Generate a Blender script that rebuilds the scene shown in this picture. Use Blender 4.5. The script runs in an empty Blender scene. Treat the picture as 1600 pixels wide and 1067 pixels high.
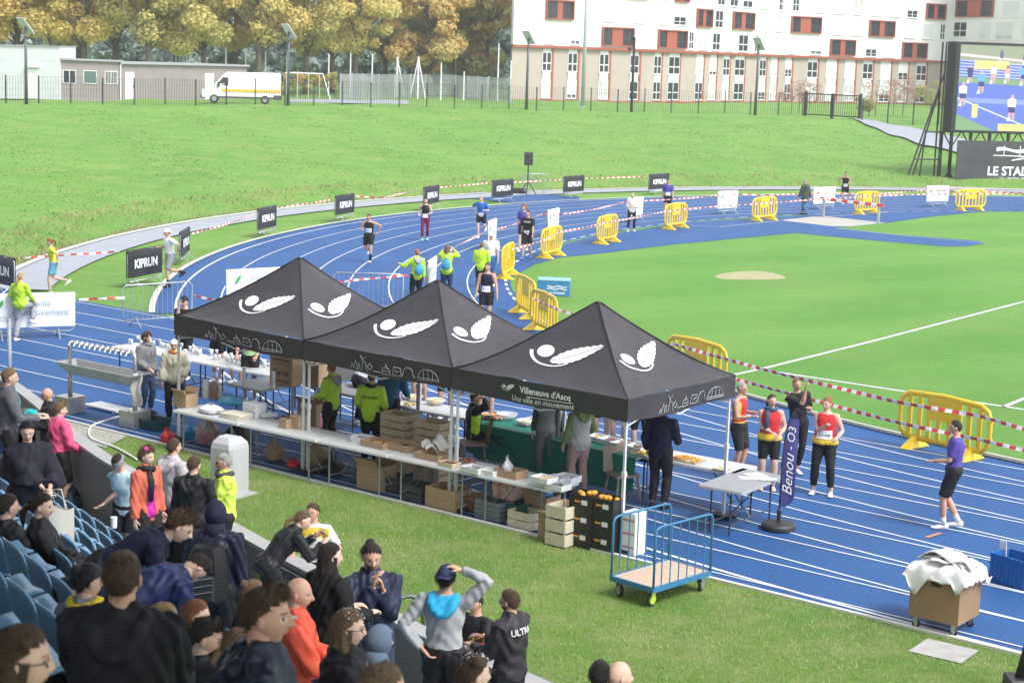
import bpy, bmesh, math, random
import numpy as np
from mathutils import Vector, Matrix, Euler
random.seed(7); np.random.seed(7)
S = bpy.context.scene
COL = S.collection
R = math.radians
# ------------------------------------------------------------------ camera
FPX, PITCH, ROLL, CAMH = 2754.2, .15996, -.032484, 7.069
cr, sr = math.cos(ROLL), math.sin(ROLL); cp, sp = math.cos(PITCH), math.sin(PITCH)
_right = Vector((cr, -sr*sp, -sr*cp)); _up = Vector((sr, cr*sp, cr*cp)); _fwd = Vector((0, cp, -sp))
cam = bpy.data.cameras.new('camera'); cam.sensor_width = 36; cam.lens = 36*FPX/1600
cam.clip_start = .1; cam.clip_end = 3000
co = bpy.data.objects.new('camera', cam); COL.objects.link(co)
m = Matrix((_right, _up, -_fwd)).transposed().to_4x4(); m.translation = Vector((0, 0, CAMH)); co.matrix_world = m
S.camera = co
cam.dof.use_dof = True; cam.dof.focus_distance = 29; cam.dof.aperture_fstop = 5.0
# ------------------------------------------------------------------ sky, sun, exposure
SUN_EL, SUN_AZ = R(52), R(128)          # azimuth clockwise from +Y
w = bpy.data.worlds.new('World'); S.world = w; w.use_nodes = True
nt = w.node_tree; nt.nodes.clear()
sky = nt.nodes.new('ShaderNodeTexSky'); sky.sky_type = 'NISHITA'; sky.sun_disc = False
sky.sun_elevation = SUN_EL; sky.sun_rotation = SUN_AZ; sky.air_density = 1.0; sky.altitude = 50; sky.dust_density = 1.0
hs = nt.nodes.new('ShaderNodeHueSaturation'); hs.inputs['Saturation'].default_value = .22; hs.inputs['Value'].default_value = 1.25
bg = nt.nodes.new('ShaderNodeBackground'); bg.inputs['Strength'].default_value = .14
ow = nt.nodes.new('ShaderNodeOutputWorld')
nt.links.new(sky.outputs[0], hs.inputs['Color']); nt.links.new(hs.outputs[0], bg.inputs[0]); nt.links.new(bg.outputs[0], ow.inputs[0])
sl = bpy.data.lights.new('sun', 'SUN'); sl.energy = 1.9; sl.angle = R(18); sl.color = (1, .97, .92)
so = bpy.data.objects.new('sun', sl); COL.objects.link(so)
sd = Vector((math.sin(SUN_AZ)*math.cos(SUN_EL), math.cos(SUN_AZ)*math.cos(SUN_EL), math.sin(SUN_EL)))
so.rotation_euler = sd.to_track_quat('Z', 'Y').to_euler(); so.location = (0, -30, 60)
S.view_settings.view_transform = 'Standard'; S.view_settings.look = 'None'; S.view_settings.gamma = 1
S.view_settings.exposure = 1.0
# ------------------------------------------------------------------ pixel of the photograph -> point of the place (surveying only)
def ray(x, y):
    u = (x-800)/FPX; v = -(y-533.5)/FPX
    uu = cr*u+sr*v; vv = -sr*u+cr*v
    return Vector((uu, cp+vv*sp, vv*cp-sp))
def gnd(x, y, z=0.0):
    d = ray(x, y); t = (z-CAMH)/d.z
    return Vector((d.x*t, d.y*t, z))
def atd(x, y, Y):
    d = ray(x, y); t = Y/d.y
    return Vector((d.x*t, Y, CAMH+d.z*t))
# ------------------------------------------------------------------ track frame
CX, CY, TH = 36.23, 56.31, -.6737
U = Vector((math.cos(TH), math.sin(TH), 0)); N = Vector((-math.sin(TH), math.cos(TH), 0))
CC = Vector((CX, CY, 0)); R0 = 36.5; LW = 1.22
def along(s, o, z=0):
    """point: s metres along the straight from the bend's tangent, o metres in from the near edge"""
    return CC + N*(o-(R0+8*LW)) + U*s + Vector((0, 0, z))
def frame(p):
    q = Vector((p[0], p[1], 0))-CC
    return q.dot(U), q.dot(N)+R0+8*LW
def sm(a, b, x):
    t = max(0., min(1., (x-a)/(b-a))); return t*t*(3-2*t)
def hz(x, y):
    r = math.hypot(x-CX, y-CY); s, o = frame((x, y))
    k = sm(10, 17, o)
    if k <= 0 or r < 52: return 0.
    lump = .10*math.sin(x*.8+y*.31)+.08*math.sin(x*.27-y*.7+1)
    b = .55*sm(52.6, 54.6, r)*(1+lump)
    lin = max(0, min(1, (r-54.5)/45)); b += 2.0*(lin**.85)
    b += .1*lump*sm(55, 60, r)
    scr = sm(14, 34, x)*sm(88, 96, y)*(1-sm(112, 128, y))*.0
    return b*k
# ------------------------------------------------------------------ materials
MATS = {}
def nodes(name):
    m = bpy.data.materials.new(name); m.use_nodes = True
    t = m.node_tree; b = t.nodes['Principled BSDF']
    return m, t, b
def mat(name, c=(.5, .5, .5), rough=.6, var=.10, scale=8., bump=0., bscale=40., metal=0., alpha=1., trans=0., emit=None, sheen=0., spec=.5, c2=None, coord='Object', dirt=0.):
    if name in MATS: return MATS[name]
    m, t, b = nodes(name); MATS[name] = m
    b.inputs['Roughness'].default_value = rough; b.inputs['Metallic'].default_value = metal
    b.inputs['Specular IOR Level'].default_value = spec
    if sheen: b.inputs['Sheen Weight'].default_value = sheen
    if trans: b.inputs['Transmission Weight'].default_value = trans
    if alpha < 1: b.inputs['Alpha'].default_value = alpha
    tc = t.nodes.new('ShaderNodeTexCoord')
    nz = t.nodes.new('ShaderNodeTexNoise'); nz.inputs['Scale'].default_value = scale; nz.inputs['Detail'].default_value = 5
    nz.inputs['Roughness'].default_value = .65
    t.links.new(tc.outputs[coord], nz.inputs['Vector'])
    mx = t.nodes.new('ShaderNodeMix'); mx.data_type = 'RGBA'
    rr = t.nodes.new('ShaderNodeMapRange'); rr.inputs[1].default_value = .3; rr.inputs[2].default_value = .7
    t.links.new(nz.outputs['Fac'], rr.inputs[0]); t.links.new(rr.outputs[0], mx.inputs[0])
    ca = tuple(max(0, v*(1-var)) for v in c); cb = c2 if c2 else tuple(min(1, v*(1+var)) for v in c)
    mx.inputs[6].default_value = (*ca, 1); mx.inputs[7].default_value = (*cb, 1)
    out = mx.outputs[2]
    if dirt:
        n2 = t.nodes.new('ShaderNodeTexNoise'); n2.inputs['Scale'].default_value = scale*.35; n2.inputs['Detail'].default_value = 8; n2.inputs['Roughness'].default_value = .7
        t.links.new(tc.outputs[coord], n2.inputs['Vector'])
        r2 = t.nodes.new('ShaderNodeMapRange'); r2.inputs[1].default_value = .52; r2.inputs[2].default_value = .75; r2.inputs[4].default_value = dirt
        t.links.new(n2.outputs['Fac'], r2.inputs[0])
        m2 = t.nodes.new('ShaderNodeMix'); m2.data_type = 'RGBA'; t.links.new(r2.outputs[0], m2.inputs[0])
        t.links.new(out, m2.inputs[6]); m2.inputs[7].default_value = (c[0]*.35+.02, c[1]*.33+.018, c[2]*.3+.012, 1); out = m2.outputs[2]
    t.links.new(out, b.inputs['Base Color'])
    if emit:
        b.inputs['Emission Color'].default_value = (*emit[:3], 1); b.inputs['Emission Strength'].default_value = emit[3]
    if bump:
        n3 = t.nodes.new('ShaderNodeTexNoise'); n3.inputs['Scale'].default_value = bscale; n3.inputs['Detail'].default_value = 4
        t.links.new(tc.outputs[coord], n3.inputs['Vector'])
        bm = t.nodes.new('ShaderNodeBump'); bm.inputs['Strength'].default_value = bump; bm.inputs['Distance'].default_value = .02
        t.links.new(n3.outputs['Fac'], bm.inputs['Height']); t.links.new(bm.outputs[0], b.inputs['Normal'])
    return m
# ------------------------------------------------------------------ mesh builder
class MB:
    def __init__(s): s.v = []; s.f = []; s.mi = []; s.k = 0
    def m(s, k): s.k = k; return s
    def add(s, vs, fs, M=None):
        o = len(s.v)
        for p in vs:
            p = Vector(p)
            s.v.append(tuple(M @ p) if M is not None else tuple(p))
        for f in fs: s.f.append(tuple(i+o for i in f)); s.mi.append(s.k)
        return s
    def box(s, a, b, M=None):
        x0, y0, z0 = a; x1, y1, z1 = b
        return s.add([(x0,y0,z0),(x1,y0,z0),(x1,y1,z0),(x0,y1,z0),(x0,y0,z1),(x1,y0,z1),(x1,y1,z1),(x0,y1,z1)],
                     [(0,3,2,1),(4,5,6,7),(0,1,5,4),(1,2,6,5),(2,3,7,6),(3,0,4,7)], M)
    def bbox(s, a, b, r=.01, M=None):
        """box with chamfered vertical and top edges"""
        x0,y0,z0 = a; x1,y1,z1 = b
        def ring(i, z): return [(x0+i,y0+r,z),(x0+r,y0+i,z),(x1-r,y0+i,z),(x1-i,y0+r,z),(x1-i,y1-r,z),(x1-r,y1-i,z),(x0+r,y1-i,z),(x0+i,y1-r,z)]
        return s.loft([ring(0, z0), ring(0, z1-r), ring(r*.7, z1)], M)
    def loft(s, rings, M=None, closed=True, caps=True):
        n = len(rings[0]); vs = [p for r in rings for p in r]; fs = []
        for i in range(len(rings)-1):
            for j in range(n if closed else n-1):
                k = (j+1) % n
                fs.append((i*n+j, i*n+k, (i+1)*n+k, (i+1)*n+j))
        if caps and closed:
            fs.append(tuple(range(n-1, -1, -1))); fs.append(tuple(range((len(rings)-1)*n, len(rings)*n)))
        return s.add(vs, fs, M)
    def tube(s, pts, r, n=8, M=None, ry=None, ref=None, caps=True):
        pts = [Vector(p) for p in pts]; rings = []
        rs = r if hasattr(r, '__len__') else [r]*len(pts)
        rys = ry if hasattr(ry, '__len__') else [ry]*len(pts)
        a = None
        for i, p in enumerate(pts):
            t = (pts[min(i+1, len(pts)-1)]-pts[max(i-1, 0)])
            if t.length < 1e-9: t = Vector((0, 0, 1))
            t.normalize()
            if a is None:
                a = Vector(ref) if ref is not None else (Vector((1, 0, 0)) if abs(t.x) < .8 else Vector((0, 1, 0)))
            a = a-t*a.dot(t)
            if a.length < 1e-6: a = t.orthogonal()
            a.normalize(); b = t.cross(a)
            q = rys[i] if rys[i] is not None else rs[i]
            rings.append([p+a*(math.cos(2*math.pi*j/n)*rs[i])+b*(math.sin(2*math.pi*j/n)*q) for j in range(n)])
        return s.loft(rings, M, caps=caps)
    def cyl(s, p, q, r, n=10, M=None, r2=None): return s.tube([p, q], [r, r2 if r2 is not None else r], n, M)
    def lathe(s, prof, n=16, M=None):
        return s.loft([[(r*math.cos(2*math.pi*j/n), r*math.sin(2*math.pi*j/n), z) for j in range(n)] for r, z in prof], M)
    def prism(s, poly, z0, z1, M=None):
        return s.loft([[(x, y, z0) for x, y in poly], [(x, y, z1) for x, y in poly]], M)
    def ball(s, c, r, n=10, k=7, M=None, sc=(1, 1, 1)):
        c = Vector(c); rings = []
        for i in range(1, k):
            a = math.pi*i/k
            rings.append([c+Vector((math.sin(a)*math.cos(2*math.pi*j/n)*r*sc[0], math.sin(a)*math.sin(2*math.pi*j/n)*r*sc[1], -math.cos(a)*r*sc[2])) for j in range(n)])
        return s.loft(rings, M)
    def grid(s, fn, nu, nv, M=None):
        vs = [fn(i/nu, j/nv) for j in range(nv+1) for i in range(nu+1)]
        fs = [(j*(nu+1)+i, j*(nu+1)+i+1, (j+1)*(nu+1)+i+1, (j+1)*(nu+1)+i) for j in range(nv) for i in range(nu)]
        return s.add(vs, fs, M)
    def mesh(s, name):
        me = bpy.data.meshes.new(name); me.from_pydata(s.v, [], s.f)
        return me
    def build(s, name, mats, parent=None, smooth=False, recalc=False):
        me = s.mesh(name)
        for mm in (mats if isinstance(mats, (list, tuple)) else [mats]): me.materials.append(mm)
        if any(s.mi): me.polygons.foreach_set('material_index', s.mi)
        if recalc:
            bm = bmesh.new(); bm.from_mesh(me); bmesh.ops.recalc_face_normals(bm, faces=bm.faces); bm.to_mesh(me); bm.free()
        if smooth is True: me.polygons.foreach_set('use_smooth', [True]*len(me.polygons))
        me.update()
        if smooth == 'auto': me.shade_smooth() if False else autosm(me)
        return link(name, me, parent)
def autosm(me, ang=35):
    me.polygons.foreach_set('use_smooth', [True]*len(me.polygons))
    bm = bmesh.new(); bm.from_mesh(me); c = R(ang)
    for e in bm.edges:
        if len(e.link_faces) == 2 and e.calc_face_angle(0) > c: e.smooth = False
    bm.to_mesh(me); bm.free()
def link(name, me, parent=None):
    o = bpy.data.objects.new(name, me); COL.objects.link(o)
    if parent is not None: o.parent = parent
    return o
def tag(o, label, cat, group=None):
    o['label'] = label; o['category'] = cat
    if group: o['group'] = group
    return o
def struct(o, label=None):
    o['kind'] = 'structure'
    if label: o['label'] = label
    return o
def thing(name, label, cat, loc=(0, 0, 0), rz=0., group=None):
    o = bpy.data.objects.new(name, None); COL.objects.link(o); o.empty_display_size = .1
    o.location = loc; o.rotation_euler = (0, 0, rz)
    return tag(o, label, cat, group)
def copy_tree(o, parent=None, label=None, loc=None, rz=None, group=None):
    c = o.copy(); COL.objects.link(c)
    if parent is not None: c.parent = parent
    for ch in list(o.children): copy_tree(ch, c)
    if label: c['label'] = label
    if group: c['group'] = group
    if loc is not None: c.location = loc
    if rz is not None: c.rotation_euler = (0, 0, rz)
    return c
def part(name, me, parent, M=None):
    o = link(name, me, parent)
    if M is not None: o.matrix_local = M
    return o
_tcache = {}
def text_mesh(txt, size, shear=0., extrude=.0, bold=0., spacing=1.):
    """flat lettering as triangles in the XY plane, centred"""
    cu = bpy.data.curves.new('t', 'FONT'); cu.body = txt; cu.size = size; cu.shear = shear; cu.align_x = 'CENTER'; cu.align_y = 'CENTER'
    cu.offset = bold; cu.space_character = spacing; cu.resolution_u = 3
    o = bpy.data.objects.new('t', cu); COL.objects.link(o)
    me = bpy.data.meshes.new_from_object(o.evaluated_get(bpy.context.evaluated_depsgraph_get()))
    vs = [tuple(v.co) for v in me.vertices]; fs = [tuple(p.vertices) for p in me.polygons]
    bpy.data.objects.remove(o); bpy.data.curves.remove(cu); bpy.data.meshes.remove(me)
    return vs, fs
def fbm(p, s=1.0):
    x, y, z = p[0]*s, p[1]*s, p[2]*s
    return .5*math.sin(x*1.7+1.3*math.sin(y*1.1+z*.7))+.3*math.sin(y*2.9+1.7*math.sin(z*1.9-x*.8)+2)+.2*math.sin(z*5.3+x*3.1+1.1*math.sin(y*4.7))
# ================================================================== ground, track
def grass_mat(name, greens, dry, dryamt, scale=1.0, patch=.15):
    m, t, b = nodes(name); b.inputs['Roughness'].default_value = .85; b.inputs['Specular IOR Level'].default_value = .25
    tc = t.nodes.new('ShaderNodeTexCoord')
    def nz(sc, det=6, ro=.6):
        n = t.nodes.new('ShaderNodeTexNoise'); n.inputs['Scale'].default_value = sc; n.inputs['Detail'].default_value = det; n.inputs['Roughness'].default_value = ro
        t.links.new(tc.outputs['Object'], n.inputs['Vector']); return n
    a = nz(9*scale, 8, .75); c = nz(patch, 4, .6); d = nz(patch*4.3, 6, .7)
    mx = t.nodes.new('ShaderNodeMix'); mx.data_type = 'RGBA'
    r = t.nodes.new('ShaderNodeMapRange'); r.inputs[1].default_value = .32; r.inputs[2].default_value = .68
    t.links.new(a.outputs[0], r.inputs[0]); t.links.new(r.outputs[0], mx.inputs[0])
    mx.inputs[6].default_value = (*greens[0], 1); mx.inputs[7].default_value = (*greens[1], 1)
    m2 = t.nodes.new('ShaderNodeMix'); m2.data_type = 'RGBA'; m2.blend_type = 'MULTIPLY'; m2.inputs[0].default_value = .8
    r2 = t.nodes.new('ShaderNodeValToRGB'); r2.color_ramp.elements[0].position = .33; r2.color_ramp.elements[1].position = .68
    r2.color_ramp.elements[0].color = (.72, .86, .72, 1); r2.color_ramp.elements[1].color = (1.16, 1.08, 1.0, 1)
    t.links.new(c.outputs[0], r2.inputs[0]); t.links.new(mx.outputs[2], m2.inputs[6]); t.links.new(r2.outputs[0], m2.inputs[7])
    m3 = t.nodes.new('ShaderNodeMix'); m3.data_type = 'RGBA'
    r3 = t.nodes.new('ShaderNodeMapRange'); r3.inputs[1].default_value = .42; r3.inputs[2].default_value = .72; r3.inputs[4].default_value = dryamt
    t.links.new(d.outputs[0], r3.inputs[0]); t.links.new(r3.outputs[0], m3.inputs[0])
    t.links.new(m2.outputs[2], m3.inputs[6]); m3.inputs[7].default_value = (*dry, 1)
    outc = m3.outputs[2]
    if name == 'infield_grass':
        wv = t.nodes.new('ShaderNodeTexWave'); wv.inputs['Scale'].default_value = .055; wv.inputs['Distortion'].default_value = 1.2; wv.inputs['Detail'].default_value = 2; mp = t.nodes.new('ShaderNodeMapping'); mp.inputs['Rotation'].default_value = (0, 0, .9)
        t.links.new(tc.outputs['Object'], mp.inputs[0]); t.links.new(mp.outputs[0], wv.inputs['Vector']); r4 = t.nodes.new('ShaderNodeValToRGB'); r4.color_ramp.elements[0].position = .3; r4.color_ramp.elements[1].position = .7; r4.color_ramp.elements[0].color = (.95, .965, .94, 1); r4.color_ramp.elements[1].color = (1.06, 1.03, 1.06, 1)
        t.links.new(wv.outputs['Fac'], r4.inputs[0]); m4 = t.nodes.new('ShaderNodeMix'); m4.data_type = 'RGBA'; m4.blend_type = 'MULTIPLY'; m4.inputs[0].default_value = 1; t.links.new(outc, m4.inputs[6]); t.links.new(r4.outputs[0], m4.inputs[7]); outc = m4.outputs[2]
    t.links.new(outc, b.inputs['Base Color'])
    bn = nz(22*scale, 6, .8); bm = t.nodes.new('ShaderNodeBump'); bm.inputs['Strength'].default_value = .9; bm.inputs['Distance'].default_value = .06
    t.links.new(bn.outputs[0], bm.inputs['Height']); t.links.new(bm.outputs[0], b.inputs['Normal'])
    return m
M_grass = grass_mat('grass', ((.10, .25, .04), (.175, .35, .07)), (.31, .36, .13), .55)
M_infield = grass_mat('infield_grass', ((.10, .265, .045), (.155, .345, .07)), (.22, .33, .09), .5, patch=.06)
M_lawn = grass_mat('lawn_soil', ((.11, .22, .04), (.20, .32, .075)), (.35, .35, .17), .7, patch=.35)
# terrain sheet: dense near, coarse to the horizon
def terrain():
    xs = np.unique(np.concatenate([np.linspace(-700, -90, 12), np.linspace(-90, 110, 134), np.linspace(110, 900, 14)]))
    ys = np.unique(np.concatenate([np.linspace(-60, 20, 12), np.linspace(20, 190, 122), np.linspace(190, 1500, 20)]))
    mb = MB(); nx = len(xs)
    for y in ys:
        for x in xs: mb.v.append((x, y, hz(x, y)-.02))
    for j in range(len(ys)-1):
        for i in range(nx-1):
            a = j*nx+i; mb.f.append((a, a+1, a+nx+1, a+nx)); mb.mi.append(0)
    o = mb.build('grass_ground', M_grass, smooth=True); struct(o, 'green grass ground rising to a bank behind the bend'); return o
ground = terrain()
def sheet(name, poly, z, mt, parent=None, label=None):
    mb = MB(); mb.add([(p[0], p[1], z) for p in poly], [tuple(range(len(poly)))])
    o = mb.build(name, mt, parent, recalc=False)
    if o.data.polygons[0].normal.z < 0: o.data.flip_normals()
    if parent is None: struct(o, label)
    return o
def arc(r, a0, a1, n): return [CC+Vector((math.cos(a0+(a1-a0)*i/n), math.sin(a0+(a1-a0)*i/n), 0))*r for i in range(n+1)]
A0, A1 = R(75), R(231.4)      # bend angles drawn
def ringmesh(name, r0, r1, z, mt, parent=None, a0=A0, a1=A1, n=160):
    i, o = arc(r0, a0, a1, n), arc(r1, a0, a1, n)
    mb = MB(); mb.add([(p.x, p.y, z) for p in i]+[(p.x, p.y, z) for p in o], [(k+1, k, n+1+k, n+2+k) for k in range(n)])
    ob = mb.build(name, mt, parent)
    if ob.data.polygons[0].normal.z < 0: ob.data.flip_normals()
    return ob
def track_mat(name, c):
    m, t, b = nodes(name); b.inputs['Roughness'].default_value = .68; b.inputs['Specular IOR Level'].default_value = .35
    tc = t.nodes.new('ShaderNodeTexCoord')
    def nz(sc, det=6, ro=.6):
        n = t.nodes.new('ShaderNodeTexNoise'); n.inputs['Scale'].default_value = sc; n.inputs['Detail'].default_value = det; n.inputs['Roughness'].default_value = ro
        t.links.new(tc.outputs['Object'], n.inputs['Vector']); return n
    a = nz(.5, 6, .65); d = nz(60, 2, .5); e = nz(2.3, 9, .75)
    rp = t.nodes.new('ShaderNodeValToRGB'); t.links.new(a.outputs[0], rp.inputs[0])
    rp.color_ramp.elements[0].position = .3; rp.color_ramp.elements[0].color = (*[v*.86 for v in c], 1)
    rp.color_ramp.elements[1].position = .7; rp.color_ramp.elements[1].color = (*[v*1.1 for v in c], 1)
    m2 = t.nodes.new('ShaderNodeMix'); m2.data_type = 'RGBA'; m2.blend_type = 'MULTIPLY'; m2.inputs[0].default_value = 1
    r2 = t.nodes.new('ShaderNodeMapRange'); r2.inputs[1].default_value = .25; r2.inputs[2].default_value = .75; r2.inputs[3].default_value = .8; r2.inputs[4].default_value = 1.18
    t.links.new(d.outputs[0], r2.inputs[0]); t.links.new(rp.outputs[0], m2.inputs[6]); t.links.new(r2.outputs[0], m2.inputs[7])
    m3 = t.nodes.new('ShaderNodeMix'); m3.data_type = 'RGBA'
    r3 = t.nodes.new('ShaderNodeMapRange'); r3.inputs[1].default_value = .58; r3.inputs[2].default_value = .8; r3.inputs[4].default_value = .35
    t.links.new(e.outputs[0], r3.inputs[0]); t.links.new(r3.outputs[0], m3.inputs[0]); t.links.new(m2.outputs[2], m3.inputs[6]); m3.inputs[7].default_value = (.05, .075, .17, 1)
    t.links.new(m3.outputs[2], b.inputs['Base Color'])
    bm = t.nodes.new('ShaderNodeBump'); bm.inputs['Strength'].default_value = .35; bm.inputs['Distance'].default_value = .005
    t.links.new(d.outputs[0], bm.inputs['Height']); t.links.new(bm.outputs[0], b.inputs['Normal'])
    return m
M_blue = track_mat('track_blue', (.016, .080, .240))
M_line = mat('line_paint', (.62, .64, .68), .6, .08, 3., dirt=.25)
M_kerb = mat('kerb_white', (.58, .575, .52), .5, .06, 4., dirt=.2)
M_conc = mat('concrete', (.38, .37, .36), .85, .16, 3., bump=.25, bscale=30, dirt=.35)
M_path = mat('path_grey', (.30, .32, .36), .85, .12, 1.5, bump=.2, bscale=40)
M_sand = mat('bare_sand', (.33, .31, .17), .9, .12, 2., bump=.3)
M_black = mat('black_rubber', (.02, .02, .022), .6, .2, 10)
# infield
infield = sheet('infield_grass', arc(R0+.2, A0, A1, 120)+[along(90, 46.3+40), along(90, 46.3+36.5)][::-1]*0, .0, M_infield, None, 'mown football pitch grass inside the bend')
struct(ringmesh('track_margin', R0+8*LW-.2, R0+8*LW+.55, .002, M_blue, None, R(75), R(192)), 'blue margin outside the outermost lane of the bend')
bendtrack = struct(ringmesh('running_track', R0-.15, R0+8*LW, .004, M_blue), 'blue athletics track bend with white lane lines')
ch = [along(40, -.02), along(-75, -.02), along(-75, 8*LW+.25), along(40, 8*LW+.25)]
chute = sheet('sprint_straight', ch, .008, M_blue, None, 'blue sprint straight running under the tents')
# lines
def strip(pts, w, z):
    mb = MB(); pts = [Vector((p[0], p[1], 0)) for p in pts]; vs = []
    for i, p in enumerate(pts):
        t = (pts[min(i+1, len(pts)-1)]-pts[max(i-1, 0)]).normalized(); q = Vector((-t.y, t.x, 0))*w/2
        vs += [(p.x+q.x, p.y+q.y, z), (p.x-q.x, p.y-q.y, z)]
    mb.add(vs, [(2*i, 2*i+1, 2*i+3, 2*i+2) for i in range(len(pts)-1)])
    return mb
def paint(pts, w, z, parent, name='lane_line', mt=None):
    o = strip(pts, w, z).build(name, mt or M_line, parent)
    if o.data.polygons[0].normal.z < 0: o.data.flip_normals()
    return o
for k in range(1, 9): paint(arc(R0+k*LW, A0, A1, 200), .045 if k < 8 else .07, .014, bendtrack)
for k in range(1, 8): paint([along(40, k*LW), along(-75, k*LW)], .04, .0165, chute)
paint([along(40, 8*LW), along(-75, 8*LW)], .04, .0165, chute)
paint([along(40, .22), along(-75, .22)], .035, .0165, chute)
# pale edge strip between track and lawn
mb = MB(); 
for k in range(58): a, b = 40-k*2, 38.012-k*2; mb.loft([[along(a, -.10, -.05), along(b, -.10, -.05), along(b, -.03, -.05), along(a, -.03, -.05)], [along(a, -.10, .035), along(b, -.10, .035), along(b, -.03, .035), along(a, -.03, .035)]])
struct(mb.build('track_edging', M_kerb, recalc=True), 'narrow pale kerb between lawn and blue track')
# start lines and stagger marks
for s, o0, o1 in ((-48.5, 1.22, 9.76), (-50.2, 0, 9.76), (-38.6, 3.6, 9.76)):
    paint([along(s, o0), along(s, o1)], .05, .018, chute, 'start_line')
M_ymark = mat('mark_yellow', (.65, .52, .12), .6, .1)
for k in range(8):
    s = -11.2-k*.62
    for d in (0, .35): paint([along(s+d, k*LW+.38), along(s+d, k*LW+.84)], .05, .0185, chute, 'stagger_mark')
    paint([along(s+1.0, k*LW+.45), along(s+1.0, k*LW+.62)], .16, .0185, chute, 'stagger_mark', M_ymark)
    paint([along(s-5, k*LW+.61), along(s-.6, k*LW+.61)], .045, .0185, chute, 'stagger_mark')
for px, py, qx, qy in ((1447, 841, 1470, 834),): paint([gnd(px, py), gnd(qx, qy)], .07, .019, chute, 'stagger_mark', mat('mark_red', (.5, .2, .12), .7))
# kerb: aluminium tube on feet along the near bend, dashes on the far bend
kb = MB(); a0, a1 = R(198), R(231.4); n = 60
for i in range(n):
    p, q = arc(R0-.03, a0+(a1-a0)*i/n, a0+(a1-a0)*(i+1)/n-.0003, 1)
    o = Vector((p.x-CX, p.y-CY, 0)).normalized()
    kb.loft([[p-o*.06+Vector((0,0,.02)), p+o*.0+Vector((0,0,.02)), p+o*.0+Vector((0,0,.075)), p-o*.06+Vector((0,0,.075))], [q-o*.06+Vector((0,0,.02)), q+o*.0+Vector((0,0,.02)), q+o*.0+Vector((0,0,.075)), q-o*.06+Vector((0,0,.075))]])
kerb = tag(kb.build('track_kerb', M_kerb, recalc=True), 'cream tubular kerb edging the inside lane of the near bend', 'kerb')
kb = MB()
for i in range(150):
    a = a0+(a1-a0)*(i+.5)/150; c = CC+Vector((math.cos(a), math.sin(a), 0))*(R0-.05); kb.box((-.05, -.035, .004), (.06, .035, .0215), Matrix.Translation(c) @ Matrix.Rotation(a, 4, 'Z'))
kf = kb.build('kerb_feet', M_black, kerb); kf['kind'] = 'stuff'
n = 70
for i in range(n):
    a = R(78)+(R(197)-R(78))*i/n
    paint(arc(R0, a, a+R(.95), 3), .09, .016, bendtrack, 'lane_dash')
# D-zone and water jump
P = [(795, 436), (837, 413), (875, 403), (950, 395), (1050, 382.5), (1200, 368.5), (1243, 364.5), (1375, 377), (1475, 385.5), (1512, 385), (1540, 380.5), (1525, 376.5), (1400, 367), (1305, 356.5), (1380, 349.5), (1450, 339.5), (1525, 332), (1600, 328.8), (1600, 326.5), (1400, 328), (1075, 348), (925, 370), (835, 395), (792, 425)]
sheet('steeplechase_apron', [gnd(*p) for p in P], .009, M_blue, None, 'blue runway joining the track to the water jump')
pit = [gnd(*p) for p in ((1222, 345), (1268, 339), (1290, 338.6), (1384, 348.6), (1330, 354.5), (1300, 354))]
sheet('water_jump_pit', pit, .013, mat('pit_lining', (.40, .385, .35), .7, .12, 1.2, dirt=.6), None, 'pale drained water jump pit beside the runway')
for p in ([(1045, 352), (1125, 355), (1245, 343)], [(1305, 357), (1400, 367.5), (1545, 381)], [(1225, 344), (1400, 331)]): paint([gnd(*q) for q in p], .06, .017, bendtrack)
# football pitch lines
for p in ([(1100, 596), (1200, 574), (1360, 534), (1640, 461)], [(1180, 576), (1237, 585), (1600, 640), (1700, 655)], [(1567, 636), (1640, 607)]):
    paint([gnd(*q) for q in p], .11, .006, infield, 'pitch_line')
sp_ = [gnd(1118+55*(1+math.cos(a))+3*math.sin(3*a), 432+6.8*math.sin(a)+1.5*math.cos(2*a)) for a in np.linspace(0, 2*math.pi, 28)[:-1]]
sheet('bare_patch', sp_, .005, M_sand, None, 'bare sandy patch worn in the infield grass')
# outer path round the bend
ringmesh('outer_path', 50.0, 51.7, .03, M_path, None, R(75), R(187)); struct(bpy.data.objects['outer_path'], 'grey footpath curving round the outside of the track')
pe = ringmesh('path_edging', 51.7, 51.95, .055, M_kerb, None, R(75), R(187)); struct(pe, 'pale kerb along the outer edge of the footpath')
sheet('blue_runoff', [gnd(*p) for p in ((700, 306), (760, 301), (800, 300), (905, 308), (905, 316), (800, 318))], .012, M_blue, None, 'blue run-off patch beside the loudspeaker')
struct(ringmesh('verge_edging', R0+8*LW+.55, R0+8*LW+.72, .03, M_kerb, None, R(75), R(192)), 'thin pale kerb on the outside of the bend')
# near lawn in front of the stand
LA = [along(12, -.1), along(-31, -.1)]
def lawn_h(x, y): return 0
lw = sheet('lawn', [along(14, -.1), along(-60, -.1), along(-60, -14), along(14, -14)], .0, M_lawn, None, 'worn green lawn between the stand wall and the track')
slab = sheet('concrete_slab', [gnd(*p) for p in ((1449, 998), (1530, 1017), (1502, 1037), (1419, 1018))], .012, M_conc, None, 'square concrete slab set flush in the lawn')
sheet('concrete_apron', [gnd(*p) for p in ((96, 657), (200, 681), (165, 700), (130, 690), (100, 668))], .011, M_conc, None, 'grey concrete apron beside the wash trough')
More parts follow.
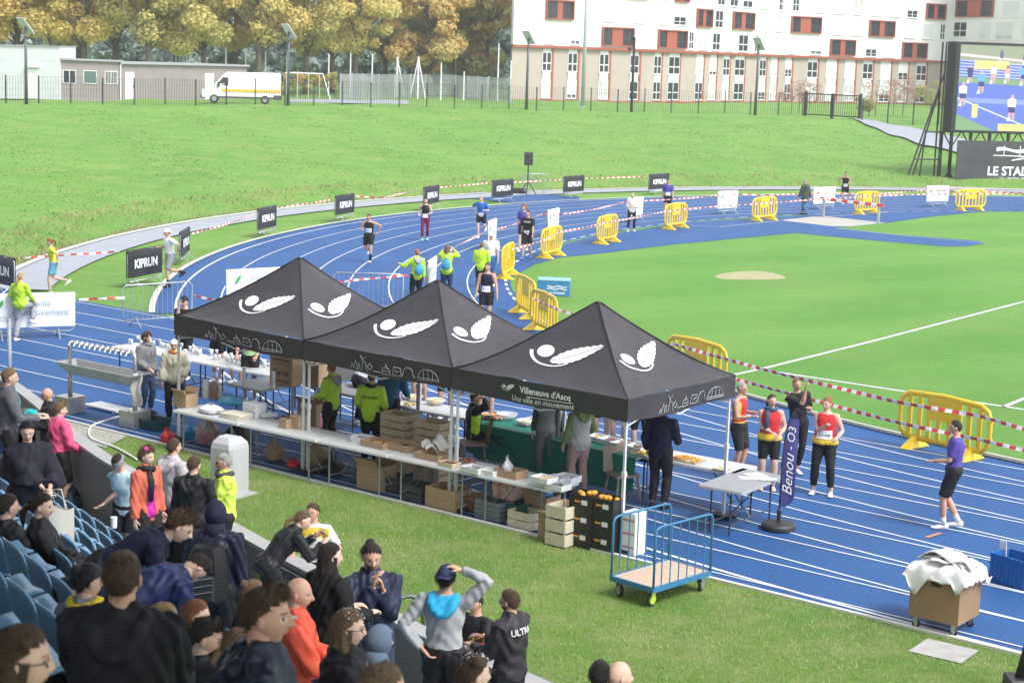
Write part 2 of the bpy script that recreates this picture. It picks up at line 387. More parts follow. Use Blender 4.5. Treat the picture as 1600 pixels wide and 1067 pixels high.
# grass blades on the lawn
def blades(name, pts, hmin, hmax, wid, mt, lean=.5, parent=None, zf=None, seed=1):
    rg = np.random.RandomState(seed); n = len(pts)
    a = rg.rand(n)*6.283; h = hmin+(hmax-hmin)*rg.rand(n)**1.5; w = wid*(.6+.8*rg.rand(n))
    l = lean*rg.rand(n)*h; d = rg.rand(n)*6.283
    base = np.array(pts); dx, dy = np.cos(a)*w/2, np.sin(a)*w/2
    V = np.zeros((n, 3, 3)); V[:, 0] = base; V[:, 1] = base; V[:, 2] = base
    V[:, 0, 0] -= dx; V[:, 0, 1] -= dy; V[:, 1, 0] += dx; V[:, 1, 1] += dy
    V[:, 2, 0] += np.cos(d)*l; V[:, 2, 1] += np.sin(d)*l; V[:, 2, 2] += h
    me = bpy.data.meshes.new(name); me.vertices.add(n*3); me.vertices.foreach_set('co', V.ravel())
    me.loops.add(n*3); me.loops.foreach_set('vertex_index', np.arange(n*3)); me.polygons.add(n)
    me.polygons.foreach_set('loop_start', np.arange(n)*3); me.update()
    at = me.attributes.new('tone', 'FLOAT', 'FACE'); at.data.foreach_set('value', rg.rand(n).astype('f'))
    me.materials.append(mt); me.validate()
    o = link(name, me, parent); return o
def leaf_mat(name, cols, rough=.6, transl=.35, patch=None):
    m, t, b = nodes(name); b.inputs['Roughness'].default_value = rough; b.inputs['Specular IOR Level'].default_value = .25
    at = t.nodes.new('ShaderNodeAttribute'); at.attribute_name = 'tone'
    rp = t.nodes.new('ShaderNodeValToRGB'); el = rp.color_ramp.elements
    for i, c in enumerate(cols):
        e = el[i] if i < 2 else el.new(.5)
        e.position = i/(len(cols)-1) if i != 1 or len(cols) == 2 else 1/(len(cols)-1)
    for i, e in enumerate(sorted(el, key=lambda e: e.position)): e.color = (*cols[i], 1)
    fac = at.outputs['Fac']
    if patch:
        tc = t.nodes.new('ShaderNodeTexCoord'); nz = t.nodes.new('ShaderNodeTexNoise'); nz.inputs['Scale'].default_value = patch; nz.inputs['Detail'].default_value = 5
        t.links.new(tc.outputs['Object'], nz.inputs['Vector'])
        r = t.nodes.new('ShaderNodeMapRange'); r.inputs[1].default_value = .32; r.inputs[2].default_value = .68; r.clamp = True
        t.links.new(nz.outputs[0], r.inputs[0])
        mm = t.nodes.new('ShaderNodeMix'); mm.inputs[0].default_value = .6; t.links.new(fac, mm.inputs[2]); t.links.new(r.outputs[0], mm.inputs[3]); fac = mm.outputs[0]
    t.links.new(fac, rp.inputs[0]); t.links.new(rp.outputs[0], b.inputs['Base Color'])
    if transl:
        tr = t.nodes.new('ShaderNodeBsdfTranslucent'); ms = t.nodes.new('ShaderNodeMixShader'); ms.inputs[0].default_value = transl
        t.links.new(rp.outputs[0], tr.inputs[0]); t.links.new(b.outputs[0], ms.inputs[1]); t.links.new(tr.outputs[0], ms.inputs[2])
        t.links.new(ms.outputs[0], t.nodes['Material Output'].inputs[0])
    return m
M_blade = leaf_mat('grass_blade', [(.17, .33, .06), (.25, .43, .09), (.34, .48, .13), (.52, .51, .27)], patch=.55)
M_dry = leaf_mat('dry_grass', [(.16, .17, .06), (.33, .29, .14), (.45, .40, .24)], transl=.2)
rg = np.random.RandomState(3)
def in_view(x, y, z=0, mg=40):
    d = Vector((x, y, z-CAMH)); w_ = d.dot(_fwd)
    if w_ < 1: return False
    px = 800+FPX*d.dot(_right)/w_; py = 533.5-FPX*d.dot(_up)/w_
    return -mg < px < 1600+mg and -mg < py < 1067+mg+60
pts = []
while len(pts) < 150000:
    s = -31+38*rg.rand(6000); o = -.12-11.5*rg.rand(6000)
    for a, b in zip(s, o):
        p = CC+N*(b-46.26)+U*a
        if in_view(p.x, p.y) and not (slab_in(p) if 'slab_in' in globals() else False): pts.append((p.x, p.y, 0))
sq = [gnd(*p) for p in ((1449, 998), (1530, 1017), (1502, 1037), (1419, 1018))]
def inpoly(p, q):
    return all(((q[(i+1) % 4].x-q[i].x)*(p[1]-q[i].y)-(q[(i+1) % 4].y-q[i].y)*(p[0]-q[i].x)) < 0 for i in range(4))
pts = [p for p in pts if not inpoly(p, sq)]
o = blades('lawn_grass', pts, .014, .048, .011, M_blade, 1.1); o['kind'] = 'stuff'; o['label'] = 'short patchy lawn grass between wall and track'; o['category'] = 'grass'
pts = []
while len(pts) < 16000:
    a = R(80)+R(128)*rg.rand(); r = 52.1+2.6*rg.rand()**1.6; x, y = CX+math.cos(a)*r, CY+math.sin(a)*r
    if in_view(x, y): pts.append((x, y, hz(x, y)-.03))
o = blades('dry_bank_grass', pts, .05, .19, .045, M_dry, 1.4, seed=5); o['kind'] = 'stuff'; o['label'] = 'strip of dry straw coloured grass along the foot of the bank'; o['category'] = 'grass'
pts = []
while len(pts) < 60000:
    a = R(80)+R(128)*rg.rand(); r = 55+48*rg.rand(); x, y = CX+math.cos(a)*r, CY+math.sin(a)*r
    if in_view(x, y): pts.append((x, y, hz(x, y)-.03))
M_bank = leaf_mat('bank_blade', [(.10, .235, .04), (.16, .325, .065), (.23, .38, .09), (.36, .40, .17)], patch=.12)
o = blades('bank_grass', pts, .02, .07, .09, M_bank, 1.6, seed=6); o['kind'] = 'stuff'; o['label'] = 'longer green grass covering the bank behind the track'; o['category'] = 'grass'
# ================================================================== background: apartment block, sheds, van, lamps, fences, trees, screen
def plan(px, Y=None, line=None):
    """plan position on the ray through column px at eye level"""
    d = ray(px, 88.9+.0325*(px-800))
    if Y is not None: return Vector((d.x/d.y*Y, Y, 0))
    (a, b) = line; e = b-a; q = Vector((d.x, d.y, 0))
    den = q.x*e.y-q.y*e.x; t = (a.x*e.y-a.y*e.x)/den
    return q*t
M_wall = mat('render_white', (.78, .77, .77), .8, .04, .35, dirt=.06)
M_beige = mat('render_beige', (.44, .375, .33), .85, .06, .4, dirt=.1)
M_terra = mat('terracotta_panel', (.36, .09, .05), .6, .10, .6)
M_glass = mat('window_glass', (.03, .037, .045), .22, .3, .5, spec=.4)
M_shut = mat('shutter_white', (.66, .67, .70), .6, .04, 1.)
M_frame = mat('window_frame_white', (.80, .80, .80), .5, .04)
M_curt = mat('curtain', (.50, .50, .50), .9, .25, 1.5)
base_z, band_z = 2.35, 8.35
apt = thing('apartment_building', 'white apartment block with terracotta window boxes and beige lower storeys', 'building', tuple(plan(1012, 200))[:2]+(0,))
AO = Vector(apt.location)
Pf = [plan(801, 188), plan(1012, 196), plan(1218, 221), plan(1482, 238), plan(1720, 214)]
bandmb = MB()
class Fac:
    def __init__(s, a, b): 
        s.a, s.b = a, b; s.d = (b-a).normalized(); s.L = (b-a).length; s.n = Vector((s.d.y, -s.d.x, 0))
        if s.n.y > 0: s.n = -s.n
        s.M = Matrix((s.d, -s.n, Vector((0, 0, 1)))).transposed().to_4x4(); s.M.translation = a-AO   # local x along, y into wall
    def s_(s, px): return (plan(px, line=(s.a, s.b))-s.a).dot(s.d)
facs = [Fac(Pf[i], Pf[i+1]) for i in range(4)]
mb1, mb2 = MB(), MB()
for i, f in enumerate(facs):
    x1 = f.L if i < 3 else f.L+10
    if i < 3:
        dp = 12 if i else .5; mb1.box((0, 0, band_z), (x1, dp, 27), f.M); mb2.box((.0, .12, 1.6), (x1, dp-.1, band_z-.01), f.M)
        bandmb.box((-.1, -.25, band_z-.28), (x1+.1, .3, band_z-.02), f.M)
        bandmb.box((0, -.05, base_z-.2), (x1, .3, base_z+.28), f.M)
    else:
        mb1.box((0, 0, 1.6), (x1, 12, 27), f.M)
mb1.build('upper_wall', M_wall, apt); mb2.build('lower_wall', M_beige, apt); bandmb.build('terracotta_band', M_terra, apt)
def facwin(f, x0, x1, z0, z1, kind):
    a, b = f.s_(x0), f.s_(x1); w = b-a
    if w < .25: return
    if kind == 'r':
        m = MB(); m.box((a, -.28, z0-.12), (b, .02, z0), f.M).box((a, -.28, z1), (b, .02, z1+.12), f.M).box((a-.1, -.28, z0-.12), (a, .02, z1+.12), f.M).box((b, -.28, z0-.12), (b+.1, .02, z1+.12), f.M)
        c0, c1 = (.30, .66) if x1-x0 > 42 else (.40, .60)
        m.box((a+w*c0, -.12, z0), (a+w*c1, .0, z1), f.M)
        o = m.build('window_box', M_terra, apt)
        for p, q in ((a, a+w*c0), (a+w*c1, b)):
            g = MB(); g.box((p+.05, -.03, z0+.02), (q-.03, -.01, z1-.02), f.M); g.build('pane', M_glass, o)
            g = MB(); g.box((p+.02, -.07, z0+(z1-z0)*.36), (q-.02, -.035, z0+(z1-z0)*.40), f.M).box(((p+q)/2-.03, -.07, z0), ((p+q)/2+.03, -.035, z1), f.M); g.build('mullion', mat('dark_frame', (.05, .05, .055), .5), o)
        return
    m = MB(); t = .07
    m.box((a-t, -.06, z0-t), (b+t, .01, z0), f.M).box((a-t, -.06, z1), (b+t, .01, z1+t), f.M).box((a-t, -.06, z0), (a, .01, z1), f.M).box((b, -.06, z0), (b+t, .01, z1), f.M)
    m.box((a-.15, -.14, z0-t-.05), (b+.15, .01, z0-t), f.M)
    o = m.build('window', M_frame, apt)
    sh = {'s': 1., 'h': .55, 'w': .0, 't': .82}[kind]
    zs = z1-(z1-z0)*sh
    if sh > 0:
        g = MB(); n = 7
        for i in range(n): g.box((a, -.045+.012*(i % 2), zs+(z1-zs)*i/n), (b, .0, zs+(z1-zs)*(i+1)/n), f.M)
        g.build('shutter', M_shut, o)
    if sh < 1:
        g = MB(); g.box((a, -.02, z0), (b, .0, zs), f.M); g.build('pane', M_glass if random.random() < .65 else M_curt, o)
        g = MB(); g.box(((a+b)/2-.05, -.05, z0), ((a+b)/2+.05, -.022, zs), f.M).box((a, -.05, z0+(zs-z0)*.38), (b, -.022, z0+(zs-z0)*.44), f.M); g.build('mullion', M_frame, o)
def fac_at(px):
    for f, (x0, x1) in zip(facs, ((801, 1012), (1012, 1218), (1218, 1482), (1482, 1720))):
        if x0 <= px < x1: return f
rows = {2: (8.62, 10.45), 3: (11.2, 13.05), 4: (13.8, 15.6), 5: (16.4, 18.2)}
W3 = {2: 's205-255 t365-415 r560-748 r905-1078 w1100-1125 h1165-1210 w1248-1290 s1335-1372 w1410-1465 w1510-1530',
      3: 'r205-368 s570-625 s762-815 s908-962 h1000-1072 r1140-1230 w1258-1302 r1365-1492 s1568-1600',
      4: 's300-360 s520-575 r700-830 s905-960 r1000-1080 w1268-1308 w1345-1390 w1425-1480 s1530-1580'}
W4 = {2: 's125-158 t260-325 r382-530 h605-668 s715-780 r832-978', 3: 'w38-78 r132-310 s390-455 s505-570 r618-768 s838-900 s955-1015 w1060-1085',
      4: 'w50-80 w135-170 s280-340 s390-455 w515-570 s630-690 s740-805 h848-908 r965-1078', 5: 'w60-100 r150-330 s390-455 w520-570 s640-700 r760-900 s960-1020'}
for off, D in ((800, W3), (1200, W4)):
    for fl, ss in D.items():
        for it in ss.split():
            a, b = [off+float(v)/4 for v in it[1:].split('-')]
            f = fac_at((a+b)/2)
            if f: facwin(f, a, b, rows[fl][0], rows[fl][1], it[0])
fc = facs[3]
for it, z0, z1 in (('w1145-1222', 11.6, 13.4), ('s1305-1375', 11.3, 13.4), ('t1405-1510', 11.3, 13.4), ('s1570-1630', 11.3, 13.4), ('s1135-1220', 8.7, 10.6), ('r1285-1500', 8.7, 10.6), ('s1560-1640', 8.7, 10.6), ('r1155-1380', 14.2, 16.2), ('s1440-1540', 14.2, 16.0)):
    a, b = [1200+float(v)/4 for v in it[1:].split('-')]; facwin(fc, a, b, z0, z1, it[0])
cols = [(800+a/4, 800+b/4) for a, b in ((195, 245), (355, 408), (552, 605), (743, 793), (893, 935), (985, 1050), (1155, 1198), (1240, 1280), (1325, 1362), (1398, 1455), (1552, 1590))]+[(1200+a/4, 1200+b/4) for a, b in ((22, 60), (112, 148), (250, 310), (368, 430), (485, 545), (597, 655), (707, 768), (820, 875), (932, 990))]
for i, (a, b) in enumerate(cols):
    f = fac_at(a); p, q = f.s_(a), f.s_(b)
    [MB().box((p, y_, a_), (q, .13, b_), f.M).build('spandrel_panel', M_shut, apt) for y_, a_, b_ in ((.05, 7.62, 8.05), (.03, 4.85, 5.7))]
    m = MB(); m.box((q+.08, .02, 2.7), (q+.34, .13, 8.0), f.M); m.build('reveal', M_terra, apt)
    M0 = f.M.copy(); f.M = f.M @ Matrix.Translation((0, .11, 0))
    facwin(f, a, b, 5.75, 7.58, 'wwwwwwstwwwthwsswshw'[i % 20]); facwin(f, a, b, 2.9, 4.75, 'stwwwwwwswhwwwswwhww'[i % 20]); f.M = M0
# ---- sheds
M_shedw = mat('shed_white', (.58, .60, .63), .6, .04, 1.)
M_shedg = mat('shed_cladding', (.30, .26, .255), .7, .08, 1.)
def crest(px, Y): 
    p = plan(px, Y); return Vector((p.x, p.y, hz(p.x, p.y)-.02))
def wallbox(mb, a, b, z0, z1, depth, M=None):
    f = Fac(a, b); Mx = f.M.copy(); Mx.translation = a; return f
wb0, wb1 = crest(-40, 138), crest(93, 138)
sh = thing('white_cabin', 'white flat-roofed site cabin next to the brown clad shed', 'cabin', wb1)
f = Fac(wb0, wb1); f.M.translation = wb0-wb1
L = f.L; m = MB(); m.box((0, 0, 0), (L, 5, 4.05), f.M); m.build('wall', M_shedw, sh)
m = MB(); m.box((-.1, -.1, 4.05), (L-3.75, 5.1, 4.15), f.M).box((L-3.7, -.1, 4.05), (L+.05, 5.1, 4.12), f.M); m.build('roof', mat('roof_grey', (.33, .34, .36), .6), sh)
for x in (L-6.4, L-1.75):
    m = MB(); m.box((x-.8, -.04, .05), (x+.05, -.002, 2.3), f.M); o = m.build('door', M_frame, sh); m = MB(); m.box((x-.9, -.3, 2.42), (x+.2, -.002, 2.5), f.M); m.build('canopy', M_shedw, o)
for z in (1., 2., 3.):
    m = MB(); m.box((0, -.012, z), (L, -.002, z+.03), f.M); m.build('panel_joint', M_shut, sh)
c0, c1, c2 = crest(93.5, 138.3), crest(187, 146), crest(386, 160)
shd = thing('clad_shed', 'long brown clad shed with low roof, white doors and small windows', 'shed', c1)
fA, fB = Fac(c0, c1), Fac(c1, c2)
fA.M.translation = c0-c1; fB.M.translation = Vector((0, 0, c2.z-c1.z))*0
HT = 3.0
for f, hh in ((fA, 3.05), (fB, 2.9)):
    n = 14
    for i in range(n):
        m = MB(); m.box((0, .012 if i % 2 else 0, hh*i/n-.3*(i == 0)), (f.L, .2, hh*(i+1)/n-.025), f.M); m.build('cladding_board', M_shedg, shd)
    m = MB(); m.box((0, .03, -.2), (f.L, 6, hh-.01), f.M); m.build('wall', M_shedg, shd)
    m = MB(); m.box((-.15, -.25, hh), (f.L+.1, 6.3, hh+.16), f.M); m.build('roof', mat('roof_grey', (.33, .34, .36), .6), shd)
for x0, x1, kind in ((97, 117, 'w'), (129, 150, 'g'), (163, 183, 'b')):
    a, b = fA.s_(x0), fA.s_(x1)
    m = MB(); m.box((a, -.05, 1.25), (b, .02, 1.3), fA.M).box((a, -.05, 2.25), (b, .02, 2.3), fA.M).box((a, -.05, 1.25), (a+.06, .02, 2.3), fA.M).box((b-.06, -.05, 1.25), (b, .02, 2.3), fA.M)
    if kind != 'g': m.box(((a+b)/2-.03, -.05, 1.3), ((a+b)/2+.03, .02, 2.25), fA.M)
    if kind == 'b':
        for k in range(7): m.box((a+(b-a)*(k+1)/8-.02, -.08, 1.25), (a+(b-a)*(k+1)/8+.02, -.055, 2.3), fA.M)
    o = m.build('window', M_frame, shd); g = MB(); g.box((a+.06, -.02, 1.3), (b-.06, -.004, 2.25), fA.M); g.build('pane', mat('green_glass', (.10, .16, .15), .2) if kind == 'g' else M_glass, o)
for x0, x1 in ((195, 209), (320, 334)):
    a, b = fB.s_(x0), fB.s_(x1); m = MB(); m.box((a, -.04, .0), (b, -.003, 2.25), fB.M); o = m.build('door', M_frame, shd)
    g = MB(); g.box((b-.18, -.09, 1.0), (b-.08, -.042, 1.15), fB.M); g.build('handle', M_black, o)
m = MB(); m.cyl(fA.M @ Vector((fA.L-.1, -.12, 0)), fA.M @ Vector((fA.L-.1, -.12, 2.8)), .07).cyl(fA.M @ Vector((fA.L-.1, -.12, 2.8)), fA.M @ Vector((fA.L+.1, -.2, 3.0)), .07); m.build('downpipe', M_shut, shd)
# ---- van
def van():
    p = crest(378, 146); t = thing('delivery_van', 'white high-roofed van with yellow stripe parked behind the bank', 'van', p, math.pi+R(8))
    M_vw = mat('van_white', (.78, .78, .76), .3, .03, 1.); M_y = mat('van_yellow', (.75, .52, .06), .35, .05)
    # local x forward
    prof = [(3.2, .45), (3.25, .75), (3.15, 1.05), (2.35, 1.35), (1.55, 2.25), (1.2, 2.52), (-3.1, 2.55), (-3.2, 2.4), (-3.2, .45)]
    rings = []
    for y, ins in ((-1.02, .10), (-.98, .02), (-.90, -.0), (.90, 0), (.98, .02), (1.02, .10)):
        cxm, czm = 0, 1.4
        rings.append([(cxm+(x-cxm)*(1-ins*.15), y*(1 if z < 1.4 else 1-.10*(z-1.4)), czm+(z-czm)*(1-ins*.35)) for x, z in prof])
    m = MB(); m.loft(rings); m.build('body', M_vw, t, 'auto', recalc=True)
    for s in (-1, 1):
        m = MB(); m.box((-3.12, s*1.03-.01, .95), (1.6, s*1.03+.01, 1.18)); m.build('stripe', M_y, t)
        m = MB(); m.add([(1.05, s*1.005, 1.45), (2.0, s*1.005, 1.45), (1.5, s*.965, 2.1), (1.05, s*.965, 2.1)], [(0, 1, 2, 3)]); m.build('side_window', M_glass, t)
        m = MB(); m.box((1.75, s*1.1-.09, 1.35), (1.9, s*1.1+.09, 1.7)); m.build('mirror', M_black, t)
        m = MB(); m.box((2.75, s*.86-.13, .85), (3.19, s*.86+.13, 1.12)); m.build('headlight', mat('lamp_glass', (.6, .62, .65), .1), t)
        m = MB(); m.box((-3.23, s*.93-.06, .9), (-3.17, s*.93+.06, 1.6)); m.build('tail_light', mat('tail_red', (.5, .03, .02), .3), t)
        m = MB(); m.box((-3.0, s*1.04-.02, .42), (2.0, s*1.04+.01, .58)); m.build('sill', mat('bumper_grey', (.07, .07, .08), .6), t)
        for x in (2.2, -1.9):
            w_ = MB(); w_.lathe([(.0, -.1), (.33, -.1), (.36, -.06), (.36, .06), (.33, .1), (0, .1)], 20, Matrix.Translation((x, s*.93, .36)) @ Matrix.Rotation(R(90), 4, 'X')); o = w_.build('wheel', M_black, t, 'auto')
            w_ = MB(); w_.lathe([(.0, -.115), (.2, -.115), (.22, .115), (0, .115)], 14, Matrix.Translation((x, s*.93, .36)) @ Matrix.Rotation(R(90), 4, 'X')); w_.build('rim', mat('steel', (.5, .5, .52), .4, metal=.8), o)
    m = MB(); m.add([(2.33, -.86, 1.40), (2.33, .86, 1.40), (1.56, .76, 2.28), (1.56, -.76, 2.28)], [(0, 1, 2, 3)], Matrix.Translation((.03, 0, .02))); m.build('windscreen', M_glass, t)
    m = MB(); m.box((2.9, -1.0, .38), (3.3, 1.0, .72)); m.build('bumper', mat('bumper_grey', (.07, .07, .08), .6), t)
    m = MB(); m.box((-3.28, -1.0, .38), (-2.6, 1.04, .75)); m.build('bumper', mat('bumper_grey', (.07, .07, .08), .6), t)
    m = MB(); m.box((.35, -1.045, .6), (.37, -.93, 2.3)); m.build('door_gap', M_black, t)
van()
# ---- lamps, masts
M_grey = mat('post_grey', (.10, .105, .12), .5, .1, metal=.3)
M_dark = mat('post_black', (.02, .02, .023), .5, .15)
M_galv = mat('galvanised', (.50, .52, .55), .45, .12, 6, metal=.6)
M_whitem = mat('mast_white', (.75, .76, .76), .5, .05)
M_solar = mat('solar_panel', (.50, .51, .60), .2, .1, 3.)  # pale lilac: reflected sky put into the panel's base colour
for i, (px, ytop, ybase, Y, lab) in enumerate(((40, 42, 163, 129, 'solar street lamp standing in front of the white cabin'), (451, 50, 157, 147, 'solar street lamp standing beside the white van'), (825, 60, 158, 158, 'solar street lamp at the corner of the apartment block'), (1184, 70, 167, 164, 'solar street lamp before the middle of the apartment block'))):
    b = crest(px, Y); h = atd(px, ytop, Y).z-b.z
    t = thing('solar_lamp', lab, 'street lamp', b, 0, 'solar lamps along the fence')
    m = MB(); m.tube([(0, 0, -.1), (0, 0, h*.5), (0, 0, h)], [.14, .11, .09]); m.build('pole', M_grey, t, True)
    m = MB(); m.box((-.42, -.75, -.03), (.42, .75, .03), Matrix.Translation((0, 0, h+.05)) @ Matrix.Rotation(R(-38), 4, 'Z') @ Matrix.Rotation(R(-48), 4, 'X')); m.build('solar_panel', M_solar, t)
    m = MB(); m.box((-.06, -.9, h*.62), (.06, 0, h*.62+.06)) if False else m.box((-.1, -.45, h-.75), (.1, .05, h-.68)); m.build('lamp_head', M_grey, t)
b = crest(913, 168); t = thing('tall_mast', 'tall pale grey mast rising past the apartment roofline', 'mast', b)
m = MB(); m.tube([(0, 0, -.1), (0, 0, 16)], [.19, .12], 10); m.build('pole', mat('mast_grey', (.42, .45, .48), .5), t, True)
m = MB(); m.box((-.25, -.25, -.05), (.25, .25, .12)); m.build('foot_plate', M_galv, t)
b = crest(990, 158); h = atd(992, 60, 158).z-b.z; t = thing('camera_pole', 'black pole with drooping surveillance camera before the apartment block', 'pole', b)
m = MB(); m.tube([(0, 0, -.1), (0, 0, h)], [.13, .1]); m.build('pole', M_dark, t)
m = MB(); m.tube([(0, 0, h-.1), (-.15, -.1, h+.15), (-.25, -.2, h-.15)], .12); m.build('camera_head', M_dark, t, True)
m = MB(); m.tube([(-.0, 0, h-.9), (-.35, -.1, h-.85)], .05).ball((-.4, -.12, h-.95), .17); m.build('dome_camera', M_dark, t, True)
# ---- boundary fence
def mesh_panel(w_, h, nv, nh, r):
    m = MB()
    for i in range(nv): m.box((w_*(i+.5)/nv-r, -r, .05), (w_*(i+.5)/nv+r, r, h))
    for i in range(nh): m.box((0, -r*1.4, .08+(h-.1)*i/(nh-1)-r), (w_, -r*.4, .08+(h-.1)*i/(nh-1)+r))
    return m
def fence(name, label, pts, h, wire, postm, r=.006, nv=14, nh=6, pw=.04):
    """pts: plan points of posts"""
    t = thing(name, label, 'fence', pts[0])
    pm = MB(); pm.box((-pw, -pw, -.2), (pw, pw, h+.06)); pme = pm.mesh('post'); pme.materials.append(postm)
    wm = mesh_panel(1, h, nv, nh, r).mesh('wire_panel'); wm.materials.append(wire)
    for i, p in enumerate(pts):
        part('post', pme, t, Matrix.Translation(p-pts[0]))
        if i < len(pts)-1:
            e = pts[i+1]-p; L = Vector((e.x, e.y, 0)).length
            Mx = Matrix.Translation(p-pts[0]) @ Matrix.Rotation(math.atan2(e.y, e.x), 4, 'Z') @ Matrix(((L, 0, 0, 0), (0, 1, 0, 0), (e.z, 0, 1, 0), (0, 0, 0, 1)))
            part('wire_panel', wm, t, Mx)
    return t
fpx = [-42, 8, 59.5, 110, 160, 209.5, 258, 306, 354, 399.5, 446, 491.5, 536, 581, 625.5, 668.7, 712, 755, 797.5, 840.7, 883, 926, 968, 1010, 1052, 1094.5, 1136, 1176, 1220, 1258]
def fY(px): return 129+ (px/536.)*18 if px < 536 else 147+(px-536)/640*14
fence('boundary_fence', 'thin wire mesh fence on black posts along the top of the bank', [crest(x, fY(x)) for x in fpx], 2.0, mat('wire_dark', (.03, .035, .035), .6), M_dark, r=.004, nv=12, nh=5)
g0, g1 = crest(1262, 161), crest(1348, 156)
gt = thing('black_gate', 'black barred double gate at the head of the sloping path', 'gate', g0, math.atan2((g1-g0).y, (g1-g0).x))
L = (g1-g0).length
for x in (0, L/2, L):
    m = MB(); m.box((x-.1, -.1, -.3), (x+.1, .1, 2.2 if x != L/2 else 2.1)); m.build('post', M_dark, gt)
for x0, x1 in ((.1, L/2-.1), (L/2+.1, L-.1)):
    m = MB(); m.box((x0, -.03, .1), (x1, .03, .2)).box((x0, -.03, 1.95), (x1, .03, 2.05))
    o = m.build('leaf_frame', M_dark, gt)
    for k in range(12):
        x = x0+(x1-x0)*(k+.5)/12; m = MB(); m.box((x-.016, -.016, .2), (x+.016, .016, 1.95)); m.build('bar', M_dark, o)
fence('side_fence', 'wire mesh fence between the black gate and the video screen', [crest(x, 153) for x in (1352, 1392, 1432, 1472, 1512, 1552, 1592, 1632)], 1.9, mat('wire_dark'), M_dark, r=.004, nv=12, nh=5)
# galvanised compound fence and ball-net masts
cf = [(533, 168, 2.6), (551, 170, 2.6), (568, 172, 2.5), (593, 174, 2.5), (618, 178, 2.2), (643, 182, 2.0), (666, 186, 2.0), (690, 190, 1.9), (713, 190, 1.9), (732, 188, 2.1), (748, 184, 2.3), (764, 176, 2.7), (800, 174, 2.7)]
fence('compound_fence', 'pale galvanised mesh fence round the ball court behind the bank', [crest(a, b) for a, b, c in cf], 2.4, M_galv, M_galv, r=.012, nv=18, nh=9, pw=.06)
for i, (px, yt) in enumerate(((57, 55), (76, 70), (101, 65), (117, 70), (275, 72), (292, 75), (353, 75), (384, 76), (415, 70), (449, 80), (514, 85), (548, 84), (582, 85), (690, 98), (726, 112), (779, 68), (799, 95))):
    Y = 178; b = crest(px, Y); h = atd(px, yt, Y).z-b.z
    t = thing('net_mast', 'thin white ball-net mast standing under the yellow plane trees', 'mast', b, 0, 'white net masts among the trees')
    m = MB(); m.tube([(0, 0, -.1), (0, 0, h)], [.085, .06], 6); m.build('pole', M_whitem, t)
    m = MB(); m.box((-.14, -.14, -.05), (.14, .14, .06)); m.build('foot_plate', M_galv, t)
for px, yt, dx in ((621, 89, -8), (654, 89, 9)):
    Y = 182; b = crest(px, Y); h = atd(px, yt, Y).z-b.z
    t = thing('braced_mast', 'white mast propped by two slanting braces by the compound', 'mast', b, 0, 'braced white masts')
    m = MB(); m.tube([(0, 0, -.1), (0, 0, h)], .10, 6); m.build('pole', M_whitem, t)
    for s in ((-1, 1) if px > 640 else (1,)):
        m = MB(); m.tube([(s*.8, 0, 0), (0, 0, h-.1)], .06, 6); m.build('brace', M_whitem, t)
# ---- distant white goal frame next to the van
b = crest(455, 163); g = thing('goal_frame', 'white open goal frame with slanting side beside the van', 'goal', b, R(6))
e = crest(517, 163)-b
m = MB(); m.tube([(-.5, 0, 2.35), (e.x*.8, e.y, 2.35)], .06, 6); m.build('crossbar', M_whitem, g)
for k in (-.4, .6, 1.6, 2.6): 
    m = MB(); m.tube([(k, 0, 0), (k, 0, 2.3)], .05, 6); m.build('post', mat('post_tan', (.5, .45, .4), .6), g)
m = MB(); m.tube([(e.x*.8, e.y, 2.35), (e.x, e.y, .0)], .05, 6); m.build('side_strut', M_whitem, g)
# paved strip behind the fence
ps = [crest(450, 152), crest(640, 158), crest(640, 172), crest(450, 160)]
mbp = MB(); mbp.add([p+Vector((0, 0, .06)) for p in ps], [(0, 1, 2, 3)]); struct(mbp.build('service_road', M_path), 'grey service road behind the boundary fence')
# sloping path by the gate
pp = [crest(1318, 160), crest(1350, 152), crest(1400, 140), crest(1450, 130), crest(1540, 122), crest(1640, 118)]; pq = [crest(1348, 158), crest(1400, 150), crest(1450, 144), crest(1500, 138), crest(1560, 132), crest(1640, 130)]
mbp = MB(); n_ = 8
V_ = []
def lerpl(L_, t):
    t *= len(L_)-1; i = min(int(t), len(L_)-2); return L_[i].lerp(L_[i+1], t-i)
for i in range(41):
    a, b = lerpl(pp, i/40), lerpl(pq, i/40)
    for j in range(6):
        c = a.lerp(b, j/5); V_.append((c.x, c.y, hz(c.x, c.y)+.10))
mbp.add(V_, [(i*6+j, i*6+j+1, (i+1)*6+j+1, (i+1)*6+j) for i in range(40) for j in range(5)])
o = mbp.build('sloping_path', M_path, smooth=True); struct(o, 'grey path sloping down from the gate past the screen')
if o.data.polygons[0].normal.z < 0: o.data.flip_normals()
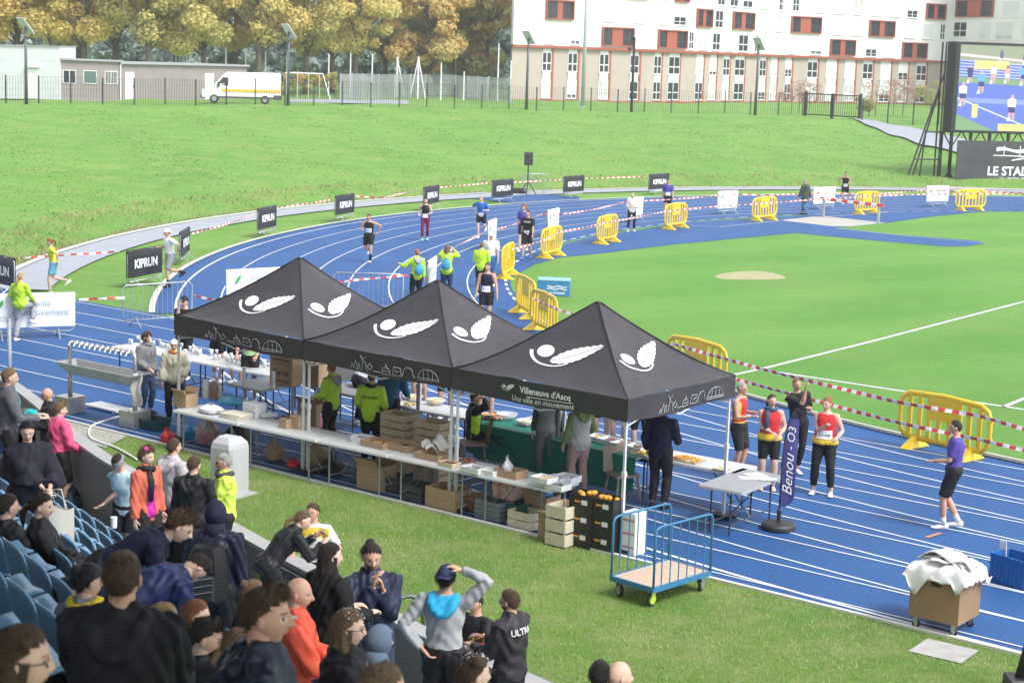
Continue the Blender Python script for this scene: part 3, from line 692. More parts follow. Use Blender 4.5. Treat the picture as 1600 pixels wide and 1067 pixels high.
# ---- trees
def leaf_cloud(clusters, n, size, seed, flat=.6):
    rg = np.random.RandomState(seed)
    cl = np.array([c[:3] for c in clusters]); rad = np.array([c[3] for c in clusters]); w = rad**2.2; w /= w.sum()
    idx = rg.choice(len(cl), n, p=w)
    d = rg.normal(size=(n, 3)); d /= np.linalg.norm(d, axis=1)[:, None]
    rr = rad[idx]*(.35+.65*rg.rand(n)**.6); c = cl[idx]+d*rr[:, None]*np.array([1, 1, .75])
    nrm = rg.normal(size=(n, 3))*.55+d*1.0+np.array([-.15, -.5, .6]); nrm /= np.linalg.norm(nrm, axis=1)[:, None]
    t = np.cross(nrm, rg.normal(size=(n, 3))); t /= np.linalg.norm(t, axis=1)[:, None]; b = np.cross(nrm, t)
    s = size*(.5+.9*rg.rand(n))[:, None]
    V = np.stack([c-t*s, c-b*s*.62, c+t*s, c+b*s*.62], 1)
    tone = np.clip(rg.rand(n)*.55+.45*(rg.rand(len(cl))[idx]), 0, 1)
    return V, tone
def leaf_mesh(name, V, tone, mt):
    n = len(V); me = bpy.data.meshes.new(name); me.vertices.add(n*4); me.vertices.foreach_set('co', V.ravel())
    me.loops.add(n*4); me.loops.foreach_set('vertex_index', np.arange(n*4)); me.polygons.add(n); me.polygons.foreach_set('loop_start', np.arange(n)*4)
    me.update(); me.attributes.new('tone', 'FLOAT', 'FACE').data.foreach_set('value', tone.astype('f')); me.materials.append(mt); me.validate(); return me
M_bark = mat('bark', (.12, .105, .08), .9, .35, 3., bump=.6, bscale=8)
def tree_meshes(seed, h, cr_, z0, n, size, mt, lean=0):
    rd = random.Random(seed); tk = MB(); top = Vector((lean, 0, h*.86))
    tk.tube([(0, 0, -.3), (lean*.15, .05, z0*.5), (lean*.3, 0, z0), (lean*.7, .1, h*.6), top], [.36, .28, .24, .15, .05], 9)
    cl = []
    for i in range(40):
        zz = z0+(h-z0)*(rd.random()**.9); k = (zz-z0)/(h-z0)
        env = cr_*(math.sin(math.pi*min(1, .18+.80*k))**.7)
        a = rd.random()*6.283; r = env*math.sqrt(rd.random())
        c = Vector((lean*k+math.cos(a)*r, math.sin(a)*r, zz)); cl.append((*c, rd.uniform(.6, 1.7)*cr_/4))
        st = Vector((lean*k*.8, 0, max(z0*.75, zz-r*.75-.4)))
        tk.tube([st, st.lerp(c, .5)+Vector((0, 0, .2)), c], [.11, .07, .02], 5)
    V, tone = leaf_cloud(cl, n, size, seed)
    tm = tk.mesh('trunk'); tm.materials.append(M_bark); tm.polygons.foreach_set('use_smooth', [True]*len(tm.polygons))
    return tm, leaf_mesh('crown', V, tone, mt)
M_lf = [leaf_mat('leaf_yellow', [(.60, .44, .15), (.76, .60, .23), (.85, .71, .33), (.64, .62, .26)], transl=.5),
        leaf_mat('leaf_green_yellow', [(.50, .48, .18), (.64, .58, .22), (.77, .67, .28), (.82, .72, .34)], transl=.5),
        leaf_mat('leaf_orange', [(.58, .38, .15), (.72, .50, .20), (.80, .61, .27), (.56, .52, .22)], transl=.5),
        leaf_mat('leaf_haze_blue', [(.26, .34, .30), (.34, .43, .39), (.42, .50, .45)], transl=.35),  # distance haze put into these leaf colours as a pale blue-green tint
        leaf_mat('leaf_olive', [(.30, .30, .11), (.42, .40, .14), (.58, .46, .16), (.36, .38, .15)], transl=.5)]
TM = {}
def tree(name, label, px, Y, ht, cr_, z0, kind, seed, n=7000, size=.33, group=None, lean=0, sc=1., z=None):
    key = (kind, seed)
    if key not in TM: TM[key] = tree_meshes(seed, ht, cr_, z0, n, size, M_lf[kind], lean)
    b = crest(px, Y)
    t = thing(name, label, 'tree', b, random.random()*6, group); t.scale = (sc, sc, sc)
    part('trunk', TM[key][0], t); part('crown', TM[key][1], t)
pl = [(-25, 176, 0, 'by the white cabin'), (28, 172, 0, ''), (82, 184, 1, ''), (131, 172, 0, ''), (180, 188, 1, ''), (232, 172, 1, ''), (275, 190, 0, ''), (318, 174, 1, ''), (368, 186, 0, ''), (405, 176, 0, ''), (478, 180, 1, ''), (520, 192, 0, ''), (556, 182, 0, ''), (602, 200, 4, '')]
for i, (px, Y, k, s) in enumerate(pl):
    tree('plane_tree', 'yellowing autumn plane tree '+('standing past the open end of the white cabin', 'behind the white cabin', 'where white cabin and brown shed meet', 'behind the three small shed windows', 'behind the shed downpipe', 'behind the first shed door', 'behind the plain middle of the shed', 'behind the second shed door', 'behind the nose of the van', 'behind the tail of the van', 'behind the goal frame', 'between goal frame and pale fence', 'behind the start of the pale compound fence', 'beside the braced masts')[i], px, Y, 17, 4.6, 5.0, k, 20+i % 5+k*10, 15000, .205, 'yellow plane trees in a row', sc=.95+.1*random.random())
for i, (px, Y, k, h, s_, lab) in enumerate(((668, 190, 2, 14, 31, 'orange leaved tree beside the braced masts'), (712, 194, 4, 15, 32, 'olive and orange tree between masts and apartment block'), (762, 196, 2, 16, 33, 'russet tree touching the corner of the apartment block'), (738, 206, 4, 17, 34, 'tall sparse olive tree behind the russet tree'), (640, 214, 4, 11, 35, 'low olive tree in the gap where the sky shows'))):
    tree('autumn_tree', lab, px, Y, h, 4.2, 3.2, k, s_, 12000, .22)
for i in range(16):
    tree('background_tree', 'tree painted hazy blue-green in the hindmost belt closing the gaps', -20+54*i, 268+9*(i % 2), 11, 5.2, 1.0, 3, 50+(i+1) % 4, 6500, .42, 'hindmost tree belt', sc=1.15)
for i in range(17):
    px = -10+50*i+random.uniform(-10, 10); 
    tree('background_tree', 'tree painted hazy blue-green in the belt far behind the ball court', px, 232+14*(i % 3), 10.5+1.5*(i % 2), 5.2, 1.0, 3, 50+i % 4, 6500, .42, 'dark tree belt behind the plane trees')
# clipped shrubs and pink saplings before the block
M_pink = leaf_mat('leaf_pink', [(.25, .10, .08), (.42, .22, .18), (.5, .33, .26)], transl=.3)
def sapling(px, Y, h, lab, mt, grp, n=420, seed=1):
    b = crest(px, Y); t = thing('sapling', lab, 'sapling', b, 0, grp); rd = random.Random(seed); m = MB(); cl = []
    m.tube([(0, 0, -.1), (.05, 0, h*.5), (0, 0, h*.95)], [.05, .035, .015], 5)
    for k in range(9):
        a = rd.random()*6.28; z = h*(.25+.6*rd.random()); q = Vector((math.cos(a)*h*.33, math.sin(a)*h*.33, z+h*.18)); m.tube([(0, 0, z), q], [.02, .008], 4); cl.append((*q, h*.17))
    m.build('trunk', M_bark, t); V, tone = leaf_cloud(cl, n, .075, seed); part('crown', leaf_mesh('crown', V, tone, mt), t)
for i, (px, h) in enumerate(((1240, 2.6), (1252, 3.0), (1268, 2.7), (1372, 3.6), (1400, 3.2), (1415, 3.8), (1432, 3.0))):
    sapling(px, 172+i % 3*3, h, 'thin reddish sapling in front of the beige apartment storeys', M_pink, 'reddish saplings by the apartment block', seed=i)
sapling(1458, 168, 3.4, 'dense dark green shrub left of the video screen frame', M_lf[4], None, 1500, 9)
for i, px in enumerate((1352, 1362)):
    sapling(px, 170, 1.6, 'low green bush beside the black gate post', M_lf[4], 'low bushes beside the gate', 900, 20+i)
for i, px in enumerate((458, 470, 484, 498, 512, 524)):
    sapling(px, 172, 2.2, 'rusty hedge bush behind the white goal frame', M_lf[4] if i % 2 else M_lf[2], 'hedge bushes behind the goal frame', 900, 30+i)
# ---- video screen
s0 = gnd(1478, 287, .15); s0 = Vector((s0.x, s0.y, 0))
vd = Vector((math.cos(R(14)), math.sin(R(14)), 0))
scr = thing('video_screen', 'large outdoor video screen on a dark truss frame showing a race', 'screen', s0, R(14))
def zat(px, py): return atd(px, py, s0.y).z
zt, zb_ = zat(1480, 66), zat(1480, 206)
SW = 8.2
m = MB(); m.box((0, -.12, zb_), (SW, .05, zb_+.12)).box((0, -.12, zt-.12), (SW, .05, zt)).box((0, -.12, zb_+.12), (.3, .05, zt-.12)); m.build('bezel', M_dark, scr)
m = MB(); m.box((-.0, .051, zb_-.05), (SW, 1.0, zt+.05)); m.build('cabinet', mat('cabinet_dark', (.035, .037, .04), .7, .3, 2.), scr)
# the picture shown on the screen: flat glowing print
def emat(name, c, s=1.0):
    mt, t, b = nodes(name); b.inputs['Base Color'].default_value = (.01, .01, .01, 1); b.inputs['Emission Color'].default_value = (*c, 1); b.inputs['Emission Strength'].default_value = s; b.inputs['Roughness'].default_value = .4; MATS[name] = mt; return mt
EC = dict(blue=(.13, .22, .72), lblue=(.28, .40, .85), white=(.85, .85, .9), green=(.24, .42, .20), grass=(.36, .42, .28), yellow=(.85, .80, .28), navy=(.04, .05, .18), purple=(.16, .12, .42), skin=(.75, .45, .42), teal=(.15, .5, .8), pinkw=(.9, .75, .78))
en = list(EC); EM = [emat('screen_'+k, EC[k], .62) for k in en]
pm = MB(); x0, x1, y0, y1 = .3, SW, zb_+.12, zt-.12; PW, PH = x1-x0, y1-y0
def scq(pts, c, l):
    pm.m(en.index(c)); pm.add([(x0+min(1, max(0, px))*PW, -.06-.002*l, y0+min(1, max(0, py))*PH) for px, py in pts], [tuple(range(len(pts)))])
scq([(0, 0), (1, 0), (1, .83), (0, .83)], 'blue', 0); scq([(0, .83), (1, .74), (1, 1), (0, 1)], 'grass', 1); scq([(0, .87), (1, .78), (1, .80), (0, .90)], 'pinkw', 2)
scq([(0, 0), (.34, 0), (0, .19)], 'green', 2); scq([(0, .56), (1, .52), (1, .60), (0, .62)], 'green', 2); scq([(0, .33), (1, .30), (1, .37), (0, .38)], 'lblue', 1)
scq([(.0, .37), (.6, .06), (1, -.0), (1, .008), (.6, .075), (.0, .385)], 'white', 3)
for k in range(6): scq([(0, .64+.035*k), (1, .60+.03*k), (1, .608+.03*k), (0, .648+.035*k)], 'white', 2)
for cx_, cy_, w_, h_ in ((.16, .15, .05, .16), (.52, .0, .30, .085), (.28, .72, .3, .1), (.62, .66, .18, .08)): scq([(cx_-w_/2, cy_), (cx_+w_/2, cy_), (cx_+w_/2, cy_+h_), (cx_-w_/2, cy_+h_)], 'yellow', 4)
rd = random.Random(4)
figs = [(.05, .29, .27, 'white', 'navy'), (.48, .13, .3, 'white', 'navy'), (.70, .13, .28, 'navy', 'skin'), (.20, .44, .26, 'teal', 'navy'), (.10, .56, .2, 'navy', 'navy'), (.30, .56, .22, 'white', 'skin'), (.56, .55, .23, 'teal', 'navy'), (.36, .82, .13, 'purple', 'navy'), (.56, .80, .12, 'purple', 'navy'), (.78, .75, .13, 'purple', 'skin'), (.75, .40, .2, 'navy', 'skin'), (.84, .35, .24, 'white', 'skin'), (.94, .40, .3, 'skin', 'navy'), (.80, .55, .24, 'pinkw', 'navy'), (.88, .58, .24, 'purple', 'navy'), (.95, .1, .3, 'navy', 'skin'), (.42, .57, .2, 'skin', 'white'), (.66, .57, .22, 'white', 'navy')]
for fx, fy, h, tc_, bc in figs:
    w_ = h*.16
    scq([(fx-w_*.35, fy+h*.86), (fx+w_*.3, fy+h*.86), (fx+w_*.25, fy+h), (fx-w_*.25, fy+h)], 'skin' if rd.random() < .5 else 'navy', 6)
    scq([(fx-w_*.8, fy+h*.52), (fx+w_*.7, fy+h*.48), (fx+w_*.75, fy+h*.8), (fx+w_*.3, fy+h*.87), (fx-w_*.4, fy+h*.87), (fx-w_*.9, fy+h*.78)], tc_, 6)
    scq([(fx-w_*.6, fy+h*.3), (fx+w_*.6, fy+h*.3), (fx+w_*.6, fy+h*.52), (fx-w_*.6, fy+h*.52)], bc, 7)
    scq([(fx-w_*.7, fy+.01), (fx-w_*.2, fy), (fx-w_*.05, fy+h*.32), (fx-w_*.55, fy+h*.32)], 'skin', 6); scq([(fx+w_*.15, fy), (fx+w_*.6, fy+h*.04), (fx+w_*.5, fy+h*.32), (fx+w_*.1, fy+h*.32)], 'skin', 6)
    scq([(fx-w_*.9, fy-.01), (fx-w_*.1, fy-.01), (fx-w_*.2, fy+.03), (fx-w_*.7, fy+.03)], 'white', 8)
pm.build('display', EM, scr)
# frame under the screen
for i in range(7):
    x = .25+1.3*i; m = MB(); m.box((x-.08, .1, .0), (x+.08, .26, zb_)); m.build('upright', M_dark, scr)
    for s in (-1, 1):
        MB().tube([(x+s*.55, .2, .0), (x+s*.05, .2, .85)], .05, 5).build('brace', M_dark, scr); MB().tube([(x+s*.6, .15, zb_-.02), (x, .15, zb_-.95)], .045, 5).build('brace', M_dark, scr)
    m = MB(); m.add([(x-.45, -.35, 0), (x+.45, -.35, 0), (x+.45, .4, 0), (x-.45, .4, 0), (x-.08, -.02, .55), (x+.08, -.02, .55), (x+.08, .2, .55), (x-.08, .2, .55)], [(0,3,2,1),(4,5,6,7),(0,1,5,4),(1,2,6,5),(2,3,7,6),(3,0,4,7)]); m.build('ballast_foot', M_dark, scr)
for (p, q) in (((-.35, .5, 0), (-.35, .5, zt)), ((-.35, 1.0, 0), (-.35, 1.0, zt)), ((0, .9, 0), (0, .9, zb_)), ((-2.4, .6, .25), (-.35, .5, zb_+3.6)), ((-1.9, .9, .3), (-.35, 1.0, zb_+2.6)), ((-1.55, .6, .2), (-1.3, .6, zb_)), ((-2.0, .6, 1.6), (-.35, .6, 1.6)), ((-1.2, .6, zb_-.05), (0, .6, zb_-.05)), ((-.35, .5, .2), (0, .9, 1.9)), ((0, .9, 1.9), (-.35, .5, zb_))):
    m = MB(); m.tube([p, q], .06, 6); m.build('truss_tube', M_dark, scr)
M_mesh = mat('banner_mesh', (.055, .058, .062), .8, .25, 1., bump=.2, bscale=60)
bn = thing('stadium_banner', 'dark mesh banner with white stadium logo hung under the screen', 'banner', s0-Vector((vd.y, -vd.x, 0))*-.45, R(14))
zb2 = zat(1490, 219)
m = MB(); m.box((.35, 0, .42), (SW, .03, zb2)); m.build('sheet', M_mesh, bn)
vs, fs = text_mesh('LE STADIUM', .78, bold=.02); wt = max(v[0] for v in vs)
LX = 2.55
mbt = MB(); mbt.add(vs, fs, Matrix.Translation((LX+wt, -.006, .98)) @ Matrix.Rotation(R(90), 4, 'X'))
vs, fs = text_mesh('UN CENTRE SPORTIF DE LA MÉTROPOLE', .27, bold=.006); wt2 = max(v[0] for v in vs)
mbt.add(vs, fs, Matrix.Translation((LX+.75+wt2, -.006, .52)) @ Matrix.Rotation(R(90), 4, 'X')); mbt.build('lettering', mat('print_white', (.78, .78, .78), .7, .03), bn)
lg = MB()
def ribbon(f0, f1, xs, n=24):
    lg.add([(xs[0]+(xs[1]-xs[0])*i/n, -.006, f(i/n)) for i in range(n+1) for f in (f0, f1)], [(2*i, 2*i+2, 2*i+3, 2*i+1) for i in range(n)])
zl = 1.6
ribbon(lambda t: zl+.62+.08*math.sin(t*14), lambda t: zl+.82+.08*math.sin(t*14+.6), (LX+.5, LX+5.2))
ribbon(lambda t: zl+.35-.25*t*t, lambda t: zl+.40-.18*t*t, (LX+.3, LX+5.2)); ribbon(lambda t: zl+.05+.2*math.sin(t*3), lambda t: zl+.12+.22*math.sin(t*3), (LX+1.6, LX+5.2))
for k in range(4): ribbon(lambda t: zl+.35, lambda t: zl+1.0, (LX+1.0+k*1.1, LX+1.05+k*1.1), 1)
lg.build('emblem', mat('print_white'), bn)
sheet('screen_pad', [s0+Vector((vd.x*a-vd.y*b, vd.y*a+vd.x*b, 0)) for a, b in ((-5, .6), (-1.2, -3.2), (16, -2.6), (16, 5), (-3, 4))], .06, mat('pad_concrete', (.48, .45, .43), .9, .1, .6), None, 'pale concrete pad under the video screen')
# ================================================================== tents
M_canvas = mat('tent_canvas', (.044, .040, .046), .48, .16, 3., bump=.3, bscale=5, spec=.45)
M_piping = mat('tent_piping', (.006, .006, .007), .5, .1)
M_print = mat('tent_print', (.80, .80, .80), .6, .04)
M_alu = mat('tent_pole_white', (.60, .61, .63), .35, .05, 6.)
ZV, ZE = 1.93, 2.28          # valance bottom / eave
def make_tent(FL, FR, dep, zp, label, logo_text=False, idx=0):
    u = (FR-FL); Lw = u.length; u = u.normalized(); 
    v = Vector((-u.y, u.x, 0)); ang = math.atan2(u.y, u.x)
    t = thing('gazebo_tent', label, 'tent', FL, ang, 'three black gazebo tents in a row')
    e = .06; x0, x1, y0, y1 = -e, Lw+e, -e, dep+e; cx, cy = (x0+x1)/2, (y0+y1)/2
    def surf(face, s, q):
        """s 0..1 along base, q 0..1 to the apex"""
        cor = [(x0, y0), (x1, y0), (x1, y1), (x0, y1)]
        a, b = cor[face], cor[(face+1) % 4]
        bx, by = a[0]+(b[0]-a[0])*s, a[1]+(b[1]-a[1])*s
        px, py = bx+(cx-bx)*q, by+(cy-by)*q
        z = ZE+(zp-ZE)*(q**1.28)
        z -= .07*math.sin(math.pi*s)*math.sin(math.pi*min(1, q*1.05))**.8
        z += .012*math.sin(9*s+5*q+idx*2+face)*(1-q)+.007*math.sin(34*abs(s-.5)+11*q+idx)*(1-q)**1.5*(1-math.sin(math.pi*s)**3)-.02*math.exp(-((q-.5-.12*math.sin(3*s))/.05)**2)*math.sin(math.pi*s)
        return Vector((px, py, z))
    names = ('front', 'right', 'back', 'left')
    m = MB()
    for f in range(4): m.grid(lambda a, b: surf(f, a, min(b, .985)), 44, 26)
    can = m.build('canopy', M_canvas, t, True)
    m = MB(); m.ball((cx, cy, zp-.05), .055, 8, 5); m.build('peak_cap', M_piping, can, True)
    for f in range(4):
        m = MB(); m.tube([surf(f, 0, q)+Vector((0, 0, .006)) for q in np.linspace(0, .98, 12)], .014, 5); m.build('ridge_piping', M_piping, can, True)
    def val(f, s, k, off=0.):
        cor = [(x0, y0), (x1, y0), (x1, y1), (x0, y1)]; a, b = Vector(cor[f]), Vector(cor[(f+1) % 4])
        p = a.lerp(b, s); d = (b-a).normalized(); n_ = Vector((d.y, -d.x))
        w_ = .018*math.sin(s*11+f*2+idx)*k+.012*math.sin(s*29+idx)*k-.03*k*math.sin(math.pi*s)
        zz = ZE-(ZE-ZV)*k+.02*math.sin(s*7+idx)*k
        return Vector((p.x+n_.x*(w_+off), p.y+n_.y*(w_+off), zz))
    for f in range(4):
        m = MB(); m.grid(lambda a, b: val(f, a, 1-b), 28, 4); m.build('valance', M_canvas, t, True)
    # printed emblem: dot, leaf and smile
    def emblem(f, place, size, flip=1, lev=0.):
        def mp(x, y):
            return place(x*size*flip, y*size)
        m = MB(); n = 22
        c = mp(-.62, .08); ring = [mp(-.62+.25*math.cos(a), .08+.20*math.sin(a)) for a in np.linspace(0, 2*math.pi, n, endpoint=False)]
        m.add([c]+ring, [(0, 1+i, 1+(i+1) % n) for i in range(n)])
        top, bot = [], []
        for i in range(17):
            k = i/16; bx, by = -.32+1.32*k, -.22+.62*k; wd = .27*math.sin(math.pi*k**.8)**.75
            sr_ = .02*(1 if i % 2 else -1)*(0 < i < 16)
            nx, ny = -.42, .9
            top.append((bx+nx*(wd+sr_), by+ny*(wd+sr_))); bot.append((bx-nx*(wd+sr_)*.75, by-ny*(wd+sr_)*.75))
        vs = []
        for a, b in zip(top, bot): vs += [mp(*a), mp((a[0]+b[0])/2+.0, (a[1]+b[1])/2+.012), mp((a[0]+b[0])/2, (a[1]+b[1])/2-.012), mp(*b)]
        m.add(vs, [(4*i, 4*i+1, 4*i+5, 4*i+4) for i in range(16)]+[(4*i+2, 4*i+3, 4*i+7, 4*i+6) for i in range(16)])
        vs = []
        for i in range(15):
            a = R(195)+R(125)*i/14; w_ = .055*(1 if i < 2 else 1-.045*i)
            for rr in (.78+w_, .78-w_): vs.append(mp(-.32+rr*math.cos(a)*.95, .17+rr*math.sin(a)*.72))
        m.add(vs, [(2*i, 2*i+1, 2*i+3, 2*i+2) for i in range(14)])
        return m
    def on_face(f, s0, q0, W_, rot=0.):
        ca, sa = math.cos(rot), math.sin(rot)
        H_ = math.hypot((cy-y0 if f % 2 == 0 else cx-x0), zp-ZE)
        def place(x, y):
            x, y = x*ca-y*sa, x*sa+y*ca
            q = q0+y/H_; base = (Lw+2*e if f % 2 == 0 else dep+2*e)
            s = .5+(s0-.5)+x/base/max(.15, 1-q)
            p = surf(f, s, q); pa, pb = surf(f, s+.01, q), surf(f, s, q+.01); nn = (pa-p).cross(pb-p).normalized()
            if nn.z < 0: nn = -nn
            return p+nn*.012
        return place
    for f, s0 in ((0, .50), (1, .46), (2, .5), (3, .5)):
        m = emblem(f, on_face(f, s0, .44, 1, R(2)), .60 if f != 1 else .58); m.build('emblem', M_print, can)
    # outline drawing printed on the valance
    def on_val(f, x, y): return val(f, x, 1-y, .012)
    def outline(f, s0, w_):
        polys = [[(0, 0), (.02, .3), (.03, .0), (.05, .35), (.06, .55), (.07, .35), (.08, 0), (.1, .45), (.11, 0)], [(.13, 0), (.15, .75), (.19, .95), (.15, .75), (.12, .95), (.15, .6), (.18, .55), (.2, 0)],
                 [(.2, .35), (.23, .55), (.26, .35), (.23, .15), (.2, .35)], [(.27, .12), (.36, .12)], [(.37, .05), (.37, .4), (.41, .5), (.45, .4), (.46, .1), (.37, .05)], [(.38, .25), (.45, .25)], [(.40, .4), (.41, .7), (.43, .4)], [(.49, .1), (.5, .62), (.58, .6), (.59, .1), (.49, .1)], [(.52, .45), (.54, .3), (.57, .48)],
                 [(.6, .1)]+[(.66+.05*math.cos(a), .42+.3*math.sin(a)) for a in np.linspace(3.3, -.4, 9)]+[(.73, .1)], [(.76, .05)]+[(.87+.115*math.cos(a), .08+.72*math.sin(a)) for a in np.linspace(3.1, .05, 13)]+[(.76, .05)], [(.82, .08), (.82, .62)], [(.87, .08), (.87, .74)], [(.92, .08), (.92, .62)], [(.76, .2), (.98, .2)]]
        m = MB()
        for pl in polys:
            for a, b in zip(pl, pl[1:]):
                pa, pb = on_val(f, s0+a[0]*w_, .12+.72*a[1]), on_val(f, s0+b[0]*w_, .12+.72*b[1])
                m.tube([pa, pb], .0048, 4)
        m.build('outline_drawing', mat('print_grey', (.42, .42, .44), .6, .05), t); 
    def val_text(f, txt, s0, k0, size, **kw):
        vs, fs = text_mesh(txt, size, **kw); base = (Lw if f % 2 == 0 else dep)+2*e
        return [on_val(f, s0+x/base, 1-k0+y/(ZE-ZV)) for x, y, z in vs], fs
    outline(1, .28, .60)
    if logo_text:
        m = MB(); m.add(*val_text(0, 'Villeneuve d\'Ascq', .545, .40, .135, bold=.003)); m.build('lettering', M_print, t)
        m = MB(); m.add(*val_text(0, 'Une ville en mouvement', .525, .80, .12, shear=.25)); m.build('lettering', M_print, t)
        m = MB(); bw = Lw+2*e
        m.add([on_val(0, a, b) for a, b in ((.44, .345), (.70, .345), (.70, .375), (.44, .375))], [(0, 1, 2, 3)]); m.build('rule', M_print, t)
        m = emblem(0, lambda x, y: on_val(0, .33+x/bw, .60+y/(ZE-ZV)), .13); m.build('emblem', M_print, t)
    else: outline(0, .25+.07*idx, .6)
    # poles, feet, truss
    for i, (x, y) in enumerate(((0, 0), (Lw, 0), (Lw, dep), (0, dep))):
        m = MB(); m.box((x-.022, y-.022, .02), (x+.022, y+.022, 1.15)); p = m.build('leg', M_alu, t)
        m = MB(); m.box((x-.017, y-.017, 1.1), (x+.017, y+.017, ZE-.04)); m.build('inner_tube', M_alu, p)
        m = MB(); m.box((x-.03, y-.03, 1.12), (x+.03, y+.03, 1.2)); m.build('sleeve', M_alu, p)
        m = MB(); m.box((x-.06, y-.06, 0.012), (x+.06, y+.06, .03)); m.build('foot_plate', M_galv, p)
        m = MB(); m.bbox((x-.2, y-.1, .03), (x+.2, y-.03, .07), .01); m.bbox((x-.2, y+.03, .03), (x+.2, y+.1, .07), .01); m.build('weight', M_dark, p)
        cxx, cyy = Lw/2, dep/2
    for a, b in (((0, 0), (Lw, 0)), ((Lw, 0), (Lw, dep)), ((Lw, dep), (0, dep)), ((0, dep), (0, 0))):
        a, b = Vector(a), Vector(b); mid = a.lerp(b, .5)
        for p, q in ((a, mid), (mid, b)):
            m = MB(); m.tube([(p.x, p.y, ZE-.08), (q.x, q.y, ZE-.42)], .014, 4); m.build('truss_bar', M_alu, t)
            m = MB(); m.tube([(p.x, p.y, ZE-.42), (q.x, q.y, ZE-.08)], .014, 4); m.build('truss_bar', M_alu, t)
    return t
f3l, f3r, f2l, f1l = gnd(711, 798), gnd(970, 862), gnd(481, 740), gnd(279, 686)
uu_ = (f3r-f1l).normalized()
def zpk(FL, FR, dep, py, px):
    c = (FL+FR)/2+Vector((-uu_.y, uu_.x, 0))*dep/2
    return atd(px, py, c.y).z
f2r = f3l-uu_*.13; f1r = f2l-uu_*.13
for i, (a, b, py, px, lab) in enumerate(((f1l, f1r, 404, 478, 'black gazebo tent nearest the steel wash trough, boxes beneath'), (f2l, f2r, 440, 701, 'black gazebo tent between the two other tents'), (f3l, f3r, 474, 950, 'black gazebo tent with white lettering on its front valance'))):
    d = 2.74; make_tent(a, b, d, zpk(a, b, d, py, px)+.03, lab, i == 2, i)
# ================================================================== tables
M_tabw = mat('table_white', (.50, .51, .51), .45, .05, 4., dirt=.1)
M_tabg = mat('table_grey', (.27, .28, .30), .5, .05, 4.)
M_leg = mat('table_leg', (.30, .31, .33), .4, .1, metal=.6)
M_legd = mat('table_leg_dark', (.03, .035, .06), .4, .1)
TZ = .74
def table(label, a, b, depth, top=None, legm=None, group=None, cloth=False, z=TZ):
    """a,b: front edge corners (as seen), plan points; table lies towards +N side of a->b"""
    a, b = Vector((a.x, a.y, 0)), Vector((b.x, b.y, 0)); u = b-a; L = u.length; ang = math.atan2(u.y, u.x)
    t = thing('folding_table', label, 'table', a+Vector((0, 0, .018)), ang, group)
    m = MB(); m.bbox((0, 0, z-.045-.018), (L, depth, z-.018), .02); m.build('tabletop', top or M_tabw, t, 'auto')
    for x, d in ((.22, 1), (L-.22, -1)):
        for y in (.07, depth-.07):
            m = MB(); m.tube([(x, y, 0), (x, y, z-.07)], .016, 6); m.tube([(x-.05, y, .0), (x+.05, y, .0)], .014, 5) if False else None; m.build('leg', legm or M_leg, t)
        m = MB(); m.tube([(x, .07, .16), (x, depth-.07, .16)], .012, 5); m.build('crossbar', legm or M_leg, t)
        m = MB(); m.tube([(x, depth/2, .16), (x+d*.45, depth/2, z-.075)], .011, 5); m.build('brace', legm or M_leg, t)
    return t, ang, L
fe = [gnd(*p, TZ) for p in ((268, 640), (386, 658), (530, 688), (621, 708), (740, 738), (862, 766))]
dirf = (fe[-1]-fe[0]).normalized(); o0 = fe[0]; Ltot = (fe[-1]-fe[0]).length
cuts = [0]+[(gnd(*p, TZ)-o0).dot(dirf) for p in ((388, 659), (513, 684), (621, 708), (742, 738))]+[Ltot]
fdesc = ['strewn with towels and trays', 'with small cardboard boxes at its end', 'bare except for berry punnets', 'with open paper-lined fruit boxes', 'stacked with white fruit trays at its end']
FRONT = []
for i in range(5):
    FRONT.append(table('white folding table in the front row, '+fdesc[i], o0+dirf*(cuts[i]+.01), o0+dirf*(cuts[i+1]-.01), .74, group='front row of serving tables'))
def tbl_px(label, p, q, depth, **kw):
    return table(label, gnd(*p, kw.get('z', TZ)), gnd(*q, kw.get('z', TZ)), depth, **kw)
tbl_px('white folding table crowded with paper cups, far end of the row', (172, 541), (296, 563), .74, legm=M_legd)
tbl_px('white folding table lined with paper cups behind the first tent', (298, 563.5), (436, 590), .74, legm=M_legd)
tbl_px('grey folding table set crosswise with an upright white post', (405, 610), (470, 600), 1.0, top=M_tabg, legm=M_legd)
tbl_px('grey folding table under the stacked brown cartons', (476, 601), (560, 620), .8, top=M_tabg, legm=M_legd)
tbl_px('white folding table with glass bowls of fruit', (618, 634), (738, 656), .74, legm=M_legd)
ct, cang, cL = tbl_px('long serving table hidden under a green cloth', (733, 657), (992, 715), .70)
tbl_px('white folding table holding sliced oranges, end of far row', (986, 709), (1148, 740), .74, legm=M_legd)
tbl_px('small grey folding table with papers beside the flag', (1091, 758), (1162, 771), .0, top=M_tabg) if False else None
pA, pB, pC, pD = gnd(1089, 757, TZ), gnd(1160, 770, TZ), gnd(1225, 742, TZ), gnd(1158, 729, TZ)
tb, tbang, tbL = table('small grey folding table with white papers beside the flag', pA, pB, (pC-pB).length, top=M_tabg, legm=M_legd)
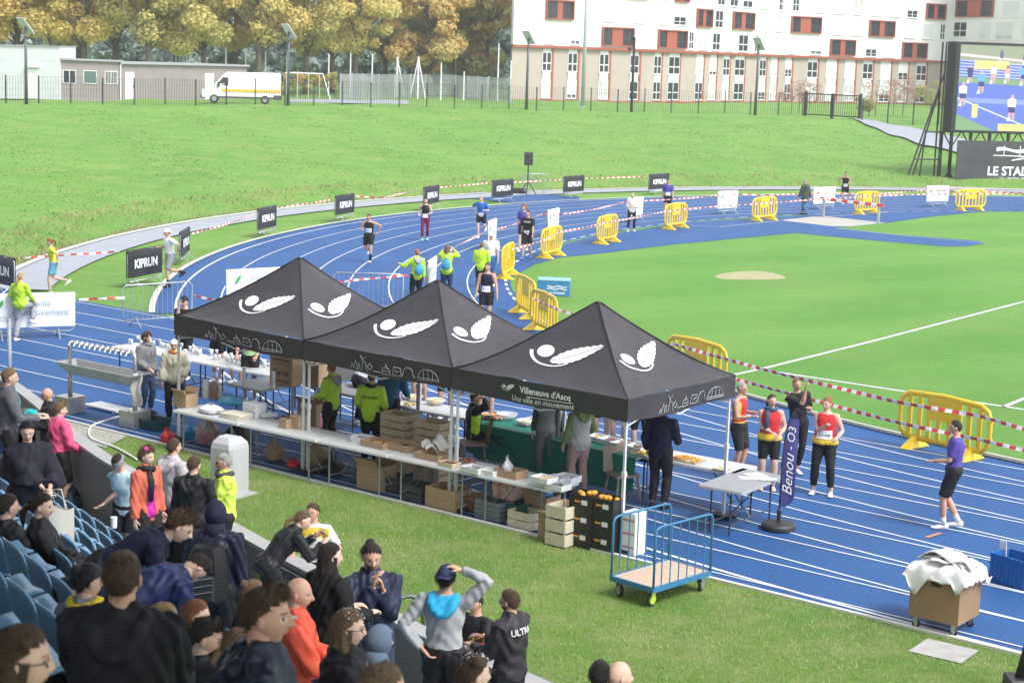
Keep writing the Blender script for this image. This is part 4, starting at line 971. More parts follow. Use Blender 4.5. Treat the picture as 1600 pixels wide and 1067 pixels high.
# green cloth
M_teal = mat('cloth_green', (.012, .16, .115), .8, .12, 3., bump=.3, bscale=6, c2=(.018, .21, .15))
cm = MB(); d0 = .70
def clothf(s, k):
    """k: 0 back hem .. front hem 1"""
    tot = .25+d0+.62; q = k*tot
    if q < .25: y, z = d0+.012, TZ-.25+q
    elif q < .25+d0: y, z = d0+.012-(q-.25)*(d0+.024)/d0, TZ+.004
    else: y, z = -.012-.03*math.sin(s*21)*(q-.25-d0)-.05*(q-.25-d0), TZ+.004-(q-.25-d0)*(1 if .06 < s < .97 else .9)
    return Vector((-.03+s*(cL+.06), y, z-.018))
cm.grid(clothf, 60, 26)
cl = cm.build('tablecloth', M_teal, None, True); cl.location = ct.location; cl.rotation_euler = ct.rotation_euler
tag(cl, 'green cloth with dark lettering draped over the long serving table', 'tablecloth')
vs, fs = text_mesh('APC', .30, bold=.01); lt = MB(); lt.add([(.62+x, -.075, .50+y*.7) for x, y, z in vs], fs); lt.build('lettering', mat('print_navy', (.012, .03, .06), .7), cl)
for c, dx, dz in (((.02, .10, .28), 0, 0), ((.45, .42, .1), .09, .02), ((.1, .3, .5), .05, -.09)):
    m = MB(); m.box((.42+dx, -.078, .42+dz), (.50+dx, -.07, .48+dz), ); m.build('emblem', mat('emblem_%d' % int(c[0]*100), c, .7), cl)
# ================================================================== barriers, tapes, props
M_yel = mat('plastic_yellow', (.72, .50, .03), .4, .08, 3., dirt=.12)
M_steel = mat('barrier_steel', (.45, .47, .50), .4, .12, 8., metal=.7)
M_cover = mat('cover_black', (.022, .020, .026), .55, .15, 3., bump=.15, bscale=5)
M_ban = mat('banner_white', (.74, .77, .78), .6, .05, 2., bump=.1, bscale=5)
M_txtg = mat('banner_text', (.33, .40, .44), .7, .05)
M_leafg = mat('banner_leaf', (.05, .33, .09), .7, .05)
def two(p, q): return gnd(*p), gnd(*q)
def make_plastic():
    t = thing('plastic_barrier', 'x', 'barrier', (0, 0, 0), 0, 'yellow plastic barriers')
    L, h0, h1 = 2.0, .20, 1.05
    m = MB(); r = .045
    m.tube([(-L/2+.15, 0, h0), (-L/2+.03, 0, h0+.12), (-L/2, 0, h0+.3), (-L/2, 0, h1-.25), (-L/2+.05, 0, h1-.1), (-L/2+.2, 0, h1-.01), (0, 0, h1+.03), (L/2-.2, 0, h1-.01), (L/2-.05, 0, h1-.1), (L/2, 0, h1-.25), (L/2, 0, h0+.3), (L/2-.03, 0, h0+.12), (L/2-.15, 0, h0), (-L/2+.15, 0, h0)], .055, 6, ry=.03, ref=(0, 0, 1)); m.build('frame', M_yel, t, True)
    for i, x in enumerate((-.78, -.55, -.34, .34, .55, .78)):
        m = MB(); m.box((x-.045, -.02, h0+.03), (x+.045, .02, h1-.02)); m.build('slat', M_yel, t)
    for x in (-.12, .12):
        m = MB(); m.box((x-.04, -.02, h0+.03), (x+.04, .02, .62)); m.build('slat', M_yel, t)
    m = MB(); m.box((-.29, -.022, .6), (.29, .022, h1-.01)); m.build('sign_plate', M_yel, t)
    for x in (-.62, .62):
        m = MB(); m.add([(x-.10, -.33, .016), (x+.10, -.33, .016), (x+.10, .33, .016), (x-.10, .33, .016), (x-.05, -.05, .22), (x+.05, -.05, .22), (x+.05, .05, .22), (x-.05, .05, .22)], [(0,3,2,1),(4,5,6,7),(0,1,5,4),(1,2,6,5),(2,3,7,6),(3,0,4,7)]); m.build('foot', M_yel, t)
    for s in (-1, 1):
        for z in (.45, .8):
            m = MB(); m.box((s*(L/2+.03)-.03, -.02, z-.03), (s*(L/2+.03)+.03, .02, z+.03)); m.build('lug', M_yel, t)
    return t
yb = [((853, 404), (869, 400), 'between the two black-shirted walkers and the infield'), ((938, 382), (958, 378), 'standing alone where the bend opens to the apron'), ((1044, 359), (1066, 356), 'in front of the purple-shirted runner'), ((1182, 346), (1205, 344), 'between the parka walker and the next white banner'), ((1341, 335), (1366, 333.5), 'behind the red and white hurdle beam'), ((1500, 329.5), (1531, 329), 'beyond the water jump, near the screen'), ((787, 437), (799, 430), 'seen edge-on near the white-capped walker'), ((812, 489), (829, 499), 'beside the blue foam block'), ((837, 516), (860, 527), 'tied to tape next to the middle tent'), ((1060, 600), (1112, 614), 'half hidden by the lettered tent canopy'), ((1428, 699), (1516, 719), 'in the open beside the purple-shirted man')]
proto = make_plastic()
for i, (p, q, s) in enumerate(yb):
    a, b = two(p, q); c = (a+b)/2; c.z = .0
    o = proto if i == 0 else copy_tree(proto)
    o.location = c; o.rotation_euler = (0, 0, math.atan2((b-a).y, (b-a).x)); o['label'] = 'yellow plastic barrier '+s
# steel crowd barrier, optional cover
def steel_barrier(L, cover=None, txt=None, nbar=12, h=1.08, label='x', group=None):
    t = thing('crowd_barrier', label, 'barrier', (0, 0, 0), 0, group)
    m = MB(); z0, z1 = .18, h; k = .09
    m.tube([(-L/2+k, 0, z0), (-L/2, 0, z0+k), (-L/2, 0, z1-k), (-L/2+k, 0, z1), (L/2-k, 0, z1), (L/2, 0, z1-k), (L/2, 0, z0+k), (L/2-k, 0, z0), (-L/2+k, 0, z0)], .019, 6); m.build('frame', M_steel, t, True)
    if cover is None:
        for i in range(nbar):
            x = -L/2+L*(i+1)/(nbar+1); m = MB(); m.tube([(x, 0, z0), (x, 0, z1)], .007, 5); m.build('bar', M_steel, t)
    for x in (-L*.32, L*.32):
        m = MB(); m.tube([(x, -.32, .016), (x, -.02, z0+.06), (x, .02, z0+.06), (x, .32, .016)], .016, 5); m.build('foot', M_steel, t)
    if cover is not None:
        zc0, zc1 = .30, h+.04
        def cv(s, q):
            x = (-L/2-.02)+(L+.04)*s; bulge = .015*math.sin(s*9+q*4)
            ringp = [(-.035-.02*math.sin(s*6), zc0), (-.035, .6), (-.035+bulge, zc1-.05), (0, zc1), (.035, zc1-.05), (.035, .6), (.035+.02*math.sin(s*7), zc0)]
            f = q*(len(ringp)-1); i = min(int(f), len(ringp)-2); a, b = ringp[i], ringp[i+1]; f -= i
            return Vector((x, a[0]+(b[0]-a[0])*f, a[1]+(b[1]-a[1])*f))
        m = MB(); m.grid(cv, 16, 12); c = m.build('cover', cover, t, True)
        for side in (-1, 1):
            Mx = Matrix.Rotation(R(90), 4, 'X') if side < 0 else Matrix.Rotation(R(180), 4, 'Z') @ Matrix.Rotation(R(90), 4, 'X')
            if txt == 'KIPRUN':
                vs, fs = text_mesh('KIPRUN', .36, bold=.014, spacing=.98)
                m = MB(); m.add(vs, fs, Matrix.Translation((.0, side*.062, .68)) @ Mx); m.build('lettering', mat('print_white'), c)
            elif txt == 'ville':
                m = MB()
                for s_, z, sz, dx in (('Une ville', .88, .17, .08), ('en mouvement', .66, .17, .18), ('Villeneuve', .56, .07, -.48), ("d'Ascq", .48, .07, -.50)):
                    vs, fs = text_mesh(s_, sz*L/1.6, shear=.3 if sz > .1 else 0)
                    m.add(vs, fs, Matrix.Translation((dx*L/1.6*(-side), side*.062, z)) @ Mx)
                m.build('lettering', M_txtg, c)
                m = MB(); m.add([(x*L/1.6*(-side)*1., side*.064, z) for x, z in ((-.60, .72), (-.55, .74), (-.47, .86), (-.46, .98), (-.55, .90), (-.60, .80))], [(0, 1, 2, 3, 4, 5)]); m.build('leaf_mark', M_leafg, c)
    return t
kp = [((-30, 452), (34, 468), 1.6, 'next to the lime-jacketed woman on the rail'), ((205, 450), (246, 442), 1.8, 'beside the runner in white shirt and cap'), ((279, 417), (297, 404), 1.8, 'turned edge-on behind the white-shirted runner'), ((406, 371), (427, 366), 1.8, 'on the verge near the first tent peak'), ((527, 347), (549, 343), 1.8, 'on the verge above the bib runner in black'), ((660, 331), (686, 326), 1.8, 'behind the woman in burgundy leggings'), ((771, 317.5), (798, 315), 1.8, 'just before the loudspeaker stand'), ((883, 309.5), (908, 307.5), 1.8, 'just past the loudspeaker stand'), ((1014, 305), (1043, 303), 1.8, 'behind the purple-shirted man at the bend')]
kproto = {}
for i, (p, q, L, s) in enumerate(kp):
    a, b = two(p, q); c = (a+b)/2; c.z = hz(c.x, c.y)-.0
    if L not in kproto: kproto[L] = o = steel_barrier(L, M_cover, 'KIPRUN', group='black covered barriers on the outer verge')
    else: o = copy_tree(kproto[L])
    o.location = c; o.rotation_euler = (0, 0, math.atan2((b-a).y, (b-a).x)); o['label'] = 'black covered crowd barrier with white lettering '+s
bp = [((-20, 532), (112, 528), 2.1, 'with a woman perched on its top rail'), ((372, 484), (432, 480), 1.9, 'rising behind the first tent canopy'), ((664, 470), (682, 455), 1.5, 'between two lime-jacketed volunteers'), ((758, 395), (776, 386), 1.5, 'behind the white-capped walker'), ((849, 374), (876, 366), 1.5, 'right behind the black-shirted walker'), ((978, 350), (1004, 346), 1.5, 'behind the woman in pink cap'), ((1120, 336), (1150, 334), 1.5, 'alone on the lanes past the purple runner'), ((1272, 328), (1300, 327), 1.5, 'in front of the walker in dark parka'), ((1446, 324), (1480, 323), 1.6, 'between the two far yellow barriers'), ((1598, 324), (1630, 323), 1.5, 'cut by the far end of the lanes')]
bproto = {}
for i, (p, q, L, s) in enumerate(bp):
    a, b = two(p, q); c = (a+b)/2; c.z = 0
    if L not in bproto: bproto[L] = o = steel_barrier(L, M_ban, 'ville', group='white town banners on barriers')
    else: o = copy_tree(bproto[L])
    o.location = c; o.rotation_euler = (0, 0, math.atan2((b-a).y, (b-a).x)); o['label'] = 'white town banner on a steel barrier '+s
for p, q, L, s in (((200, 512), (292, 505), 1.95, 'bare steel crowd barrier on the lanes before the drinking man'), ((540, 487), (610, 489), 1.9, 'bare steel crowd barrier between two tent peaks on the lanes'), ((822, 304), (852, 304), 1.5, 'bare steel crowd barrier beside the loudspeaker stand')):
    a, b = two(p, q); o = steel_barrier(L, nbar=13, label=s); c = (a+b)/2; c.z = 0; o.location = c; o.rotation_euler = (0, 0, math.atan2((b-a).y, (b-a).x))
# ---- barrier tape
M_tr = mat('tape_red', (.62, .06, .05), .5, .05); M_tw = mat('tape_white', (.78, .77, .76), .5, .03)
def tape(label, pts, z, wd=.07, sag=.03, st=.13, th=.004):
    P3 = []
    for p in pts: P3.append(gnd(p[0], p[1], p[2] if len(p) > 2 else z))
    t = MB(); o0 = P3[0].copy(); flip = 0
    for a, b in zip(P3, P3[1:]):
        L = (b-a).length; n = max(1, int(L/st)); d = (b-a).normalized()
        nn = Vector((-d.y, d.x, 0)).normalized()*th
        for i in range(n):
            f0, f1 = i/n, (i+1)/n; flip ^= 1; t.m(flip)
            tw0, tw1 = [.5*math.sin(7*f+o0.x) for f in (f0, f1)]
            rs = []
            for f, tw in ((f0, tw0), (f1, tw1)):
                c = a.lerp(b, f)+Vector((0, 0, -sag*L*.25*4*f*(1-f)*.25)); up = Vector((0, 0, 1))*math.cos(tw)*wd/2+Vector((-d.y, d.x, 0))*math.sin(tw)*wd/2
                rs.append([c-up-nn-o0, c-up+nn-o0, c+up+nn-o0, c+up-nn-o0])
            t.loft(rs, caps=False)
    o = t.build('barrier_tape', [M_tr, M_tw]); o.location = o0; tag(o, label, 'tape', 'red and white barrier tapes'); return o
TP = [('upper strand of striped tape across the infield edge by the purple-shirted man', [(1050, 537, .95), (1120, 557, .95), (1200, 579, .95), (1402, 628, .95), (1532, 650, .95), (1640, 682, .95)]),
 ('lower strand of striped tape across the infield edge by the purple-shirted man', [(1110, 581, .5), (1200, 606, .5), (1407, 661, .5), (1527, 686, .5), (1640, 712, .5)]),
 ('striped tape running from the tied yellow barrier under the lettered canopy', [(832, 466), (872, 484), (960, 510)]),
 ('striped tape joining the yellow barriers past the woman in pink cap', [(800, 390), (852, 375), (872, 363), (935, 351), (960, 346), (1037, 331), (1072, 327), (1116, 323), (1180, 319), (1245, 314), (1272, 312), (1338, 308), (1372, 306), (1441, 304), (1498, 303), (1535, 303), (1620, 303)]),
 ('striped tape strung along the middle lanes through the white banners', [(777, 358), (800, 352), (847, 335), (886, 334), (930, 327), (975, 316), (1007, 314), (1060, 311), (1116, 306), (1154, 304), (1209, 305), (1270, 302), (1372, 303), (1441, 298), (1484, 298), (1620, 302)]),
 ('striped tape between the steel barrier and the volunteers', [(522, 442), (560, 437), (637, 430)]),
 ('striped tape between the lime-jacketed volunteers and the white-capped walker', [(690, 402), (712, 385), (757, 363)]),
 ('striped tape linking the black covered barriers on the left verge', [(38, 403), (110, 398), (187, 393)]),
 ('striped tape rising along the footpath edge', [(300, 365), (350, 352), (397, 335)]),
 ('striped tape from third to fourth black barrier along the bank foot', [(430, 325), (475, 319), (519, 312)]),
 ('striped tape drooping below the bank behind the burgundy runner', [(554, 307), (600, 309), (652, 296)]),
 ('striped tape stretched towards the loudspeaker', [(688, 293), (765, 286)]), ('striped tape joining loudspeaker barriers', [(803, 285), (877, 281)]),
 ('striped tape on the far verge past the loudspeaker', [(914, 279), (1009, 276)]),
 ('striped tape from the town banner to the bare barrier', [(124, 468), (195, 465)]), ('striped tape sagging behind the drinking man', [(299, 461), (340, 470), (375, 459)])]
for l, p in TP: tape(l, p, .92, wd=.07 if p[0][1] > 500 else .055, st=.13 if p[0][1] > 500 else .2)
# ---- loudspeaker on stand
b = gnd(824, 305); t = thing('speaker_stand', 'black tripod stand carrying a loudspeaker beside the outer lane', 'stand', b)
m = MB(); m.tube([(0, 0, .5), (0, 0, 1.55)], .035, 6); m.build('pole', M_dark, t)
for k in range(3):
    a = k*2.1+.4; m = MB(); m.tube([(0, 0, .75), (math.cos(a)*.5, math.sin(a)*.5, .02)], .025, 5); m.build('leg', M_dark, t)
sk = thing('loudspeaker', 'black loudspeaker on a tripod at the outside of the bend', 'loudspeaker', b+Vector((0, 0, 1.55)), R(15))
m = MB(); m.bbox((-.2, -.18, 0), (.2, .18, .68), .04); m.build('cabinet', M_dark, sk, 'auto'); m = MB(); m.box((-.17, -.19, .05), (.17, -.181, .62)); m.build('grille', mat('grille', (.035, .035, .04), .8), sk)
bg_ = gnd(811, 303); cs = MB(); cs.bbox((-.35, -.22, 0), (.35, .22, .3), .06); o = cs.build('equipment_bag', M_dark, None, 'auto'); o.location = bg_; tag(o, 'black equipment bag on the ground by the speaker stand', 'bag')
# ---- blue foam block
a, b = gnd(840, 463), gnd(889, 463); t = thing('foam_block', 'blue foam landing block with white logo on the infield', 'block', (a+b)/2+Vector((0, .0, .01)), R(-4))
L = (b-a).length; m = MB(); m.bbox((-L/2, 0, 0), (L/2, .55, .45), .02); m.build('body', mat('block_blue', (.04, .20, .42), .6, .06), t)
m = MB(); m.bbox((-L/2-.01, -.01, .452), (L/2+.01, .56, .50), .02); m.build('lid', mat('block_light', (.22, .42, .6), .6), t)
vs, fs = text_mesh('LE STADIUM', .085, bold=.003); m = MB(); m.add(vs, fs, Matrix.Translation((.1, -.004, .09)) @ Matrix.Rotation(R(90), 4, 'X'))
for k in range(2): m.add([(-.2+.6*i/8, -.004, .2+.07*k+.02*math.sin(i*1.5+k)+dz) for i in range(9) for dz in (0, .03)], [(2*i, 2*i+2, 2*i+3, 2*i+1) for i in range(8)])
m.build('lettering', mat('print_white'), t)
# ---- steeplechase hurdle
a, b = gnd(1286, 339.5), gnd(1372, 350); t = thing('steeple_hurdle', 'red and white striped steeplechase hurdle at the water jump', 'hurdle', a, math.atan2((b-a).y, (b-a).x)); L = (b-a).length
n = 11
for i in range(n):
    m = MB(); m.box((-.25+(L+.5)*i/n, -.06, .80), (-.25+(L+.5)*(i+1)/n, .06, .93)); m.build('beam_stripe', M_tr if i % 2 == 0 else M_tw, t)
for x in (0, L): m = MB(); m.box((x-.05, -.05, 0), (x+.05, .05, .8)); m.build('post', M_steel, t)
# ---- wash trough
M_inox = mat('stainless', (.46, .46, .45), .35, .15, 6., metal=.75)
a, b = gnd(110, 644), gnd(211, 667); u = (b-a); L = u.length
t = thing('wash_trough', 'stainless steel wash trough with a row of taps on two weighted feet', 'trough', a+Vector((0, 0, .012)), math.atan2(u.y, u.x))
for x in (0, L):
    m = MB(); m.bbox((x-.2, -.22, 0), (x+.2, .22, .32), .01); m.build('ballast_box', M_inox, t)
    m = MB(); m.tube([(x, .05, .3), (x, .05, 1.02)], .045, 8); m.tube([(x+.06, -.05, .3), (x+.06, -.05, .9)], .03, 6); m.build('post', M_inox, t, True) if False else None
    m = MB(); m.tube([(x, .0, .3), (x, .0, .85)], .045, 8); m.build('post', M_inox, t, True)
z0, z1 = .78, 1.0
m = MB()
def rc(x0, x1, y0, y1, z): return [(x0, y0, z), (x1, y0, z), (x1, y1, z), (x0, y1, z)]
m.loft([rc(.1, L-.0, -.14, .14, z0), rc(-.15, L+.2, -.26, .26, z1), rc(-.12, L+.17, -.23, .23, z1), rc(.12, L-.02, -.12, .12, z0+.03)], caps=False); m.add(rc(.1, L, -.14, .14, z0), [(3, 2, 1, 0)]); m.add(rc(.12, L-.02, -.12, .12, z0+.03), [(0, 1, 2, 3)]); m.build('basin', M_inox, t)
m = MB(); m.tube([(0, .0, .85), (0, .0, 1.32), (.06, .0, 1.38), (L-.06, .0, 1.38), (L, .0, 1.32), (L, .0, .85)], .035, 8); m.build('tap_rail', M_inox, t, True)
for k in range(12):
    x = .12+(L-.24)*k/11
    for s in (-1, 1):
        m = MB(); m.tube([(x, 0, 1.39), (x, s*.09, 1.39), (x, s*.12, 1.33)], .016, 5); m.build('tap', mat('tap_white', (.75, .75, .73), .35), t)
o = MB(); o.grid(lambda s, q: Vector((-.10+.2*s+.02*math.sin(q*9), -.02-.06*math.sin(q*3.1)-.03*math.sin(s*9), .32+.62*q)), 8, 12); o = o.build('hanging_towel', mat('cloth_grey', (.5, .5, .5), .9, .1), None, True); o.location = b+Vector((.05, -.05, .1)); tag(o, 'grey towel hung over the end post of the wash trough', 'towel')
# hose
hp = [gnd(204, 640, .5), gnd(198, 645, .25), gnd(188, 650, .03), gnd(150, 662, .03), gnd(139, 672, .03), gnd(142, 684, .03), gnd(160, 692, .03), gnd(178, 698, .03), gnd(196, 707, .03), gnd(214, 718, .03)]
def smooth(pts, n=6):
    out = []
    for i in range(len(pts)-1):
        p0, p1, p2, p3 = pts[max(0, i-1)], pts[i], pts[i+1], pts[min(len(pts)-1, i+2)]
        for k in range(n):
            s = k/n; out.append(.5*((2*p1)+(p2-p0)*s+(2*p0-5*p1+4*p2-p3)*s*s+(3*p1-p0-3*p2+p3)*s**3))
    return out+[pts[-1]]
hp = [Vector(p) for p in hp]; o = MB().tube([p-hp[0] for p in smooth(hp)], .022, 8).build('hose', mat('hose_white', (.68, .69, .68), .4), None, True); o.location = hp[0]; tag(o, 'white hose snaking from the wash trough across the apron', 'hose')
# duckboard, basin
a, b = gnd(131, 637), gnd(183, 628); t = thing('duckboard', 'white plastic duckboard lying between the trough feet', 'duckboard', a+Vector((0, 0, .02)), TH)
for k in range(6): m = MB(); m.box((0, .07*k, .03), (1.0, .07*k+.05, .06)); m.build('slat', M_shut, t)
for x in (.1, .9): m = MB(); m.box((x-.03, 0, 0), (x+.03, .41, .029)); m.build('bearer', M_shut, t)
def tray(name, label, cat, loc, w_, d, h, mt, rz=TH, taper=.9, group=None, th=.012, lip=0):
    t = thing(name, label, cat, loc, rz, group); m = MB()
    def r4(k, z, i=0): return [(-w_/2*k+i, -d/2*k+i, z), (w_/2*k-i, -d/2*k+i, z), (w_/2*k-i, d/2*k-i, z), (-w_/2*k+i, d/2*k-i, z)]
    m.loft([r4(taper, 0), r4(1, h), r4(1, h, th), r4(taper, th, th)], caps=False); m.add(r4(taper, 0), [(3, 2, 1, 0)]); m.add(r4(taper, th, th), [(0, 1, 2, 3)])
    m.build('shell', mt, t); return t
tray('basin', 'dark green plastic basin on the ground by the trough', 'basin', gnd(238, 669, .012), .62, .42, .2, mat('basin_green', (.02, .06, .06), .4), TH, .82, lip=1)
# ---- bags
def bag(name, label, loc, r, sc, mt, seed=0, knot=True):
    m = MB(); rd = random.Random(seed); n, k = 26, 16; rings = []
    for i in range(k+1):
        f = i/k; prof = min(1, .72+f*1.6)*(1 if f < .45 else max(.16, 1-((f-.45)/.5)**1.4)) if f < .94 else .3
        ring = []
        for j in range(n):
            a = 2*math.pi*j/n; w_ = 1+.13*math.sin(j*1.9+i*.9+seed)*math.sin(i*.7+j*.5)+.09*math.sin(3*a+seed*2+f*4)+rd.uniform(-.05, .05)
            ring.append((math.cos(a)*r*prof*sc[0]*w_+.18*r*math.sin(f*4+seed)*f, math.sin(a)*r*prof*sc[1]*w_, f*1.9*r*sc[2]*(1+.10*math.sin(a*2+seed))*(1 if i else 0)))
        rings.append(ring)
    m.loft(rings); o = m.build(name, mt, None, True); o.location = loc; o.rotation_euler = (0, 0, seed); return tag(o, label, 'bag')
M_red = mat('bag_red', (.55, .03, .04), .45, .15, 6., bump=.3, bscale=10); M_bb = mat('bag_blue', (.03, .22, .50), .4, .15, 6., bump=.3, bscale=10)
M_kraft = mat('kraft', (.34, .24, .15), .85, .12, 5., bump=.15, bscale=10); M_plw = mat('plastic_film', (.62, .64, .66), .3, .12, 5., bump=.4, bscale=8); M_tealb = mat('bag_cyan', (.10, .45, .66), .4, .15, 6., bump=.3, bscale=10)
bag('sports_bag', 'crumpled red bag on the blue track next to the first tent leg', gnd(262, 691, .012), .17, (.9, .7, .8), M_red, 1)
bag('plastic_bag', 'blue bag squeezed behind the first tent leg under the table', gnd(296, 688, .012), .2, (.7, .7, .9), M_bb, 2)
bag('rubbish_sack', 'translucent rubbish sack with red contents under the first table', gnd(324, 694, .012), .26, (.8, .7, 1.1), mat('sack_film', (.48, .45, .46), .35, .3, 4., c2=(.5, .12, .15), bump=.4, bscale=8), 3)
bag('rubbish_sack', 'black rubbish sack slumped under the first table beside the grey cabinet', gnd(372, 700, .012), .28, (1, .8, .9), M_black, 4)
bag('paper_sack', 'brown paper sack full of dark cloth under the front tables', gnd(428, 718, .012), .22, (1, .75, .85), M_kraft, 5)
bag('round_bag', 'small round red bag on the track before the twin tent legs', gnd(458, 731, .012), .12, (1, 1, .8), M_red, 6)
bag('paper_sack', 'brown paper sack standing behind the twin tent legs', gnd(495, 728, .012), .24, (.8, .7, .95), M_kraft, 7)
bag('dark_bag', 'black holdall lying under the berry table', gnd(520, 738, .012), .24, (1.4, .8, .6), M_black, 8)
ft = TZ+.002
bag('plastic_bag', 'crumpled cyan plastic bag on the first front table', gnd(362, 632, ft), .13, (1.7, 1.2, .7), M_tealb, 9)
bag('plastic_bag', 'clear plastic bag lying on the second front table', gnd(421, 652, ft), .08, (2.0, 1.2, .7), M_plw, 10)
# ---- grey service cabinet with dome
a = gnd(357, 772); t = thing('service_cabinet', 'pale grey service cabinet with faceted top and round dome on the lawn', 'cabinet', a, R(-30))
M_cab = mat('cabinet_grey', (.44, .45, .47), .7, .06, 3., dirt=.12)
m = MB(); r8 = lambda w_, d, z, c: [(-w_, -d+c, z), (-w_+c, -d, z), (w_-c, -d, z), (w_, -d+c, z), (w_, d, z), (-w_, d, z)]
m.loft([r8(.23, .22, 0, .05), r8(.23, .22, .78, .05), r8(.22, .2, .86, .06), r8(.15, .12, .95, .05)]); m.build('housing', M_cab, t)
m = MB(); m.ball((.08, -.22, .62), .11, 12, 8, sc=(1, .7, 1)); m.build('dome', mat('dome_grey', (.28, .32, .34), .5), t, True)
m = MB(); m.box((-.19, -.2235, .06), (.02, -.2205, .55)); m.build('door', M_cab, t)
m = MB(); m.box((-.34, -.32, -.02), (.34, .34, .02)); m.build('plinth', M_conc, t)
# ---- cartons, crates
M_card = mat('cardboard', (.40, .27, .165), .85, .08, 4., bump=.1, bscale=20, dirt=.1)
M_wood = mat('crate_wood', (.50, .40, .27), .8, .14, 9., bump=.2, bscale=20); M_woodp = mat('crate_wood_pale', (.58, .52, .40), .8, .12, 9., bump=.2, bscale=20)
M_blk = mat('fruit_box_black', (.016, .016, .017), .5, .2, 4.); M_tray = mat('tray_white', (.72, .74, .75), .5, .05)
M_orange = mat('orange_skin', (.75, .33, .03), .45, .12, 20., bump=.2, bscale=60); M_pulp = mat('fruit_yellow', (.72, .50, .12), .5, .2, 15.); M_berry = mat('fruit_dark', (.16, .04, .035), .5, .5, 18.); M_apple = mat('fruit_red', (.45, .12, .07), .4, .3, 12.)
def carton(label, loc, w_, d, h, mt=None, rz=TH, open_=True, flaps=True, name='carton', cat='box', group=None, text=None):
    t = thing(name, label, cat, loc, rz, group); mt = mt or M_card
    if open_:
        th = .012
        for nm, a, b in (('side_panel', (-w_/2, -d/2, 0), (w_/2, -d/2+th, h)), ('side_panel', (-w_/2, d/2-th, 0), (w_/2, d/2, h)), ('end_panel', (-w_/2, -d/2+th, 0), (-w_/2+th, d/2-th, h)), ('end_panel', (w_/2-th, -d/2+th, 0), (w_/2, d/2-th, h)), ('base', (-w_/2+th, -d/2+th, 0), (w_/2-th, d/2-th, th))):
            MB().box(a, b).build(nm, mt, t)
        if flaps:
            for s, ang in ((-1, 35), (1, 20)):
                M_ = Matrix.Translation((0, s*d/2, h)) @ Matrix.Rotation(R(-s*ang), 4, 'X'); m = MB(); m.box((-w_/2+.01, -.005, .0), (w_/2-.01, .005, d*.35), M_); m.build('flap', mt, t)
    else:
        MB().bbox((-w_/2, -d/2, 0), (w_/2, d/2, h), .006).build('shell', mt, t)
        MB().box((-w_/2+.006, -.03, h+.0005), (w_/2-.006, .03, h+.003)).build('packing_tape', mat('tape_brown', (.42, .3, .18), .3), t)
    if text:
        m = MB()
        for s_, z, sz in text:
            vs, fs = text_mesh(s_, sz, bold=.002); m.add(vs, fs, Matrix.Translation((0, -d/2-.003, z)) @ Matrix.Rotation(R(90), 4, 'X'))
        m.build('lettering', mat('print_brown', (.05, .03, .025), .8), t)
    return t
def crate(label, loc, w_, d, h, mt=None, rz=TH, nslat=2, name='wooden_crate', group=None):
    t = thing(name, label, 'crate', loc, rz, group); mt = mt or M_wood
    for s in (-1, 1):
        for k in range(nslat):
            z0 = h*(k+.06)/nslat; z1 = h*(k+.94)/nslat
            MB().box((-w_/2, s*d/2-.006, z0), (w_/2, s*d/2+.006, z1)).build('slat', mt, t); MB().box((s*w_/2-.006, -d/2+.007, z0), (s*w_/2+.006, d/2-.007, z1)).build('slat', mt, t)
    for x in (-1, 1):
        for y in (-1, 1): MB().box((x*(w_/2-.03)-.015, y*(d/2-.022)-.013, 0), (x*(w_/2-.03)+.015, y*(d/2-.022)+.013, h)).build('corner_post', mt, t)
    MB().box((-w_/2+.01, -d/2+.01, .004), (w_/2-.01, d/2-.01, .014)).build('base', mt, t)
    return t
def heap(name, label, cat, loc, w_, d, n, r, mt, rz=TH, seed=0, z=0., elong=1.):
    rd = random.Random(seed); m = MB()
    for i in range(n):
        x, y = rd.uniform(-w_/2, w_/2), rd.uniform(-d/2, d/2); k = 1-((x/(w_/2))**2+(y/(d/2))**2)/2
        m.ball((x, y, r*.8+k*r*rd.uniform(.1, 1.6)), r*rd.uniform(.75, 1.1), 7, 5, sc=(elong, 1, .85))
    o = m.build(name, mt, None, True); o.location = loc; o.rotation_euler = (0, 0, rz); tag(o, label, cat); o['kind'] = 'stuff'; return o
def tp(px, py, z=TZ+.002): return gnd(px, py, z)
# cartons behind tent one
cb = tp(449, 600)
for k in range(2): carton('brown carton with dark lettering, '+('lower' if k == 0 else 'upper')+' of the pair on the crosswise tables', cb+Vector((0, .08, .405*k)), .56, .42, .40, rz=TH+R(6), open_=False, text=(('Re-uz', .24, .17), ('Réemploi & lavage', .08, .055)), group='lettered cartons')
carton('plain brown carton with white label beside the lettered cartons', tp(497, 601), .42, .4, .44, open_=False)
carton('brown carton standing under the grey carton table', gnd(492, 668, .012), .5, .45, .5)
o = MB().bbox((-.55, -.05, 0), (.55, .05, 1.1), .02).build('display_board', mat('panel_white', (.6, .6, .6), .8, .05), None); o.location = tp(520, 596)+Vector((.05, .35, 0)); o.rotation_euler = (0, 0, TH); tag(o, 'tall pale panel standing behind the cartons under the tent', 'panel')
